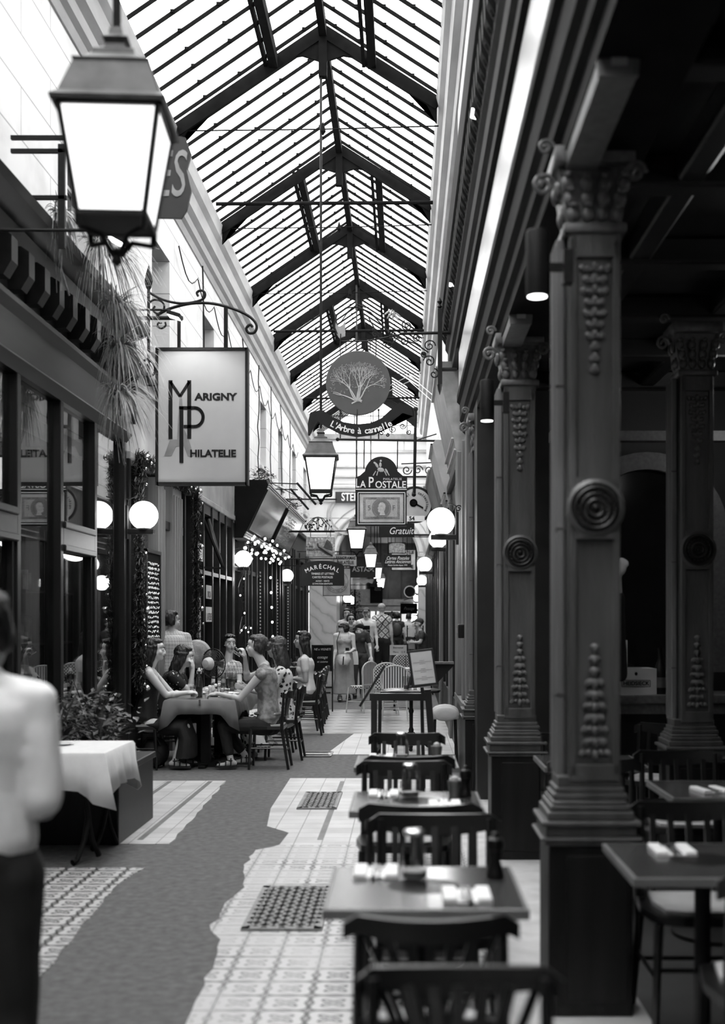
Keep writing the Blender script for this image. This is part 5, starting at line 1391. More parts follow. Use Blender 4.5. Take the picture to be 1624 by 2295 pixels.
# ------------------------------------------------------------ left foreground: white clothed table, planter, plants
r = empty('clothed_table', (at(215, 0, 8.3).x-.28, 8.35, 0), 'white-clothed table with curled cast-iron leg in the left foreground', 'table')
b = MB(); b.box(-.42, .4, -.4, .4, .72, .745); obj('tabletop', b, darkwood, r)
for (x, y) in ((.28, -.25), (.28, .25), (-.28, -.25)):
    b = MB(); b.tube([(x, y, .72), (x+.02, y, .6), (x-.02, y, .45), (x, y, .3), (x-.02, y-.03, .15), (x-.05, y-.1, .03), (x-.07, y-.13, .02)], [.022, .02, .018, .022, .018, .018, .022], 8)
    b.tube([(x, y, .3), (x+.02, y+.03, .15), (x+.05, y+.08, .03)], [.018, .016, .02], 8); obj('leg', b, iron, r, True)
cl = empty('tablecloth', (r.location.x, 8.35, .75), 'white linen tablecloth with a pointed hanging corner in the left foreground', 'tablecloth')
def cloth_mb(w, d, drop, corner, zt=.0, n=16, seed=1, wave=.02, flare=.6):
    b = MB(); rr = random.Random(seed)
    def edge(t):     # t in 0..4 around
        s = t % 4; k = int(s); f = s-k
        P = [(-w, -d), (w, -d), (w, d), (-w, d)]
        (x0, y0), (x1, y1) = P[k], P[(k+1) % 4]
        return x0+(x1-x0)*f, y0+(y1-y0)*f, min(f, 1-f), k
    N = 4*n; top, r1, r2, r3 = [], [], [], []
    for i in range(N):
        x, y, f, k = edge(i*4/N)
        L = math.hypot(x/w, y/d)
        ox, oy = (x/w if abs(x) >= w-1e-6 else 0), (y/d if abs(y) >= d-1e-6 else 0)
        cf = max(0, 1-f*5)                  # close to a corner
        dr = drop+(corner-drop)*cf
        wv = wave*math.sin(i*1.7)+wave*.5*math.sin(i*.9+1)
        top.append(b.bm.verts.new((x, y, zt)))
        r1.append(b.bm.verts.new((x+ox*.012, y+oy*.012, zt-.02)))
        r2.append(b.bm.verts.new((x+ox*(.03+wv*.5)*(1+cf*flare*.5), y+oy*(.03+wv*.5)*(1+cf*flare*.5), zt-dr*.5)))
        r3.append(b.bm.verts.new((x+ox*(.045+wv)*(1+cf*flare), y+oy*(.045+wv)*(1+cf*flare), zt-dr)))
    for a_, c_ in ((top, r1), (r1, r2), (r2, r3)): b.bridge(a_, c_)
    b.bm.faces.new(top); return b
o = obj('cloth', cloth_mb(.43, .42, .24, .36, seed=2), cloth_w, cl, True); o.modifiers.new('s', 'SOLIDIFY').thickness = .004
for (dx, dy, l) in ((-.1, .1, 'small plate and folded napkin on the white tablecloth'),):
    t = empty('side_plate', (cl.location.x+dx+.1, 8.35+dy, .754), l, 'plate'); b = MB(); b.lathe([(.05, 0), (.09, .012), (.085, .014), (.04, .004)], (0,0,0), 20); obj('plate', b, white, t, True)
    b = MB(); b.box(-.06, .08, -.03, .03, .013, .02); obj('napkin', b, cloth_w, t)
r = empty('planter_box', (-2.38, 9.3, 0), 'dark wooden planter box under the window in the left foreground', 'planter')
b = MB(); b.box(-.32, .32, -.6, .6, 0, .5, bev=.01); b.box(-.34, .34, -.62, .62, .5, .55, bev=.01); obj('box', b, darkwood, r)
r = empty('folding_chair', (-2.5, 9.0, 0), 'slatted wooden chair back between the plants and the clothed table', 'chair')
r.location = (-2.35, 8.95+.0, .55)
b = MB(); b.bar((-.22, 0, .1), (.22, 0, .1), .03, .08); b.bar((-.22, 0, -.03), (.22, 0, -.03), .03, .05); obj('back_slat', b, woodlt, r)
b = MB()
for x in (-.2, .2): b.bar((x, 0, 0), (x, 0, .14), .03, .03)
obj('back_post', b, woodlt, r)
def leaves(n, cx, cy, z0, z1, sx, sy, L, seed, gauss=True):
    b = MB(); rr = random.Random(seed)
    for j in range(n):
        c = Vector((cx+(rr.gauss(0, sx) if gauss else rr.uniform(-sx, sx)), cy+(rr.gauss(0, sy) if gauss else rr.uniform(-sy, sy)), rr.uniform(z0, z1)))
        a = rr.uniform(0, 2*PI); d = Vector((math.cos(a), math.sin(a), rr.uniform(-.7, .5))).normalized(); w_ = d.cross(Vector((rr.uniform(-.4, .4), rr.uniform(-.4, .4), 1))).normalized(); up = w_.cross(d)
        l = L*rr.uniform(.6, 1.2)
        p0, p1 = c, c+d*l; q1, q2 = c+d*l*.4+w_*l*.24+up*l*.08, c+d*l*.4-w_*l*.24+up*l*.08
        m = c+d*l*.45
        v = [b.bm.verts.new(p) for p in (p0, q1, p1, q2, m)]
        for i in range(4): b.bm.faces.new((v[i], v[(i+1) % 4], v[4]))
    return b
def blades(n, spread, L, droop, seed, w=.008, up=.6, c=(0,0,0), dirx=0):
    b = MB(); rr = random.Random(seed)
    for i in range(n):
        a = rr.uniform(0, 2*PI); l = L*rr.uniform(.5, 1.1); k0 = rr.uniform(.2, 1)
        x, y, z = c[0]+rr.uniform(-.04, .04), c[1]+rr.uniform(-.04, .04), c[2]
        dx, dy = math.cos(a)*spread+dirx, math.sin(a)*spread; vz = up*rr.uniform(.3, 1.2)
        pts = []; m = 7
        for j in range(m):
            t = j/(m-1); pts.append(Vector((x+dx*l*t, y+dy*l*t, z+vz*l*t-droop*l*t*t*k0*2)))
        side = Vector((-math.sin(a), math.cos(a), 0))*w
        pv = None
        for j, p_ in enumerate(pts):
            ww = side*(1-(j/(m-1))**2)*.9+side*.08
            v = (b.bm.verts.new(p_-ww), b.bm.verts.new(p_+ww+Vector((0,0,.002))))
            if pv: b.bm.faces.new((pv[0], pv[1], v[1], v[0]))
            pv = v
    return b
# trailing grass plants on the cornice
for k, (x, y, z, n, L, l) in enumerate(((-2.6, 10.3, 4.80, 260, .62, 'pale trailing grass plant at the top of the left cornice'), (-2.58, 10.75, 4.42, 240, .5, 'pale trailing grass plant just below the cornice top, second of the cascade'), (-2.56, 10.8, 4.05, 260, .52, 'pale trailing grass plant in the middle of the hanging cascade'), (-2.56, 10.75, 3.62, 220, .5, 'lowest pale trailing grass plant, in front of the shop glass'), (-2.66, 9.3, 4.75, 80, .35, 'sparse grass tuft on the left cornice nearer the camera'))):
    r = empty('trailing_plant', (x, y, z), l, 'plant', 'trailing grass plants on the left cornice')
    tag(obj('foliage', blades(n, .6, L, .8, 30+k, .008, .75, dirx=.25), leafl, r), kind='stuff')
    b = MB(); rr = random.Random(k)
    for j in range(5): b.tube([(rr.uniform(-.04, .04), rr.uniform(-.05, .05), .05), (rr.uniform(-.05, .05), rr.uniform(-.1, .1), -.3), (rr.uniform(-.02, .08), rr.uniform(-.1, .1), -.6)], .004, 4)
    obj('stem', b, leaf, r)
# dark potted plants in the left foreground
for k, (x, y, z, n, L, m, l) in enumerate(((-2.62, 9.0, .6, 110, .75, leafd, 'dark arching plant rising from the planter, nearest'), (-2.4, 9.55, .58, 90, .6, leaf, 'leafy dark plant rising from the planter, farther one'), (-2.55, 9.8, .6, 60, .8, leafd, 'tall dark arching plant at the back of the planter'))):
    r = empty('potted_plant', (x, y, z-.05), l, 'plant', 'plants in the left planter')
    tag(obj('foliage', blades(n, .35, L, .45, 60+k, .014, 1.0, (0,0,.05)), m, r), kind='stuff')
    b = leaves(260, .02, 0, .02, .5, .13, .13, .09, 90+k)
    tag(obj('leaves', b, m, r), kind='stuff')
# garland around the doorway
r = empty('garland', (-2.84, 14.6, 0), 'thick dark fir garland framing the left doorway, dotted with small baubles', 'garland')
b = MB(); rr = random.Random(12)
pathg = [(12.95, .9+.06*k) for k in range(42)] + [(12.95+.08*k, 3.38-.0*k) for k in range(44)] + [(16.45, 3.35-.06*k) for k in range(42)]
for (y, z) in pathg:
    for j in range(80):
        a, c_ = rr.uniform(0, 2*PI), rr.uniform(-1, 1); L = rr.uniform(.03, .085)
        d = Vector((math.cos(a)*.7+.2, c_, math.sin(a))).normalized()
        p0 = Vector((rr.uniform(-.045, .045), y-14.6+rr.uniform(-.05, .05), z+rr.uniform(-.05, .05))); p1 = p0+d*L
        s = d.cross(Vector((.3, .2, 1))).normalized()*.007
        b.quad(p0-s, p0+s, p1+s*.3, p1-s*.3)
tag(obj('needles', b, leafd, r), kind='stuff')
b = MB()
for (y, z) in pathg[::4]: b.ell((.05+rr.uniform(0, .05), y-14.6+rr.uniform(-.06, .06), z+rr.uniform(-.06, .06)), (.018,)*3, 8, 6)
for (y, z) in pathg[::14]: b.ell((.08, y-14.6, z), (.035,)*3, 8, 6)
tag(obj('baubles', b, metal, r, True), kind='stuff')
b = MB(); b.tube([(0, y-14.6, z) for y, z in pathg], .025, 6); obj('cord', b, blackm, r)

# ------------------------------------------------------------ tilted display case and plants on the left, string lights
def tilt_case(y0, y1, label, txt=None):
    r = empty('display_case', (WL, (y0+y1)/2, 0), label, 'display case'); h = (y1-y0)/2
    b = MB(); b.prism([(0, 3.05), (.18, 3.05), (.22, 3.12), (.62, 3.95), (.58, 4.05), (0, 4.05)], 2*h, 'xz', -h); obj('case_body', b, blackm, r)
    n = Vector((.83, 0, -.4)).normalized()
    b = MB()
    for (x, z) in ((.2, 3.08), (.6, 3.9)):
        for d_ in (0, .035, .07): b.bar((x+.012+d_*.35, -h, z+d_), (x+.012+d_*.35, h, z+d_), .03, .022)
    obj('moulding', b, ltpaint, r)
    b = MB(); b.quad((.27, -h+.15, 3.2), (.27, h-.2, 3.2), (.605, h-.2, 3.9), (.605, -h+.15, 3.9)); obj('picture_panel', b, mk('picture', .09, .2, var=1.0, scale=3) if 'picture' not in MATS else MATS['picture'], r)
    return r
tilt_case(20.7, 24.2, 'black glazed case leaning out over the left shop front, with pale mouldings')
c_ = tilt_case(24.5, 28.2, 'second leaning dark case with white handwriting, farther along the left')
b = MB(); rr = random.Random(2)
for k in range(9):
    z = 3.3+.06*k; y = -1.2
    while y < .2: w_ = rr.uniform(.06, .14); x = .27+(z-3.2)*.48+.02; b.bar((x, y, z+rr.uniform(-.03, .03)), (x+.01, y+w_, z+rr.uniform(-.03, .03)), .01, .012); y += w_+.03
obj('handwriting', b, ltpaint, c_)
for (y, l) in ((22.4, 'leafy plant on top of the nearer leaning case'), (27.5, 'leafy plant on top of the farther leaning case')):
    r = empty('trailing_plant', (-2.6, y, 4.06), l, 'plant', 'plants on top of the leaning cases')
    b = leaves(420, 0, 0, .02, .3, .1, .55, .09, int(y))
    tag(obj('foliage', b, leaf, r), kind='stuff'); b = MB(); b.box(-.08, .08, -.5, .5, 0, .06); obj('trough', b, blackm, r)
r = empty('bracket_arm', (WL+.1, 24.4, 4.0), 'folding iron bracket arms sticking out above the leaning case', 'bracket')
b = MB()
for z in (0, .12): b.bar((0, 0, z+.3), (.7, 0, z+.28), .025, .02)
b.bar((.68, 0, .42), (1.05, .2, .0), .05, .03); b.bar((.55, 0, .3), (.9, .2, -.1), .04, .03); b.bar((0, 0, .3), (.6, 0, .0), .02, .02); obj('arms', b, iron, r)
r = empty('sign_bracket', (WL, 27, 4.35), 'plain iron bar crossing below the white end wall, near left', 'sign bracket')
b = MB(); b.tube([(0, 0, 0), (1.45, 0, 0)], .018, 6); b.tube([(0, 0, .35), (.7, 0, 0)], .01, 5); obj('bar', b, iron, r)
# string light: cable and bulbs
r = empty('string_light', (-2.6, 22.2, 2.95), 'string of small round bulbs bunched under the leaning case', 'string lights')
rr = random.Random(77); cab = [Vector((rr.uniform(-.15, .25)+.1*math.sin(k), -1.6+k*.08, .12*math.sin(k*.9)+rr.uniform(-.06, .1))) for k in range(46)]
cab = cab + [Vector((-.1, 2.1+.1*k, -.1-.3*k)) for k in range(6)]
b = MB(); b.tube(cab, .006, 4); obj('cable', b, black, r)
b = MB()
for k in range(len(cab)): b.ell(cab[k]+Vector((0, 0, -.05)), (.021, .021, .025), 8, 6)
tag(obj('bulb', b, bulbglow, r), kind='stuff')
r = empty('string_light', (-2.83, 20.9, 1.2), 'sparse line of clear round bulbs hanging down the dark shop front', 'string lights')
cab = [Vector((.02*math.sin(k), .25*math.sin(k*.8), 1.5-.1*k)) for k in range(14)]+[Vector((.0, .3+.12*k, .3+.05*math.sin(k))) for k in range(8)]
b = MB(); b.tube(cab, .006, 4); obj('cable', b, black, r)
b = MB()
for k in range(0, len(cab), 3): b.ell(cab[k]+Vector((0.03, 0, -.04)), (.014, .014, .017), 8, 6)
tag(obj('bulb', b, lampglow, r), kind='stuff')
# potted green column near the left pier and a hatch of goods along the far passage
r = empty('climbing_plant', (-1.75, 43, .15), 'dark climbing plant by the distant left globe lamps', 'plant')
b = leaves(900, 0, 0, 0, 2.6, .17, .3, .12, 6, False)
tag(obj('foliage', b, leafd, r), kind='stuff')
b = MB(); b.tube([(0,0,0), (0,0,2.6)], .04, 6); obj('stem', b, darkwood, r)
# slanted panels (blinds and fascia boxes) high on the right beyond the colonnade
for (y0, y1, z0, z1, m, l) in ((14.1, 16.4, 3.5, 4.6, dmetal, 'dark slanted metal blind box high on the right wall, nearest'), (16.9, 18.4, 3.2, 4.1, ltpaint, 'bright white slanted panel on the right wall below the blind box'), (19.0, 21.6, 3.1, 4.0, woodmid, 'ribbed slanted wooden panel on the right wall above the globes'), (23, 26.5, 3.2, 4.2, woodmid, 'farther slanted wooden panel on the right wall behind the round sign')):
    r = empty('slanted_panel', (WRF-.004, (y0+y1)/2, 0), l, 'panel'); h = (y1-y0)/2
    b = MB(); b.prism([(0, z0), (-.08, z0), (-.32, z1), (-.28, z1+.06), (0, z1+.06)], 2*h, 'xz', -h); obj('panel_body', b, m, r)
    b = MB()
    for t in (0, .12, .24, 1.0): x = -.09-.24*t; z = z0+(z1-z0)*t; b.bar((x, -h, z), (x, h, z), .03, .02)
    obj('moulding', b, ltpaint if m != ltpaint else darkwood, r)
# loose cables on the right and the left wall
r = empty('wall_cable', (-3.02, 20, 0), 'loose black cables sagging down the pale left wall', 'cable')
rr = random.Random(15)
for k in range(7):
    y = -2+2.3*k; b = MB(); pts = [(rr.uniform(0, .03), y+rr.uniform(-.1, .1)+.08*math.sin(j), 6.9-.32*j) for j in range(9)]; b.tube(pts, .012, 5); obj('cable', b, iron, r)
b = MB()
for k in range(12):
    b.tube([(.03, -4+1.5*k+.25*j, 6.6-.25*math.sin(PI*j/6)-.02*k) for j in range(7)], .009, 4)
obj('cable', b, iron, r)
r = empty('wall_cable', (.2, 17, 0), 'thin white wires strung from the right wall across to the roof', 'cable')
b = MB(); b.tube([(.45, 0, 4.6), (-.1, 4, 5.9), (-.7, 9, 6.6)], .008, 4); b.tube([(.45, 0, 4.5), (-.1, 4, 5.8), (-.7, 9, 6.5)], .008, 4); obj('cable', b, dmetal, r)
# ------------------------------------------------------------ people
def skin_mat(name, v):
    m = mk(name, v, .5, var=.08, scale=5); return m
skinl = skin_mat('skin_light', .5); skinm = skin_mat('skin_tan', .33); skind = skin_mat('skin_shade', .2)
hairb = mk('hair_black', .005, .45, var=.6, scale=14, stretch=(3,3,.6), bump=.5, bscale=60)
hairbr = mk('hair_brown', .028, .45, var=.8, scale=22, bump=.6, bscale=70)
hairg = mk('hair_grey', .3, .6, var=.4, scale=40)
lipm = mk('lips', .13, .4); eyew = mk('eye_white', .6, .3); eyed = mk('eye_dark', .01, .2); shoe = mk('shoe_leather', .02, .4)
fab = {}
def fabric(name, v, var=.15, scale=14, bump=.3): 
    if name not in fab: fab[name] = mk('fabric_'+name, v, .85, var=var, scale=scale, bump=bump, bscale=25)
    return fab[name]
def dots_mat(name, base, dot, scale, th, feather=.02, kind='VORONOI', stretch=None):
    m, nt, b = new_mat('fabric_'+name); b.inputs['Roughness'].default_value = .8
    tc = nd(nt, 'ShaderNodeTexCoord'); mp = nd(nt, 'ShaderNodeMapping'); nt.links.new(tc.outputs['Object'], mp.inputs[0])
    if stretch: mp.inputs['Scale'].default_value = stretch
    if kind == 'VORONOI':
        t = nd(nt, 'ShaderNodeTexVoronoi'); t.inputs['Scale'].default_value = scale; out = t.outputs['Distance']
        n = nd(nt, 'ShaderNodeTexNoise'); n.inputs['Scale'].default_value = scale*2.2; nt.links.new(mp.outputs[0], n.inputs['Vector'])
        ma = nd(nt, 'ShaderNodeMath', operation='MULTIPLY_ADD'); nt.links.new(n.outputs[0], ma.inputs[0]); ma.inputs[1].default_value = .35 if feather > .03 else 0
        nt.links.new(out, ma.inputs[2]); out2 = ma.outputs[0]
    else:
        t = nd(nt, 'ShaderNodeTexNoise'); t.inputs['Scale'].default_value = scale; t.inputs['Detail'].default_value = 3; out2 = t.outputs[0]
    nt.links.new(mp.outputs[0], t.inputs['Vector'])
    r = ramp(nt, out2, [(th, dot), (min(.99, th+feather), base)]); nt.links.new(r.outputs[0], b.inputs['Base Color']); return m
def plaid_mat(name, base, line, s, diamonds=False):
    m, nt, b = new_mat('fabric_'+name); b.inputs['Roughness'].default_value = .8
    tc = nd(nt, 'ShaderNodeTexCoord'); sep = nd(nt, 'ShaderNodeSeparateXYZ'); nt.links.new(tc.outputs['Object'], sep.inputs[0])
    sm = nd(nt, 'ShaderNodeMath', operation='ADD'); nt.links.new(sep.outputs[0], sm.inputs[0]); nt.links.new(sep.outputs[1] if not diamonds else sep.outputs[2], sm.inputs[1])
    sf = nd(nt, 'ShaderNodeMath', operation='SUBTRACT'); nt.links.new(sep.outputs[0], sf.inputs[0]); nt.links.new(sep.outputs[2], sf.inputs[1])
    outs = []
    for o in ((sm.outputs[0], sf.outputs[0]) if diamonds else (sm.outputs[0], sep.outputs[2])):
        a = nd(nt, 'ShaderNodeMath', operation='MULTIPLY'); nt.links.new(o, a.inputs[0]); a.inputs[1].default_value = s
        f = nd(nt, 'ShaderNodeMath', operation='PINGPONG'); nt.links.new(a.outputs[0], f.inputs[0]); f.inputs[1].default_value = 1; outs.append(f.outputs[0])
    mn = nd(nt, 'ShaderNodeMath', operation='MINIMUM'); nt.links.new(outs[0], mn.inputs[0]); nt.links.new(outs[1], mn.inputs[1])
    r = ramp(nt, mn.outputs[0], [(.12, line), (.25, base), (.6, base), (.7, (base+line)/2)]); nt.links.new(r.outputs[0], b.inputs['Base Color']); return m

def remesh(name, mb, mat, vs, parent, smooth_it=6, disp=None):
    bm = mb.bm; bmesh.ops.recalc_face_normals(bm, faces=bm.faces)
    me = bpy.data.meshes.new('tmp'); bm.to_mesh(me); bm.free()
    t = bpy.data.objects.new('tmp', me)
    r = t.modifiers.new('r', 'REMESH'); r.mode = 'VOXEL'; r.voxel_size = vs
    if smooth_it: s = t.modifiers.new('s', 'SMOOTH'); s.factor = .5; s.iterations = smooth_it
    out = evaluated_mesh(t); bpy.data.meshes.remove(me)
    if disp:
        amp, fr = disp
        new = []
        for v, nv in zip(out.vertices, out.vertex_normals):
            p = v.co; new.extend(p+nv.vector*amp*mnoise.noise(Vector((p.x*fr[0], p.y*fr[1], p.z*fr[2]))))
        out.vertices.foreach_set('co', new)
    for p in out.polygons: p.use_smooth = True
    out.materials.clear(); out.materials.append(mat); out.name = name
    o = bpy.data.objects.new(name, out); C.objects.link(o); o.parent = parent; return o
def basis(f, up=(0,0,1)):
    f = Vector(f).normalized(); up = Vector(up); r = f.cross(up).normalized(); u = r.cross(f).normalized(); return f, r, u
def head_mb(b, c, f, up=(0,0,1), s=1.0):
    """skull, jaw, nose, ears at head centre c looking along f"""
    f, r, u = basis(f, up); R = Matrix((r, f, u)).transposed()
    def P(x, y, z): return Vector(c)+R @ Vector((x*s, y*s, z*s))
    def E(x, y, z, a, bb, cc, n=14, rx=0): b.ell(P(x, y, z), (a*s, bb*s, cc*s), n, 10, R @ Matrix.Rotation(rx, 3, 'X'))
    E(0, -.018, .03, .076, .088, .085); E(0, .022, -.03, .058, .062, .078); E(0, .052, -.075, .032, .03, .03)
    E(0, .05, .045, .055, .03, .035); E(0, .07, -.045, .03, .02, .028)
    for t in (-1, 1): E(t*.036, .056, -.022, .025, .022, .026); E(t*.074, -.008, -.012, .009, .02, .03)
    b.tube([P(0, .078, .018), P(0, .094, -.012), P(0, .098, -.03), P(0, .08, -.038)], [.007*s, .009*s, .013*s, .008*s], 8)
    b.ell(P(0, .094, -.028), (.013*s, .012*s, .010*s), 8, 6, R)
    return P, R
def head_parts(P, R, s, par, off, detail=True, glasses=False):
    b = MB()
    for t in (-1, 1): b.ell(P(t*.031, .077, .006)-off, (.013*s, .008*s, .0065*s), 10, 6, R)
    eye_ = obj('eye', b, eyew, par, True)
    b = MB()
    for t in (-1, 1): b.ell(P(t*.031, .083, .006)-off, (.0065*s, .005*s, .0065*s), 8, 6, R)
    obj('iris', b, eyed, eye_, True)
    b = MB()
    for t in (-1, 1): b.tube([P(t*.014, .088, .026)-off, P(t*.032, .088, .033)-off, P(t*.05, .074, .026)-off], [.003*s, .004*s, .002*s], 5)
    obj('eyebrow', b, hairb, par, True)
    b = MB(); b.ell(P(0, .086, -.056)-off, (.021*s, .008*s, .0045*s), 10, 5, R); b.ell(P(0, .084, -.064)-off, (.018*s, .008*s, .005*s), 10, 5, R); obj('mouth', b, lipm, par, True)
    if glasses:
        b = MB()
        for t in (-1, 1): b.ell(P(t*.032, .09, .005)-off, (.024*s, .006*s, .019*s), 12, 6, R)
        b.tube([P(-.03, .095, .01)-off, P(.03, .095, .01)-off], .003*s, 5)
        for t in (-1, 1): b.tube([P(t*.05, .085, .01)-off, P(t*.078, 0, .01)-off], .003*s, 5)
        obj('sunglasses', b, eyed, par, True)
def hand_mb(b, wr, d, n, curl=.5, side=1, s=1.0, spread=.1):
    """palm + five fingers. d: direction of the fingers, n: back-of-hand normal, side: which side the thumb leaves"""
    d = Vector(d).normalized(); n = Vector(n); n = (n-d*n.dot(d)).normalized(); w = d.cross(n)*side
    R = Matrix((w, d, n)).transposed(); c = Vector(wr)
    b.ell(c+d*.048*s, (.04*s, .052*s, .016*s), 12, 8, R); b.caps(c, .024*s, c+d*.03*s, .027*s, 8)
    for k, (x, L) in enumerate(((.031, .068), (.011, .076), (-.010, .071), (-.030, .056))):
        p = c+d*.088*s+w*x*s; a = math.radians(15)+curl*.5; dd = (d+w*(x*spread*12)).normalized()
        r = .0088*s
        for j, f in enumerate((.45, .32, .25)):
            dr = dd*math.cos(a)-n*math.sin(a); p2 = p+dr*L*f*s; b.caps(p, r, p2, r*.92, 7); p = p2; r *= .92; a += curl*.9
    p = c+d*.02*s+w*.032*s; dt = (d*.75+w*.65-n*.25*curl).normalized(); p2 = p+dt*.042*s; b.caps(p, .014*s, p2, .011*s, 8)
    d2 = (d*.95+w*.1-n*.4*curl).normalized(); b.caps(p2, .0105*s, p2+d2*.03*s, .009*s, 8)
def torso(b, pel, che, nek, lat, sex='f', g=1.0, k=1.0):
    """loft from the hips to the base of the neck; lat: shoulder direction"""
    pel, che, nek = Vector(pel), Vector(che), Vector(nek); lat = Vector(lat).normalized()
    W_ = {'f': [(.0, .15, .11), (.12, .175, .125), (.45, .128, .098), (.62, .135, .1), (.82, .16, .118), (.93, .168, .105), (1.0, .13, .08)],
          'm': [(.0, .15, .11), (.12, .165, .12), (.45, .15, .115), (.62, .165, .122), (.82, .19, .13), (.93, .19, .115), (1.0, .14, .085)]}[sex]
    secs = []
    for t, a, d in W_:
        c = pel.lerp(che, t/.62) if t < .62 else che.lerp(nek-Vector((0,0,.04)), (t-.62)/.38)
        ax = ((che-pel) if t < .62 else (nek-che)).normalized(); l = (lat-ax*lat.dot(ax)).normalized(); dp = ax.cross(l)
        secs.append((c, l, dp, (a+g-1)*k, (d+g-1)*k))
    b.loft(secs, 18); return secs
def limb(b, pts, rs, n=12):
    for i in range(len(pts)-1): b.caps(pts[i], rs[i], pts[i+1], rs[i+1], n)
def foot_mb(b, an, toe, s=1.0):
    an, toe = Vector(an), Vector(toe); d = (toe-an); d.z = 0; d.normalize(); z = min(an.z, toe.z+.06)
    heel = Vector((an.x, an.y, toe.z+.02))-d*.045*s
    b.caps(heel, .026*s, Vector((an.x, an.y, an.z)), .031*s); b.caps(heel, .024*s, toe-d*.04*s, .026*s); b.caps(toe-d*.05*s, .026*s, toe-d*.005, .016*s)
    b.caps(Vector((an.x, an.y, an.z-.01)), .03*s, toe-d*.07*s, .024*s)

def person(label, J, look, sex='f', skin=None, hair=None, top=None, bottom=None, sleeve=.35, hairstyle='long', vs=.009, s=1.0, floor=0.0, skirt=None, hands=(), shoes=True, straps=False, glasses=False, pants_len=1.0, facebits=True, up=(0,0,1), group=None, th=1.0):
    """J: joints in metres (pel, che, nek, head, sh/el/wr L R, hip, kn, an, toe)"""
    J = {k: Vector(v) for k, v in J.items()}
    base = Vector((J['pel'].x, J['pel'].y, floor)); r = empty('person', base, label, 'person', group); off = base
    for k in J: J[k] = J[k]-off
    lat = (J['shR']-J['shL']).normalized(); skin = skin or skinl
    b = MB(); k_ = .97*s
    torso(b, J['pel'], J['che'], J['nek'], lat, sex, k=k_)
    if sex == 'f':
        fw = lat.cross(Vector((0,0,1))); ax = (J['nek']-J['che']).normalized()
        fw = -ax.cross(lat).normalized() if (-ax.cross(lat)).dot(look) > 0 else ax.cross(lat).normalized()
        for t in (-1, 1): b.ell(J['che']+ax*.05*s+lat*t*.065*s+fw*.07*s, (.06*s, .06*s, .06*s), 12, 8)
    b.caps(J['nek']-Vector((0,0,.05)), .062*s, J['head']-Vector((0,0,.06*s)), .05*s, 12)
    for sd in 'LR':
        ah = .047 if sex == 'f' else .055
        limb(b, [J['nek']-Vector((0,0,.045)), J['sh'+sd]], [.06*s, (ah+.006)*s])
        limb(b, [J['nek']+Vector((0,0,.0)), J['nek'].lerp(J['sh'+sd], .6)+Vector((0,0,.0))], [.05*s, .045*s])
        limb(b, [J['sh'+sd], J['el'+sd], J['wr'+sd]], [(ah+.004)*s, .038*s, .024*s])
        m_ = J['el'+sd].lerp(J['wr'+sd], .28); b.ell(m_, (.042*s,)*3, 10, 8)
        if 'hip'+sd in J:
            limb(b, [J['hip'+sd], J['kn'+sd], J['an'+sd]], [.085*s*th, .056*s, .034*s])
            b.ell(J['kn'+sd].lerp(J['an'+sd], .28), (.052*s,)*3, 10, 8)
            if 'toe'+sd in J: foot_mb(b, J['an'+sd], J['toe'+sd], s)
    P, R = head_mb(b, J['head'], look, up, s*1.07)
    hd = {h[0]: h[1:] for h in hands}
    for sd in 'LR':
        d, n, curl, side = hd.get(sd, ((J['wr'+sd]-J['el'+sd]), (0, -1, 0) , .5, 1))
        hand_mb(b, J['wr'+sd], d, n, curl, side, s)
    body = remesh('body', b, skin, vs, r, 3)
    f, rr_, u = basis(look, up)
    if facebits: head_parts(P, R, s*1.07, r, Vector((0,0,0)), True, glasses)
    # hair
    hair = hair or hairb
    b = MB()
    def E(x, y, z, a, bb, cc): b.ell(P(x, y, z), (a*s, bb*s, cc*s), 16, 10, R)
    if hairstyle in ('long', 'bob', 'bun', 'short', 'tail'):
        E(0, -.035, .04, .092, .1, .098); E(0, .002, .09, .078, .07, .036)
        for t in (-1, 1): E(t*.07, -.03, -.0, .022, .05, .06)
    if hairstyle == 'long':
        for t in (-1, 0, 1):
            b.loft([(P(t*.045, -.045, .04), R @ Vector((1,0,0)), R @ Vector((0,1,0)), .055*s, .065*s), (P(t*.055, -.06, -.06), R @ Vector((1,0,0)), R @ Vector((0,1,0)), .062*s, .062*s),
                    (P(t*.06, -.08, -.16), R @ Vector((1,0,0)), R @ Vector((0,1,0)), .062*s, .055*s), (P(t*.055, -.095, -.27), R @ Vector((1,0,0)), R @ Vector((0,1,0)), .048*s, .038*s), (P(t*.045, -.1, -.36), R @ Vector((1,0,0)), R @ Vector((0,1,0)), .018*s, .014*s)], 12)
        for t in (-1, 1): b.tube([P(t*.07, .01, .05), P(t*.085, .005, -.03), P(t*.09, -.02, -.12), P(t*.085, -.03, -.2)], [.022*s, .024*s, .022*s, .01*s], 8)
    if hairstyle == 'bob':
        E(0, -.05, -.02, .088, .07, .08)
        for t in (-1, 1): b.tube([P(t*.068, .02, .06), P(t*.084, .012, -.0), P(t*.082, .0, -.065)], [.02*s, .024*s, .016*s], 8)
        b.tube([P(-.066, .055, .055), P(-.03, .082, .052), P(.03, .082, .052), P(.066, .055, .055)], .022*s, 8)
    if hairstyle == 'bun':
        E(0, -.12, .0, .05, .042, .05); E(0, -.09, .05, .07, .05, .05); E(0, -.05, -.05, .06, .05, .04)
        for k in range(9): a = k*.7; b.tube([P(.03*math.cos(a), -.1, .02+.04*math.sin(a)), P(.05*math.cos(a+1), -.13, .0+.045*math.sin(a+1)), P(.03*math.cos(a+2), -.15, .0+.03*math.sin(a+2))], .011*s, 6)
    if hairstyle == 'tail': E(0, -.09, -.03, .035, .04, .06); E(0, -.1, -.11, .025, .025, .07)
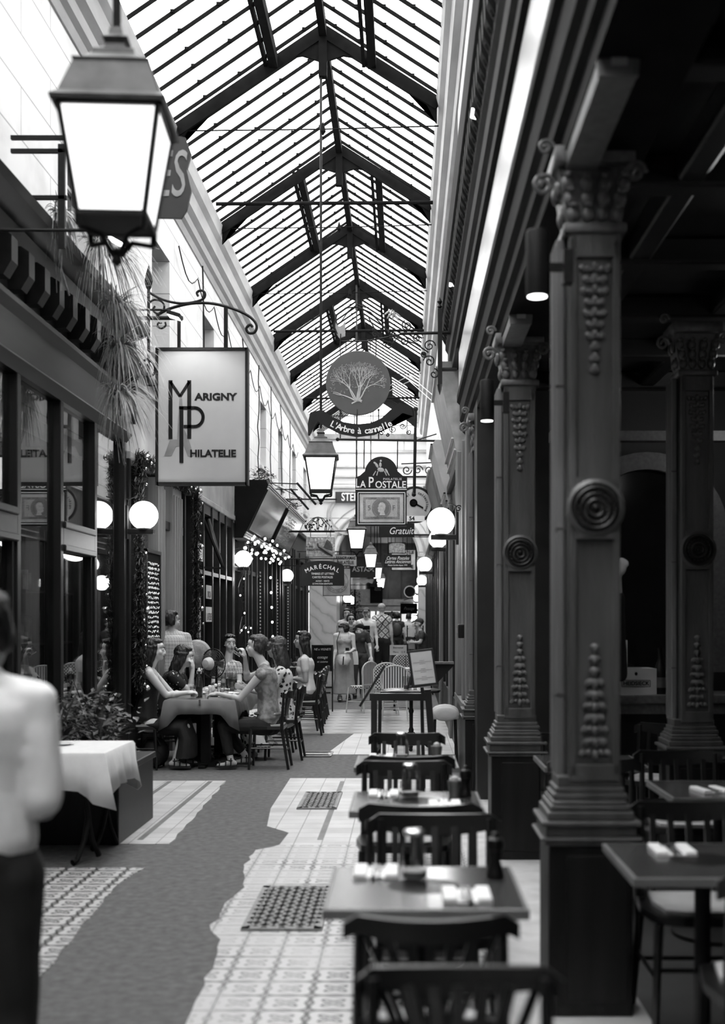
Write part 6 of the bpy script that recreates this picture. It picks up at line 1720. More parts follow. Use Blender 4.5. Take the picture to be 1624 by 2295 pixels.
    if hairstyle in ('cap', 'hat'):
        E(0, -.03, .04, .086, .094, .085)
        E(0, .0, .07, .08, .082, .05); b.ell(P(0, .1, .062), (.062*s, .062*s, .013*s), 16, 8, R @ Matrix.Rotation(-.25, 3, 'X'))
    if hairstyle == 'crop': E(0, -.03, .04, .083, .088, .08)
    remesh('hair' if hairstyle not in ('cap', 'hat') else 'cap', b, hair, max(vs*.8, .007), r, 2, (.008*s if hairstyle not in ('cap','hat','crop') else .001, (60, 60, 18)))
    # upper garment
    if top is not None:
        b = MB(); torso(b, J['pel'], J['che'], J['nek']-Vector((0,0,.0 if not straps else .09)), lat, sex, 1.014 if not straps else 1.012, k_)
        if sex == 'f':
            for t in (-1, 1): b.ell(J['che']+ax*.05*s+lat*t*.065*s+fw*.072*s, (.066*s, .066*s, .066*s), 12, 8)
        if not straps:
            for sd in 'LR':
                limb(b, [J['nek']-Vector((0,0,.05)), J['sh'+sd]], [.066*s, .066*s]); limb(b, [J['nek']-Vector((0,0,.01)), J['nek'].lerp(J['sh'+sd], .6)], [.053*s, .054*s])
                e = J['sh'+sd].lerp(J['el'+sd], min(1, sleeve)); 
                if sleeve > 0: limb(b, [J['sh'+sd], e], [.064*s, (.058 if sleeve < 1 else .05)*s])
                if sleeve > 1: limb(b, [J['el'+sd], J['el'+sd].lerp(J['wr'+sd], sleeve-1)], [.05*s, .04*s])
        remesh('top', b, top, vs, r, 3, (.006, (16, 16, 9)))
        if straps:
            b = MB()
            for t in (-1, 1):
                a_ = J['nek']+lat*t*.085*s; b.tube([J['che']+lat*t*.09*s+fw*.1*s+Vector((0,0,.12*s)), a_+Vector((0,0,.005))+fw*.03, a_-fw*.05-Vector((0,0,.0)), J['che']+lat*t*.07*s-fw*.1*s+Vector((0,0,.1*s))], .007*s, 6)
            obj('strap', b, top, r)
    if bottom is not None:
        b = MB(); lc = J['pel']
        b.ell(lc, (.165*s, .14*s, .13*s), 14, 10)
        if skirt:
            b.loft([(Vector(c), Vector(u_), Vector(v_), a_, d_) for c, u_, v_, a_, d_ in [(Vector(c)-off, u_, v_, a_, d_) for c, u_, v_, a_, d_ in skirt]], 20)
        else:
            for sd in 'LR':
                if 'hip'+sd in J:
                    e = J['kn'+sd].lerp(J['an'+sd], pants_len); limb(b, [J['hip'+sd], J['kn'+sd], e], [.1*s*th, .072*s, .056*s])
        remesh('trousers' if not skirt else 'skirt', b, bottom, vs, r, 4, (.007, (12, 12, 7)))
    if shoes and 'toeL' in J:
        for sd in 'LR':
            b = MB(); d = (J['toe'+sd]-J['an'+sd]); d.z = 0; d.normalize(); t_ = J['toe'+sd]; h_ = J['an'+sd]
            q0 = Vector((h_.x, h_.y, 0))-d*.06; q1 = Vector((t_.x, t_.y, 0))+d*.02; w_ = d.cross(Vector((0,0,1)))
            z0 = min(t_.z, h_.z)-.03
            pl = [q0-w_*.028, q0+w_*.028, q1-d*.06+w_*.042, q1+w_*.02, q1-w_*.02, q1-d*.06-w_*.042]
            v0 = [b.bm.verts.new((p.x, p.y, max(z0, .002))) for p in pl]; v1 = [b.bm.verts.new((p.x, p.y, max(z0, .002)+.025)) for p in pl]
            b.bridge(v0, v1); b.bm.faces.new(v0[::-1]); b.bm.faces.new(v1)
            if shoes == 'sandal':
                for t in (.25, .5, .8):
                    c = q0.lerp(q1, t); hh = z0+.055+(.05 if t < .4 else .02*(1-t)); b.tube([c-w_*.045+Vector((0,0,z0+.02)), c-w_*.03+Vector((0,0,hh)), c+w_*.03+Vector((0,0,hh)), c+w_*.045+Vector((0,0,z0+.02))], .008, 6)
                b.tube([h_+w_*.04+Vector((0,0,.0)), h_+d*.045, h_-w_*.04, h_-d*.04, h_+w_*.04], .008, 6)
            else:
                b.caps(q0+d*.05+Vector((0,0,z0+.05)), .042, q1-d*.05+Vector((0,0,z0+.04)), .04); b.caps(q0+d*.04+Vector((0,0,z0+.05)), .042, Vector((h_.x, h_.y, h_.z)), .04)
            obj('sandal' if shoes == 'sandal' else 'shoe', b, shoe, r, shoes != 'sandal')
    r['_o'] = list(off)
    return r, P, R, J, off
def jp(**kw): return {k: at(*v) for k, v in kw.items()}
def seat_chair(x, y, rz, label, z=.004, src=None): return place(src or sc0, (x, y, z), rz, label, 'chair', 'chairs of the left dining table')

# --- woman in black dress on the left, facing right
fw = Vector((1, .05, 0))
YA = 13.25
J = jp(pel=(322, 1618, YA), che=(333, 1545, YA), nek=(331, 1492, YA), head=(349, 1457, YA), shL=(341, 1508, YA+.17), shR=(334, 1510, YA-.17),
       elR=(372, 1558, YA-.12), wrR=(418, 1553, YA-.02), elL=(385, 1556, YA+.22), wrL=(424, 1552, YA+.14),
       hipL=(330, 1625, YA+.09), hipR=(330, 1625, YA-.09), knL=(418, 1628, YA+.1), knR=(415, 1630, YA-.1), anL=(402, 1715, YA+.12), anR=(392, 1717, YA-.14), toeL=(440, 1733, YA+.14), toeR=(424, 1738, YA-.13))
for k in ('toeL', 'toeR'): J[k].z = .05
for k in ('anL', 'anR'): J[k].z = .1
k1 = J['knR']; kL = J['knL']; pe = J['pel']; mid = (k1+kL)/2
X_, Y_, Z_ = Vector((1,0,0)), Vector((0,1,0)), Vector((0,0,1))
sk = [(pe+Z_*.16, X_, Y_, .12, .13), (pe+Z_*.0, (X_-Z_*.3).normalized(), Y_, .15, .17), (pe.lerp(mid, .45), Z_, Y_, .12, .2), (mid-X_*.02, (Z_+X_*.6).normalized(), Y_, .12, .22), (mid+X_*.02-Z_*.12, X_, Y_, .1, .23), (mid+X_*.0-Z_*.33, X_, Y_, .12, .25)]
dressA = fabric('black_dress', .009, .3)
r, P, R, Jl, off = person('seated woman in a black strappy dress and sandals, leaning on the table at left', J, (1, .0, -.03), top=dressA, straps=True, bottom=dressA, skirt=sk, hairstyle='long', hair=hairb, vs=.0075, shoes='sandal',
    hands=(('R', (1, .15, .1), (0, -.3, 1), .9, -1), ('L', (1, -.2, .05), (0, .2, 1), .8, 1)), skin=skinl, th=.95)
seat_chair(J['pel'].x-.22, YA, -PI/2, 'dark chair under the woman in the black strappy dress')
# --- bun woman on the right, facing left, drinking
YE = 13.3
J = jp(pel=(603, 1622, YE), che=(598, 1548, YE), nek=(594, 1490, YE), head=(573, 1449, YE), shL=(584, 1512, YE-.17), shR=(588, 1508, YE+.17),
       elL=(538, 1566, YE-.14), wrL=(488, 1555, YE-.04), elR=(553, 1520, YE+.18), wrR=(549, 1474, YE+.06),
       hipL=(597, 1628, YE-.09), hipR=(597, 1626, YE+.09), knL=(500, 1628, YE-.1), knR=(498, 1622, YE+.12), anL=(517, 1716, YE-.16), anR=(552, 1712, YE+.15), toeL=(487, 1735, YE-.17), toeR=(522, 1725, YE+.14))
for k in ('toeL', 'toeR'): J[k].z = .05
for k in ('anL', 'anR'): J[k].z = .1
topE = dots_mat('marble_print', .12, .3, 12, .42, .2, 'NOISE')
r, P, R, Jl, off = person('seated woman with a braided bun drinking, in a printed sleeveless top and black trousers', J, (-1, .02, -.02), top=topE, bottom=fabric('black_trousers', .008, .3), sleeve=0, hairstyle='bun', hair=hairbr, vs=.0075, shoes='sandal',
    hands=(('L', (-1, .2, -.05), (0, -.3, 1), .6, 1), ('R', (-.25, -.1, 1), (.9, -.3, .2), 1.0, -1)), skin=skinl, pants_len=.75)
b = MB(); c = Jl['pel']+Vector((0,0,.115)); b.tube([(c.x+.155*math.cos(2*PI*k/24), c.y+.14*math.sin(2*PI*k/24), c.z) for k in range(25)], .016, 6); obj('belt', b, dmetal, r)
g_ = make_glass(.1, .034); g_.location = at(540, 1468, YE+.02); g_.rotation_euler = (0, -.9, 0); tag(g_, 'glass held to the mouth of the woman with the bun', 'glass')
used[g_.name] = 1
seat_chair(J['pel'].x+.2, YE, PI/2, 'dark chair under the woman with the braided bun')
# --- woman in a floral dress behind her
YF = 14.15
J = jp(pel=(636, 1608, YF), che=(634, 1545, YF), nek=(630, 1492, YF), head=(618, 1452, YF), shL=(630, 1508, YF-.17), shR=(622, 1505, YF+.17),
       elL=(600, 1555, YF-.17), wrL=(560, 1548, YF-.05), elR=(590, 1552, YF+.2), wrR=(552, 1543, YF+.12),
       hipL=(630, 1612, YF-.09), hipR=(630, 1612, YF+.09), knL=(552, 1612, YF-.1), knR=(552, 1612, YF+.1), anL=(565, 1692, YF-.1), anR=(558, 1692, YF+.1), toeL=(543, 1703, YF-.1), toeR=(536, 1703, YF+.1))
for k in ('toeL', 'toeR'): J[k].z = .045
for k in ('anL', 'anR'): J[k].z = .09
pe = J['pel']; mid = (J['knL']+J['knR'])/2
sk = [(pe+Z_*.14, X_, Y_, .13, .14), (pe, (X_-Z_*.3).normalized(), Y_, .16, .2), (pe.lerp(mid, .5), Z_, Y_, .12, .22), (mid, (Z_-X_*.6).normalized(), Y_, .12, .25), (mid+X_*.06-Z_*.12, X_, Y_, .14, .26), (mid+X_*.16-Z_*.3, X_, Y_, .22, .28)]
flo = dots_mat('floral', .62, .01, 17, .52, .05)
person('seated woman in a long white dress with black flowers, behind the bun woman', J, (-1, .15, -.05), top=flo, bottom=flo, skirt=sk, sleeve=.95, hairstyle='long', hair=hairbr, vs=.009, shoes='sandal', skin=skinm)
seat_chair(J['pel'].x+.2, YF, PI/2, 'dark chair under the woman in the floral dress')
# --- woman in polka dots
YB = 14.1
J = jp(pel=(372, 1600, YB), che=(382, 1540, YB), nek=(392, 1500, YB), head=(413, 1472, YB), shL=(392, 1515, YB+.16), shR=(386, 1516, YB-.16),
       elR=(425, 1553, YB-.05), wrR=(432, 1500, YB-.04), elL=(425, 1553, YB+.15), wrL=(455, 1547, YB+.1),
       hipL=(376, 1606, YB+.09), hipR=(376, 1606, YB-.09), knL=(455, 1606, YB+.1), knR=(455, 1606, YB-.1), anL=(450, 1692, YB+.1), anR=(450, 1692, YB-.1), toeL=(476, 1703, YB+.1), toeR=(476, 1703, YB-.1))
for k in ('toeL', 'toeR'): J[k].z = .045
for k in ('anL', 'anR'): J[k].z = .09
dots = dots_mat('polka', .012, .7, 24, .17, .015)
person('seated woman in a dark blouse with white dots, long black hair, chin on her hand', J, (1, .15, -.25), top=dots, bottom=dressA, sleeve=.5, hairstyle='long', hair=hairb, vs=.009, shoes=True,
    hands=(('R', (-.1, -.1, 1), (1, -.3, 0), 1.2, 1),), skin=skinl)
seat_chair(J['pel'].x-.2, YB, -PI/2, 'dark chair under the woman in the dotted blouse')
# --- standing man in a striped shirt, seen from behind
def standing(px, pyh, Y, look, facing, hgt=1.72, floor=None, stride=.0, arm=.1, sexw=.17, lean=(0,0)):
    """a standing or walking skeleton; facing = body direction; px column of the body"""
    fl = gz(Y) if floor is None else floor; x = at(px, 0, Y).x; f = Vector(facing).normalized(); l = f.cross(Vector((0,0,1)))
    k = hgt/1.72; B_ = Vector((x, Y, fl))
    J = dict(pel=B_+Z_*.95*k, che=B_+Z_*1.22*k+f*lean[0], nek=B_+Z_*1.47*k+f*lean[0]*1.4, head=B_+Z_*(1.60*k)+f*(.02+lean[0]*1.6))
    for sd, t in (('L', -1), ('R', 1)):
        J['sh'+sd] = B_+Z_*1.4*k+l*t*(sexw+.0)+f*lean[0]*1.3; J['el'+sd] = J['sh'+sd]-Z_*.27*k+l*t*.06+f*arm*(-.4*t); J['wr'+sd] = J['el'+sd]-Z_*.22*k+l*t*.01+f*(arm-.3*arm*t)
        st = stride*t
        J['hip'+sd] = B_+Z_*.9*k+l*t*.09; J['kn'+sd] = B_+Z_*.49*k+l*t*.09+f*(st*.55+.03); J['an'+sd] = B_+Z_*.1+l*t*.09+f*(st-.03); J['toe'+sd] = J['an'+sd]+f*.15-Z_*.055
    return J
plaid = plaid_mat('striped_shirt', .5, .22, 48)
YC = 14.55
J = standing(385, 0, YC, None, (-.3, .95, 0), 1.74)
J['pel'].x -= .02
person('standing man in a checked short-sleeved shirt at the doorway, seen from behind', J, (.75, .55, .0), sex='m', top=plaid, bottom=fabric('dark_trousers', .015), sleeve=.7, hairstyle='short', hair=hairb, vs=.01, skin=skinm)
# --- smiling woman facing the camera at the far end of the table
YD = 16.6
J = jp(pel=(505, 1570, YD), che=(508, 1520, YD), nek=(510, 1482, YD), head=(515, 1443, YD), shL=(532, 1492, YD), shR=(486, 1494, YD), elL=(537, 1532, YD-.1), wrL=(515, 1530, YD-.3), elR=(478, 1532, YD-.1), wrR=(498, 1530, YD-.3),
       hipL=(515, 1572, YD), hipR=(495, 1572, YD), knL=(518, 1575, YD-.4), knR=(493, 1575, YD-.4), anL=(518, 1645, YD-.4), anR=(493, 1645, YD-.4), toeL=(518, 1650, YD-.55), toeR=(493, 1650, YD-.55))
for k in ('toeL', 'toeR'): J[k].z = .045
for k in ('anL', 'anR'): J[k].z = .09
stripes = plaid_mat('striped_tee', .5, .15, 40)
r, P, R, Jl, off = person('dark-haired woman facing the camera at the far end of the dining table', J, (.45, -1, -.02), top=stripes, bottom=dressA, sleeve=.4, hairstyle='tail', hair=hairb, vs=.0085, skin=skinl)
b = MB()
for t in (-1, 1): b.ell(P(t*.035, .06, .1), (.026, .02, .012), 10, 6, R)
obj('pushed_up_glasses', b, eyed, r, True)
seat_chair(J['pel'].x, YD+.2, PI, 'dark chair under the smiling woman facing the camera')
# --- woman in a white tee farther back, long dark hair
YG = 17.2
J = jp(pel=(688, 1556, YG), che=(685, 1508, YG), nek=(684, 1468, YG), head=(675, 1435, YG), shL=(682, 1480, YG-.16), shR=(680, 1478, YG+.16), elL=(685, 1525, YG-.17), wrL=(664, 1520, YG-.1), elR=(672, 1522, YG+.17), wrR=(655, 1520, YG+.1),
       hipL=(685, 1560, YG-.08), hipR=(685, 1560, YG+.08), knL=(640, 1560, YG-.08), knR=(640, 1560, YG+.08), anL=(645, 1635, YG-.08), anR=(645, 1635, YG+.08), toeL=(628, 1642, YG-.08), toeR=(628, 1642, YG+.08))
for k in ('toeL', 'toeR'): J[k].z = .045
for k in ('anL', 'anR'): J[k].z = .09
r, P, R, Jl, off = person('seated woman in a cropped white tee and black jeans, long dark hair, facing left', J, (-1, -.1, 0), top=fabric('white_tee', .6, .05), bottom=fabric('black_jeans', .01), sleeve=.45, hairstyle='long', hair=hairb, vs=.0085, skin=skinm, hands=(('L', (-1, .2, .05), (0, -.3, 1), .8, 1), ('R', (-1, -.2, .05), (0, .3, 1), .8, -1)))
b = MB(); b.ell(P(0, .03, .115), (.06, .02, .012), 10, 6, R); obj('hair_clip', b, white, r, True)
seat_chair(J['pel'].x+.19, YG, PI/2, 'dark chair under the woman in the white tee')
# --- walking women
YH = 23.8
J = standing(771, 0, YH, None, (.1, -1, 0), 1.60, stride=.1)
J['head'] = at(769, 1410, YH); J['wrL'] = at(783, 1462, YH-.2); J['elL'] = at(793, 1455, YH-.02); J['elR'] = at(752, 1455, YH); J['wrR'] = at(747, 1482, YH-.1)
pe = J['pel']; zf = J['anL'].z
sk = [(pe+Z_*.12, X_, Y_, .15, .12), (pe-Z_*.1, X_, Y_, .19, .15), (pe-Z_*.45, X_, Y_, .2, .17), (Vector((pe.x, pe.y, zf+.05)), X_, Y_, .24, .19)]
jump = fabric('grey_jumpsuit', .3, .1)
r, P, R, Jl, off = person('walking woman with a black bob in a long pale pinafore, holding a camera', J, (-.9, -.5, .05), top=jump, straps=True, bottom=jump, skirt=sk, hairstyle='bob', hair=hairb, vs=.0105, floor=gz(YH), shoes='sandal', s=.95,
    hands=(('L', (-.6, -.5, .1), (0, -.2, 1), 1.0, 1),))
bag = empty('handbag', at(770, 1478, YH-.28), 'glossy pale shoulder bag with dark straps hanging in front of the walking woman', 'bag')
b = MB(); b.loft([((0,0,.1), X_, Y_, .11, .03), ((0,-.02,0), X_, Y_, .14, .06), ((0,-.02,-.1), X_, Y_, .1, .05), ((0,0,-.14), X_, Y_, .05, .02)], 18); obj('bag_body', b, mk('bag_leather', .5, .25, var=.4, scale=9, bump=.5, bscale=8), bag, True)
b = MB(); b.tube([(-.11, 0, .08), (-.14, .05, .35), (-.08, .1, .55)], .009, 5); b.tube([(.0, -.07, .06), (-.01, -.09, -.1)], .012, 5); obj('bag_strap', b, black, bag)
cm = empty('camera', at(778, 1455, YH-.32), 'small black camera held by the walking woman', 'camera')
b = MB(); b.box(-.035, .035, -.02, .02, -.03, .03, bev=.006); obj('camera_body', b, black, cm); b = MB(); b.lathe([(.025, -.06), (.022, -.02)], (0,0,0), 14, 'y'); obj('camera_lens', b, black, cm)
YI = 24.6
J = standing(803, 0, YI, None, (.15, -1, 0), 1.60, stride=.1)
J['head'] = at(805, 1412, YI)
r, P, R, Jl, off = person('walking woman in a black cap, dark shirt and wide trousers beside the pinafore wearer', J, (-.7, -.6, -.25), top=fabric('navy_shirt', .02), bottom=fabric('wide_trousers', .045), sleeve=.6, hairstyle='cap', hair=blackm, vs=.0105, floor=gz(YI), s=.95, th=1.25)
tb = empty('tote_bag', at(795, 1475, YI-.3), 'white cloth tote hanging between the two walking women', 'bag'); b = MB(); b.loft([((0,0,.14), X_, Y_, .05, .02), ((0,0,0), X_, Y_, .07, .035), ((0,0,-.13), X_, Y_, .07, .03)], 12); obj('bag_body', b, cloth_w, tb, True); b = MB(); b.tube([(-.03, 0, .13), (0, .05, .33), (.03, 0, .13)], .006, 5); obj('bag_strap', b, cloth_w, tb)
for (px, Y, fc, lk, h, kw, l) in (
    (777, 28.6, (0, -1, 0), (.1, -1, 0), 1.78, dict(sex='m', top=fabric('white_shirt', .55), bottom=fabric('dark_trousers', .015), hairstyle='short'), 'man in a pale shirt behind the walking women, mostly hidden'),
    (786, 27.2, (0, -1, 0), (.25, -1, -.05), 1.68, dict(top=fabric('grey_tee', .09), bottom=fabric('dark_trousers', .015), hairstyle='tail', glasses=True), 'woman in sunglasses and a dark grey top behind the walking women'),
    (820, 27.6, (.1, -1, 0), (-.05, -1, -.15), 1.82, dict(sex='m', top=fabric('print_tee', .62, .05), bottom=fabric('grey_shorts', .2), hairstyle='cap', hair=fabric('cap_grey', .07), pants_len=.1, stride=.15), 'man in a grey cap and white tee with a square print'),
    (855, 28.3, (.1, 1, 0), (.1, 1, 0), 1.92, dict(sex='m', top=None, bottom=fabric('black_wide', .008), hairstyle='crop', hair=hairg, th=1.2), 'tall grey-haired man in a diamond-patterned shirt, seen from behind'),
    (889, 36, (0, 1, 0), (0, 1, 0), 1.72, dict(sex='m', top=fabric('black_tee', .01), bottom=fabric('dark_trousers', .015), hairstyle='short'), 'man in a black tee with a backpack, seen from behind, farther off'),
    (916, 38, (0, 1, 0), (.2, 1, 0), 1.70, dict(sex='m', top=fabric('white_shirt', .55), bottom=fabric('dark_trousers', .015), hairstyle='short'), 'distant figure in a white shirt beside the postcard rack')):
    st = kw.pop('stride', .05)
    J = standing(px, 0, Y, None, fc, h, stride=st)
    if 'diamond' in l: kw['top'] = plaid_mat('diamond_shirt', .5, .05, 11, True)
    r, P, R, Jl, off = person(l, J, lk, vs=.013, floor=gz(Y), s=h/1.72, **kw)
    if 'square print' in l:
        b = MB(); c = Jl['che']
        for (x0, x1, z0, z1) in ((-.1, .09, .03, .12), (-.09, -.01, -.1, .01), (.01, .09, -.1, .01)): b.box(c.x+x0, c.x+x1, c.y-.15, c.y-.125, c.z+z0, c.z+z1)
        obj('shirt_print', b, blackm, r)
    if 'square print' in l or 'diamond' in l:
        c = Jl['che']; s_ = -1 if 'square' in l else 1; yy = c.y-.15
        b = MB(); b.bar((c.x-.12*s_*-1, yy, c.z+.24), (c.x-.15*s_, yy, c.z-.2), .035, .01); obj('crossbody_strap', b, blackm, r)
    if 'backpack' in l:
        c = Jl['che']; b = MB(); b.ell((c.x, c.y-.17, c.z), (.13, .08, .2), 14, 10); obj('backpack', b, mk('backpack', .03, .6, var=.5), r, True)
# seated vendor on the far right
YO = 25.6
J = jp(pel=(948, 1462, YO), che=(945, 1435, YO), nek=(942, 1415, YO), head=(938, 1398, YO), shL=(946, 1420, YO-.16), shR=(940, 1420, YO+.16), elL=(942, 1440, YO-.2), wrL=(928, 1440, YO-.2), elR=(936, 1440, YO+.15), wrR=(925, 1440, YO+.1),
       hipL=(945, 1468, YO-.08), hipR=(945, 1468, YO+.08), knL=(915, 1470, YO-.08), knR=(915, 1470, YO+.08), anL=(917, 1512, YO-.08), anR=(917, 1512, YO+.08), toeL=(905, 1516, YO-.08), toeR=(905, 1516, YO+.08))
zz = gz(YO)
for k in ('toeL', 'toeR'): J[k].z = zz+.045
for k in ('anL', 'anR'): J[k].z = zz+.09
for k in ('pel', 'hipL', 'hipR', 'knL', 'knR'): J[k].z = zz+.52
person('seated man in a cap and dark vest beside the postcard rack, facing left', J, (-1, -.1, -.2), sex='m', top=fabric('vest', .03, .6), bottom=fabric('black_jeans', .01), sleeve=.5, hairstyle='cap', hair=fabric('cap_dark', .025), vs=.012, floor=zz, skin=skinm, s=.95)
place(sc0, (J['pel'].x+.17, YO, zz), PI/2, 'dark chair under the seated man by the postcard rack', 'chair', 'chairs beside the far terrace table')
# --- blurred arm and side of a seated person at the left edge, close to the camera
YQ = 3.5
J = standing(-45, 0, YQ, None, (.1, 1, 0), 1.70, arm=.12)
J['elR'] = J['shR']+Vector((.03, -.03, -.30)); J['wrR'] = J['elR']+Vector((-.12, .2, -.02))
whs = fabric('pale_shirt', .86, .04)
person('person in a pale short-sleeved shirt cut off by the left edge, blurred in the foreground', J, (.0, 1, 0), sex='m', top=whs, bottom=fabric('dark_trousers', .015), sleeve=.92, hairstyle='short', vs=.012, skin=skinm, s=1.0)
# --- person inside the restaurant: raised hand beside the near column
YR = 8.9
x_ = 1.5
J = dict(pel=Vector((x_-.13, YR+.05, .98)), che=Vector((x_-.13, YR+.05, 1.24)), nek=Vector((x_-.13, YR+.05, 1.5)), head=Vector((x_-.13, YR, 1.66)))
J.update(shR=J['nek']+Vector((-.17, 0, -.06)), shL=J['nek']+Vector((.17, 0, -.06)))
J.update(elL=J['shL']+Vector((.06, -.05, -.22)), wrL=at(1385, 1290, YR-.25), elR=J['shR']+Vector((-.03, -.05, -.27)), wrR=J['shR']+Vector((0, -.15, -.45)))
for sd, t in (('L', 1), ('R', -1)):
    J['hip'+sd] = J['pel']+Vector((t*.09, 0, -.05)); J['kn'+sd] = J['pel']+Vector((t*.09, 0, -.46)); J['an'+sd] = Vector((J['pel'].x+t*.09, YR+.05, .1)); J['toe'+sd] = Vector((J['pel'].x+t*.09, YR-.1, .045))
person('waiter in black inside the restaurant, hidden by the near column except a raised hand', J, (.2, -1, 0), sex='m', top=fabric('waiter_black', .008), bottom=fabric('waiter_black', .008), sleeve=1.8, hairstyle='short', vs=.01, skin=skinl,
       hands=(('L', (.45, -.2, 1), (0, -1, -.2), .7, -1),))

# ------------------------------------------------------------ dining table on the left with its things
tcx = (at(372, 0, 13.15).x+at(527, 0, 13.15).x)/2
for k, (y, l) in enumerate(((13.5, 'front table of the left dining group, under the brown cloth'), (14.45, 'middle table of the left dining group'), (15.4, 'rear table of the left dining group'))):
    r = empty('dining_table', (tcx, y, .004), l, 'table', None)
    b = MB(); b.box(-.36, .36, -.42, .42, .72, .755); obj('tabletop', b, darkwood, r)
    b = MB(); b.box(-.05, .05, -.05, .05, .02, .72); obj('pedestal', b, iron, r)
    b = MB(); b.box(-.3, .3, -.04, .04, 0, .03, bev=.006); b.box(-.04, .04, -.3, .3, 0, .03, bev=.006); b.box(-.12, .12, -.12, .12, .0, .04); obj('foot', b, iron, r)
for k, (y, d_, l) in enumerate(((13.5, .43, 'brown oilcloth with clipped hanging corners on the front dining table'), (14.9, .9, 'pale brown cloth covering the rear dining tables'))):
    cl = empty('tablecloth', (tcx, y, .762), l, 'tablecloth')
    o = obj('cloth', cloth_mb(.38, d_, .15, .33, seed=5+k, wave=.012, flare=.15), cloth_g, cl, True); o.modifiers.new('s', 'SOLIDIFY').thickness = .003
    if not k:
        b = MB(); b.box(-.0, .02, -d_-.05, -d_+.01, -.05, .006); obj('cloth_clip', b, metal, cl)
TY = .765
def mk_bottle():
    r = empty('swing_top_bottle', (0,0,0))
    b = MB(); b.lathe([(.038, 0), (.041, .01), (.041, .17), (.03, .215), (.014, .26), (.014, .30), (.017, .305)], (0,0,0), 20, cap=False); obj('bottle_glass', b, tableglass, r, True)
    b = MB(); b.lathe([(.036, .006), (.037, .13)], (0,0,0), 18); obj('drink', b, liquid, r, True)
    b = MB(); b.lathe([(.015, .3), (.018, .31), (.012, .335)], (0,0,0), 12); b.tube([(.02, 0, .27), (.024, 0, .3), (0, 0, .34), (-.024, 0, .3), (-.02, 0, .27)], .003, 5); obj('stopper', b, white, r, True)
    return r
bt0 = mk_bottle(); bl0 = make_glass(.12, .034, 'tumbler'); wn0 = make_glass(.2, .036, 'wine_glass')
sh0 = empty('salt_shaker', (0,0,0)); b = MB(); b.lathe([(.022, 0), (.024, .07), (.018, .08)], (0,0,0), 12); obj('shaker_glass', b, tableglass, sh0, True); b = MB(); b.lathe([(.019, .08), (.02, .1), (.012, .11)], (0,0,0), 12); obj('shaker_cap', b, white, sh0, True); b = MB(); b.lathe([(.018, .004), (.018, .05)], (0,0,0), 10); obj('salt', b, white, sh0, True)
def pt(px, Y): return (at(px, 0, Y).x, Y, TY)
place(bt0, pt(446, 13.35), 0, 'swing-top bottle half full of dark drink at the front of the dining table', 'bottle', 'swing-top bottles')
place(bt0, pt(512, 15.2), 0, 'swing-top bottle at the far end of the dining table, left of the pair', 'bottle', 'swing-top bottles')
place(bt0, pt(524, 15.0), 0, 'swing-top bottle at the far end of the dining table, right of the pair', 'bottle', 'swing-top bottles')
for (px, Y, l) in ((463, 13.4, 'salt shaker right beside the dark bottle'), (470, 14.0, 'small shaker behind the first salt shaker'), (483, 14.3, 'shaker with a white ball top in the middle of the dining table'), (491, 14.5, 'rearmost shaker with a white top on the dining table')):
    place(sh0, pt(px, Y), 0, l, 'shaker', 'shakers on the dining table')
for (px, Y, l) in ((432, 13.5, 'stemless glass of pale wine by the woman in black'), (438, 13.9, 'tumbler behind the dark bottle'), (498, 14.2, 'tumbler in the middle of the dining table'), (506, 13.7, 'tumbler in front of the woman with the bun'), (520, 14.6, 'tumbler near the floral dress')):
    place(bl0, pt(px, Y), 0, l, 'glass', 'tumblers on the dining table')
for (px, Y, l) in ((500, 15.3, 'tall wine glass at the far end of the dining table, left one'), (516, 15.4, 'tall wine glass at the far end of the dining table, right one')):
    place(wn0, pt(px, Y), 0, l, 'glass', 'tall glasses at the far end')
pl0 = empty('dinner_plate', (0,0,0)); b = MB(); b.lathe([(.07, 0), (.12, .012), (.125, .016), (.118, .016), (.06, .004)], (0,0,0), 24); obj('plate_rim', b, white, pl0, True)
b = MB(); rr = random.Random(4)
for k in range(14): b.ell((rr.uniform(-.05, .05), rr.uniform(-.05, .05), .018), (.02, .015, .01), 6, 4)
tag(obj('food', b, cloth_w, pl0), kind='stuff')
for (px, Y, l) in ((489, 13.7, 'plate of food in front of the woman with the bun'), (512, 14.1, 'plate beside the floral dress'), (452, 14.2, 'plate in front of the dotted blouse'), (497, 14.9, 'plate at the far end of the dining table')):
    place(pl0, pt(px, Y), 0, l, 'plate', 'plates on the dining table')
nk = empty('folded_napkin', (*pt(505, 13.45)[:2], TY), 'crumpled white napkin by the bun woman\'s forearm', 'napkin'); b = MB()
for k in range(5): b.ell((rr.uniform(-.06, .06), rr.uniform(-.04, .04), .01), (.05, .03, .008), 8, 5, Matrix.Rotation(rr.uniform(0, 3), 3, 'Z'))
obj('napkin_fold', b, white, nk, True)
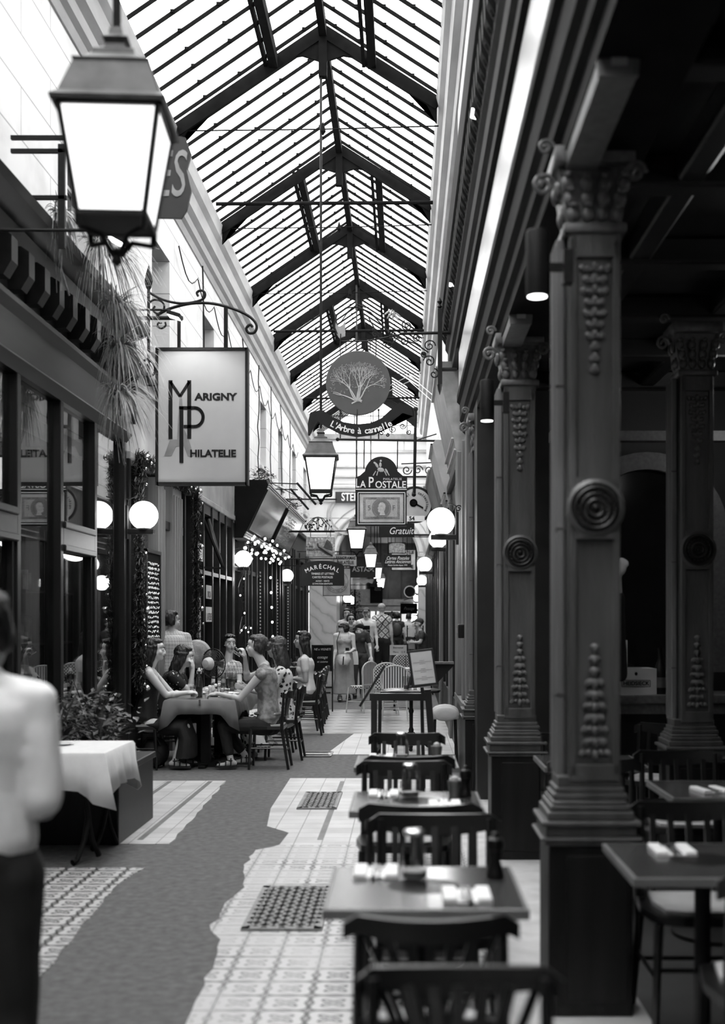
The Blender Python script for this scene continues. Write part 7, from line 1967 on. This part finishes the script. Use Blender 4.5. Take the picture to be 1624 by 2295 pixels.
# fans behind the table
def make_fan(label, px, py, Y, rz, cover):
    p = at(px, py, Y); r = empty('standing_fan', (p.x, Y, .004), label, 'fan', None, rz); h = p.z-.004
    b = MB(); R0 = .18
    if cover:
        b.lathe([(.02, -.09), (.1, -.085), (.16, -.06), (R0, 0), (.16, .06), (.08, .085), (.0, .09)], (0, 0, h), 32, 'y'); obj('dusty_cover', b, mk('dusty_felt', .28, .95, var=.5, scale=9, bump=.6, bscale=50), r, True)
    else:
        for k in range(9): rr_ = R0*(k+2)/10; yy = -.08*(1-(rr_/R0)**2); b.tube([(rr_*math.cos(2*PI*j/32), yy, h+rr_*math.sin(2*PI*j/32)) for j in range(33)], .0028 if k < 8 else .008, 4)
        for k in range(24):
            a = 2*PI*k/24; b.tube([(.04*math.cos(a), -.08, h+.04*math.sin(a)), (.12*math.cos(a), -.05, h+.12*math.sin(a)), (R0*math.cos(a), 0, h+R0*math.sin(a)), (.12*math.cos(a), .05, h+.12*math.sin(a))], .002, 4)
        obj('cage', b, black, r)
        b = MB()
        for k in range(4):
            a = PI/2*k; b.prism([(x*math.cos(a)-z*math.sin(a), h+x*math.sin(a)+z*math.cos(a)) for x, z in ((.03, -.02), (.15, -.06), (.16, .03), (.03, .03))], .004, 'xz', 0)
        obj('blade', b, dmetal, r)
        b = MB(); b.lathe([(.0, -.17), (.05, -.16), (.075, -.12), (.08, -.085)], (0, 0, h), 24, 'y'); obj('motor_cap', b, ltpaint, r, True)
    b = MB(); b.tube([(0, .06, 0.02), (0, .06, h)], .016, 8); b.lathe([(.16, 0), (.16, .02), (.03, .05)], (0, .06, 0), 24); b.tube([(0, .06, h), (0, 0, h)], .03, 8); obj('stand', b, iron, r)
make_fan('round fan head wrapped in a dusty grey cover behind the dotted blouse', 441, 1466, 14.9, 0, True)
make_fan('black caged fan with a white motor cap in the middle of the table group', 478, 1487, 14.75, -.5, False)
bp_ = empty('backpack', (at(345, 0, 13.3).x, 13.3, .004), 'black backpack on the ground under the woman in black', 'backpack')
b = MB(); b.ell((0, 0, .17), (.17, .13, .17), 16, 12); b.ell((0, -.1, .12), (.11, .05, .1), 12, 8); obj('bag_body', b, mk('bag_black', .008, .6), bp_, True); b = MB(); b.tube([(-.1, -.1, .25), (-.05, -.12, .34), (.05, -.12, .34), (.1, -.1, .25)], .01, 6); obj('bag_strap', b, black, bp_)
for (px, Y, rz, l) in ((655, 15.0, PI/2, 'empty dark chair behind the one of the floral dress woman'),):
    seat_chair(at(px, 0, Y).x, Y, rz, l)

bpy.data.scenes.remove(TMP)
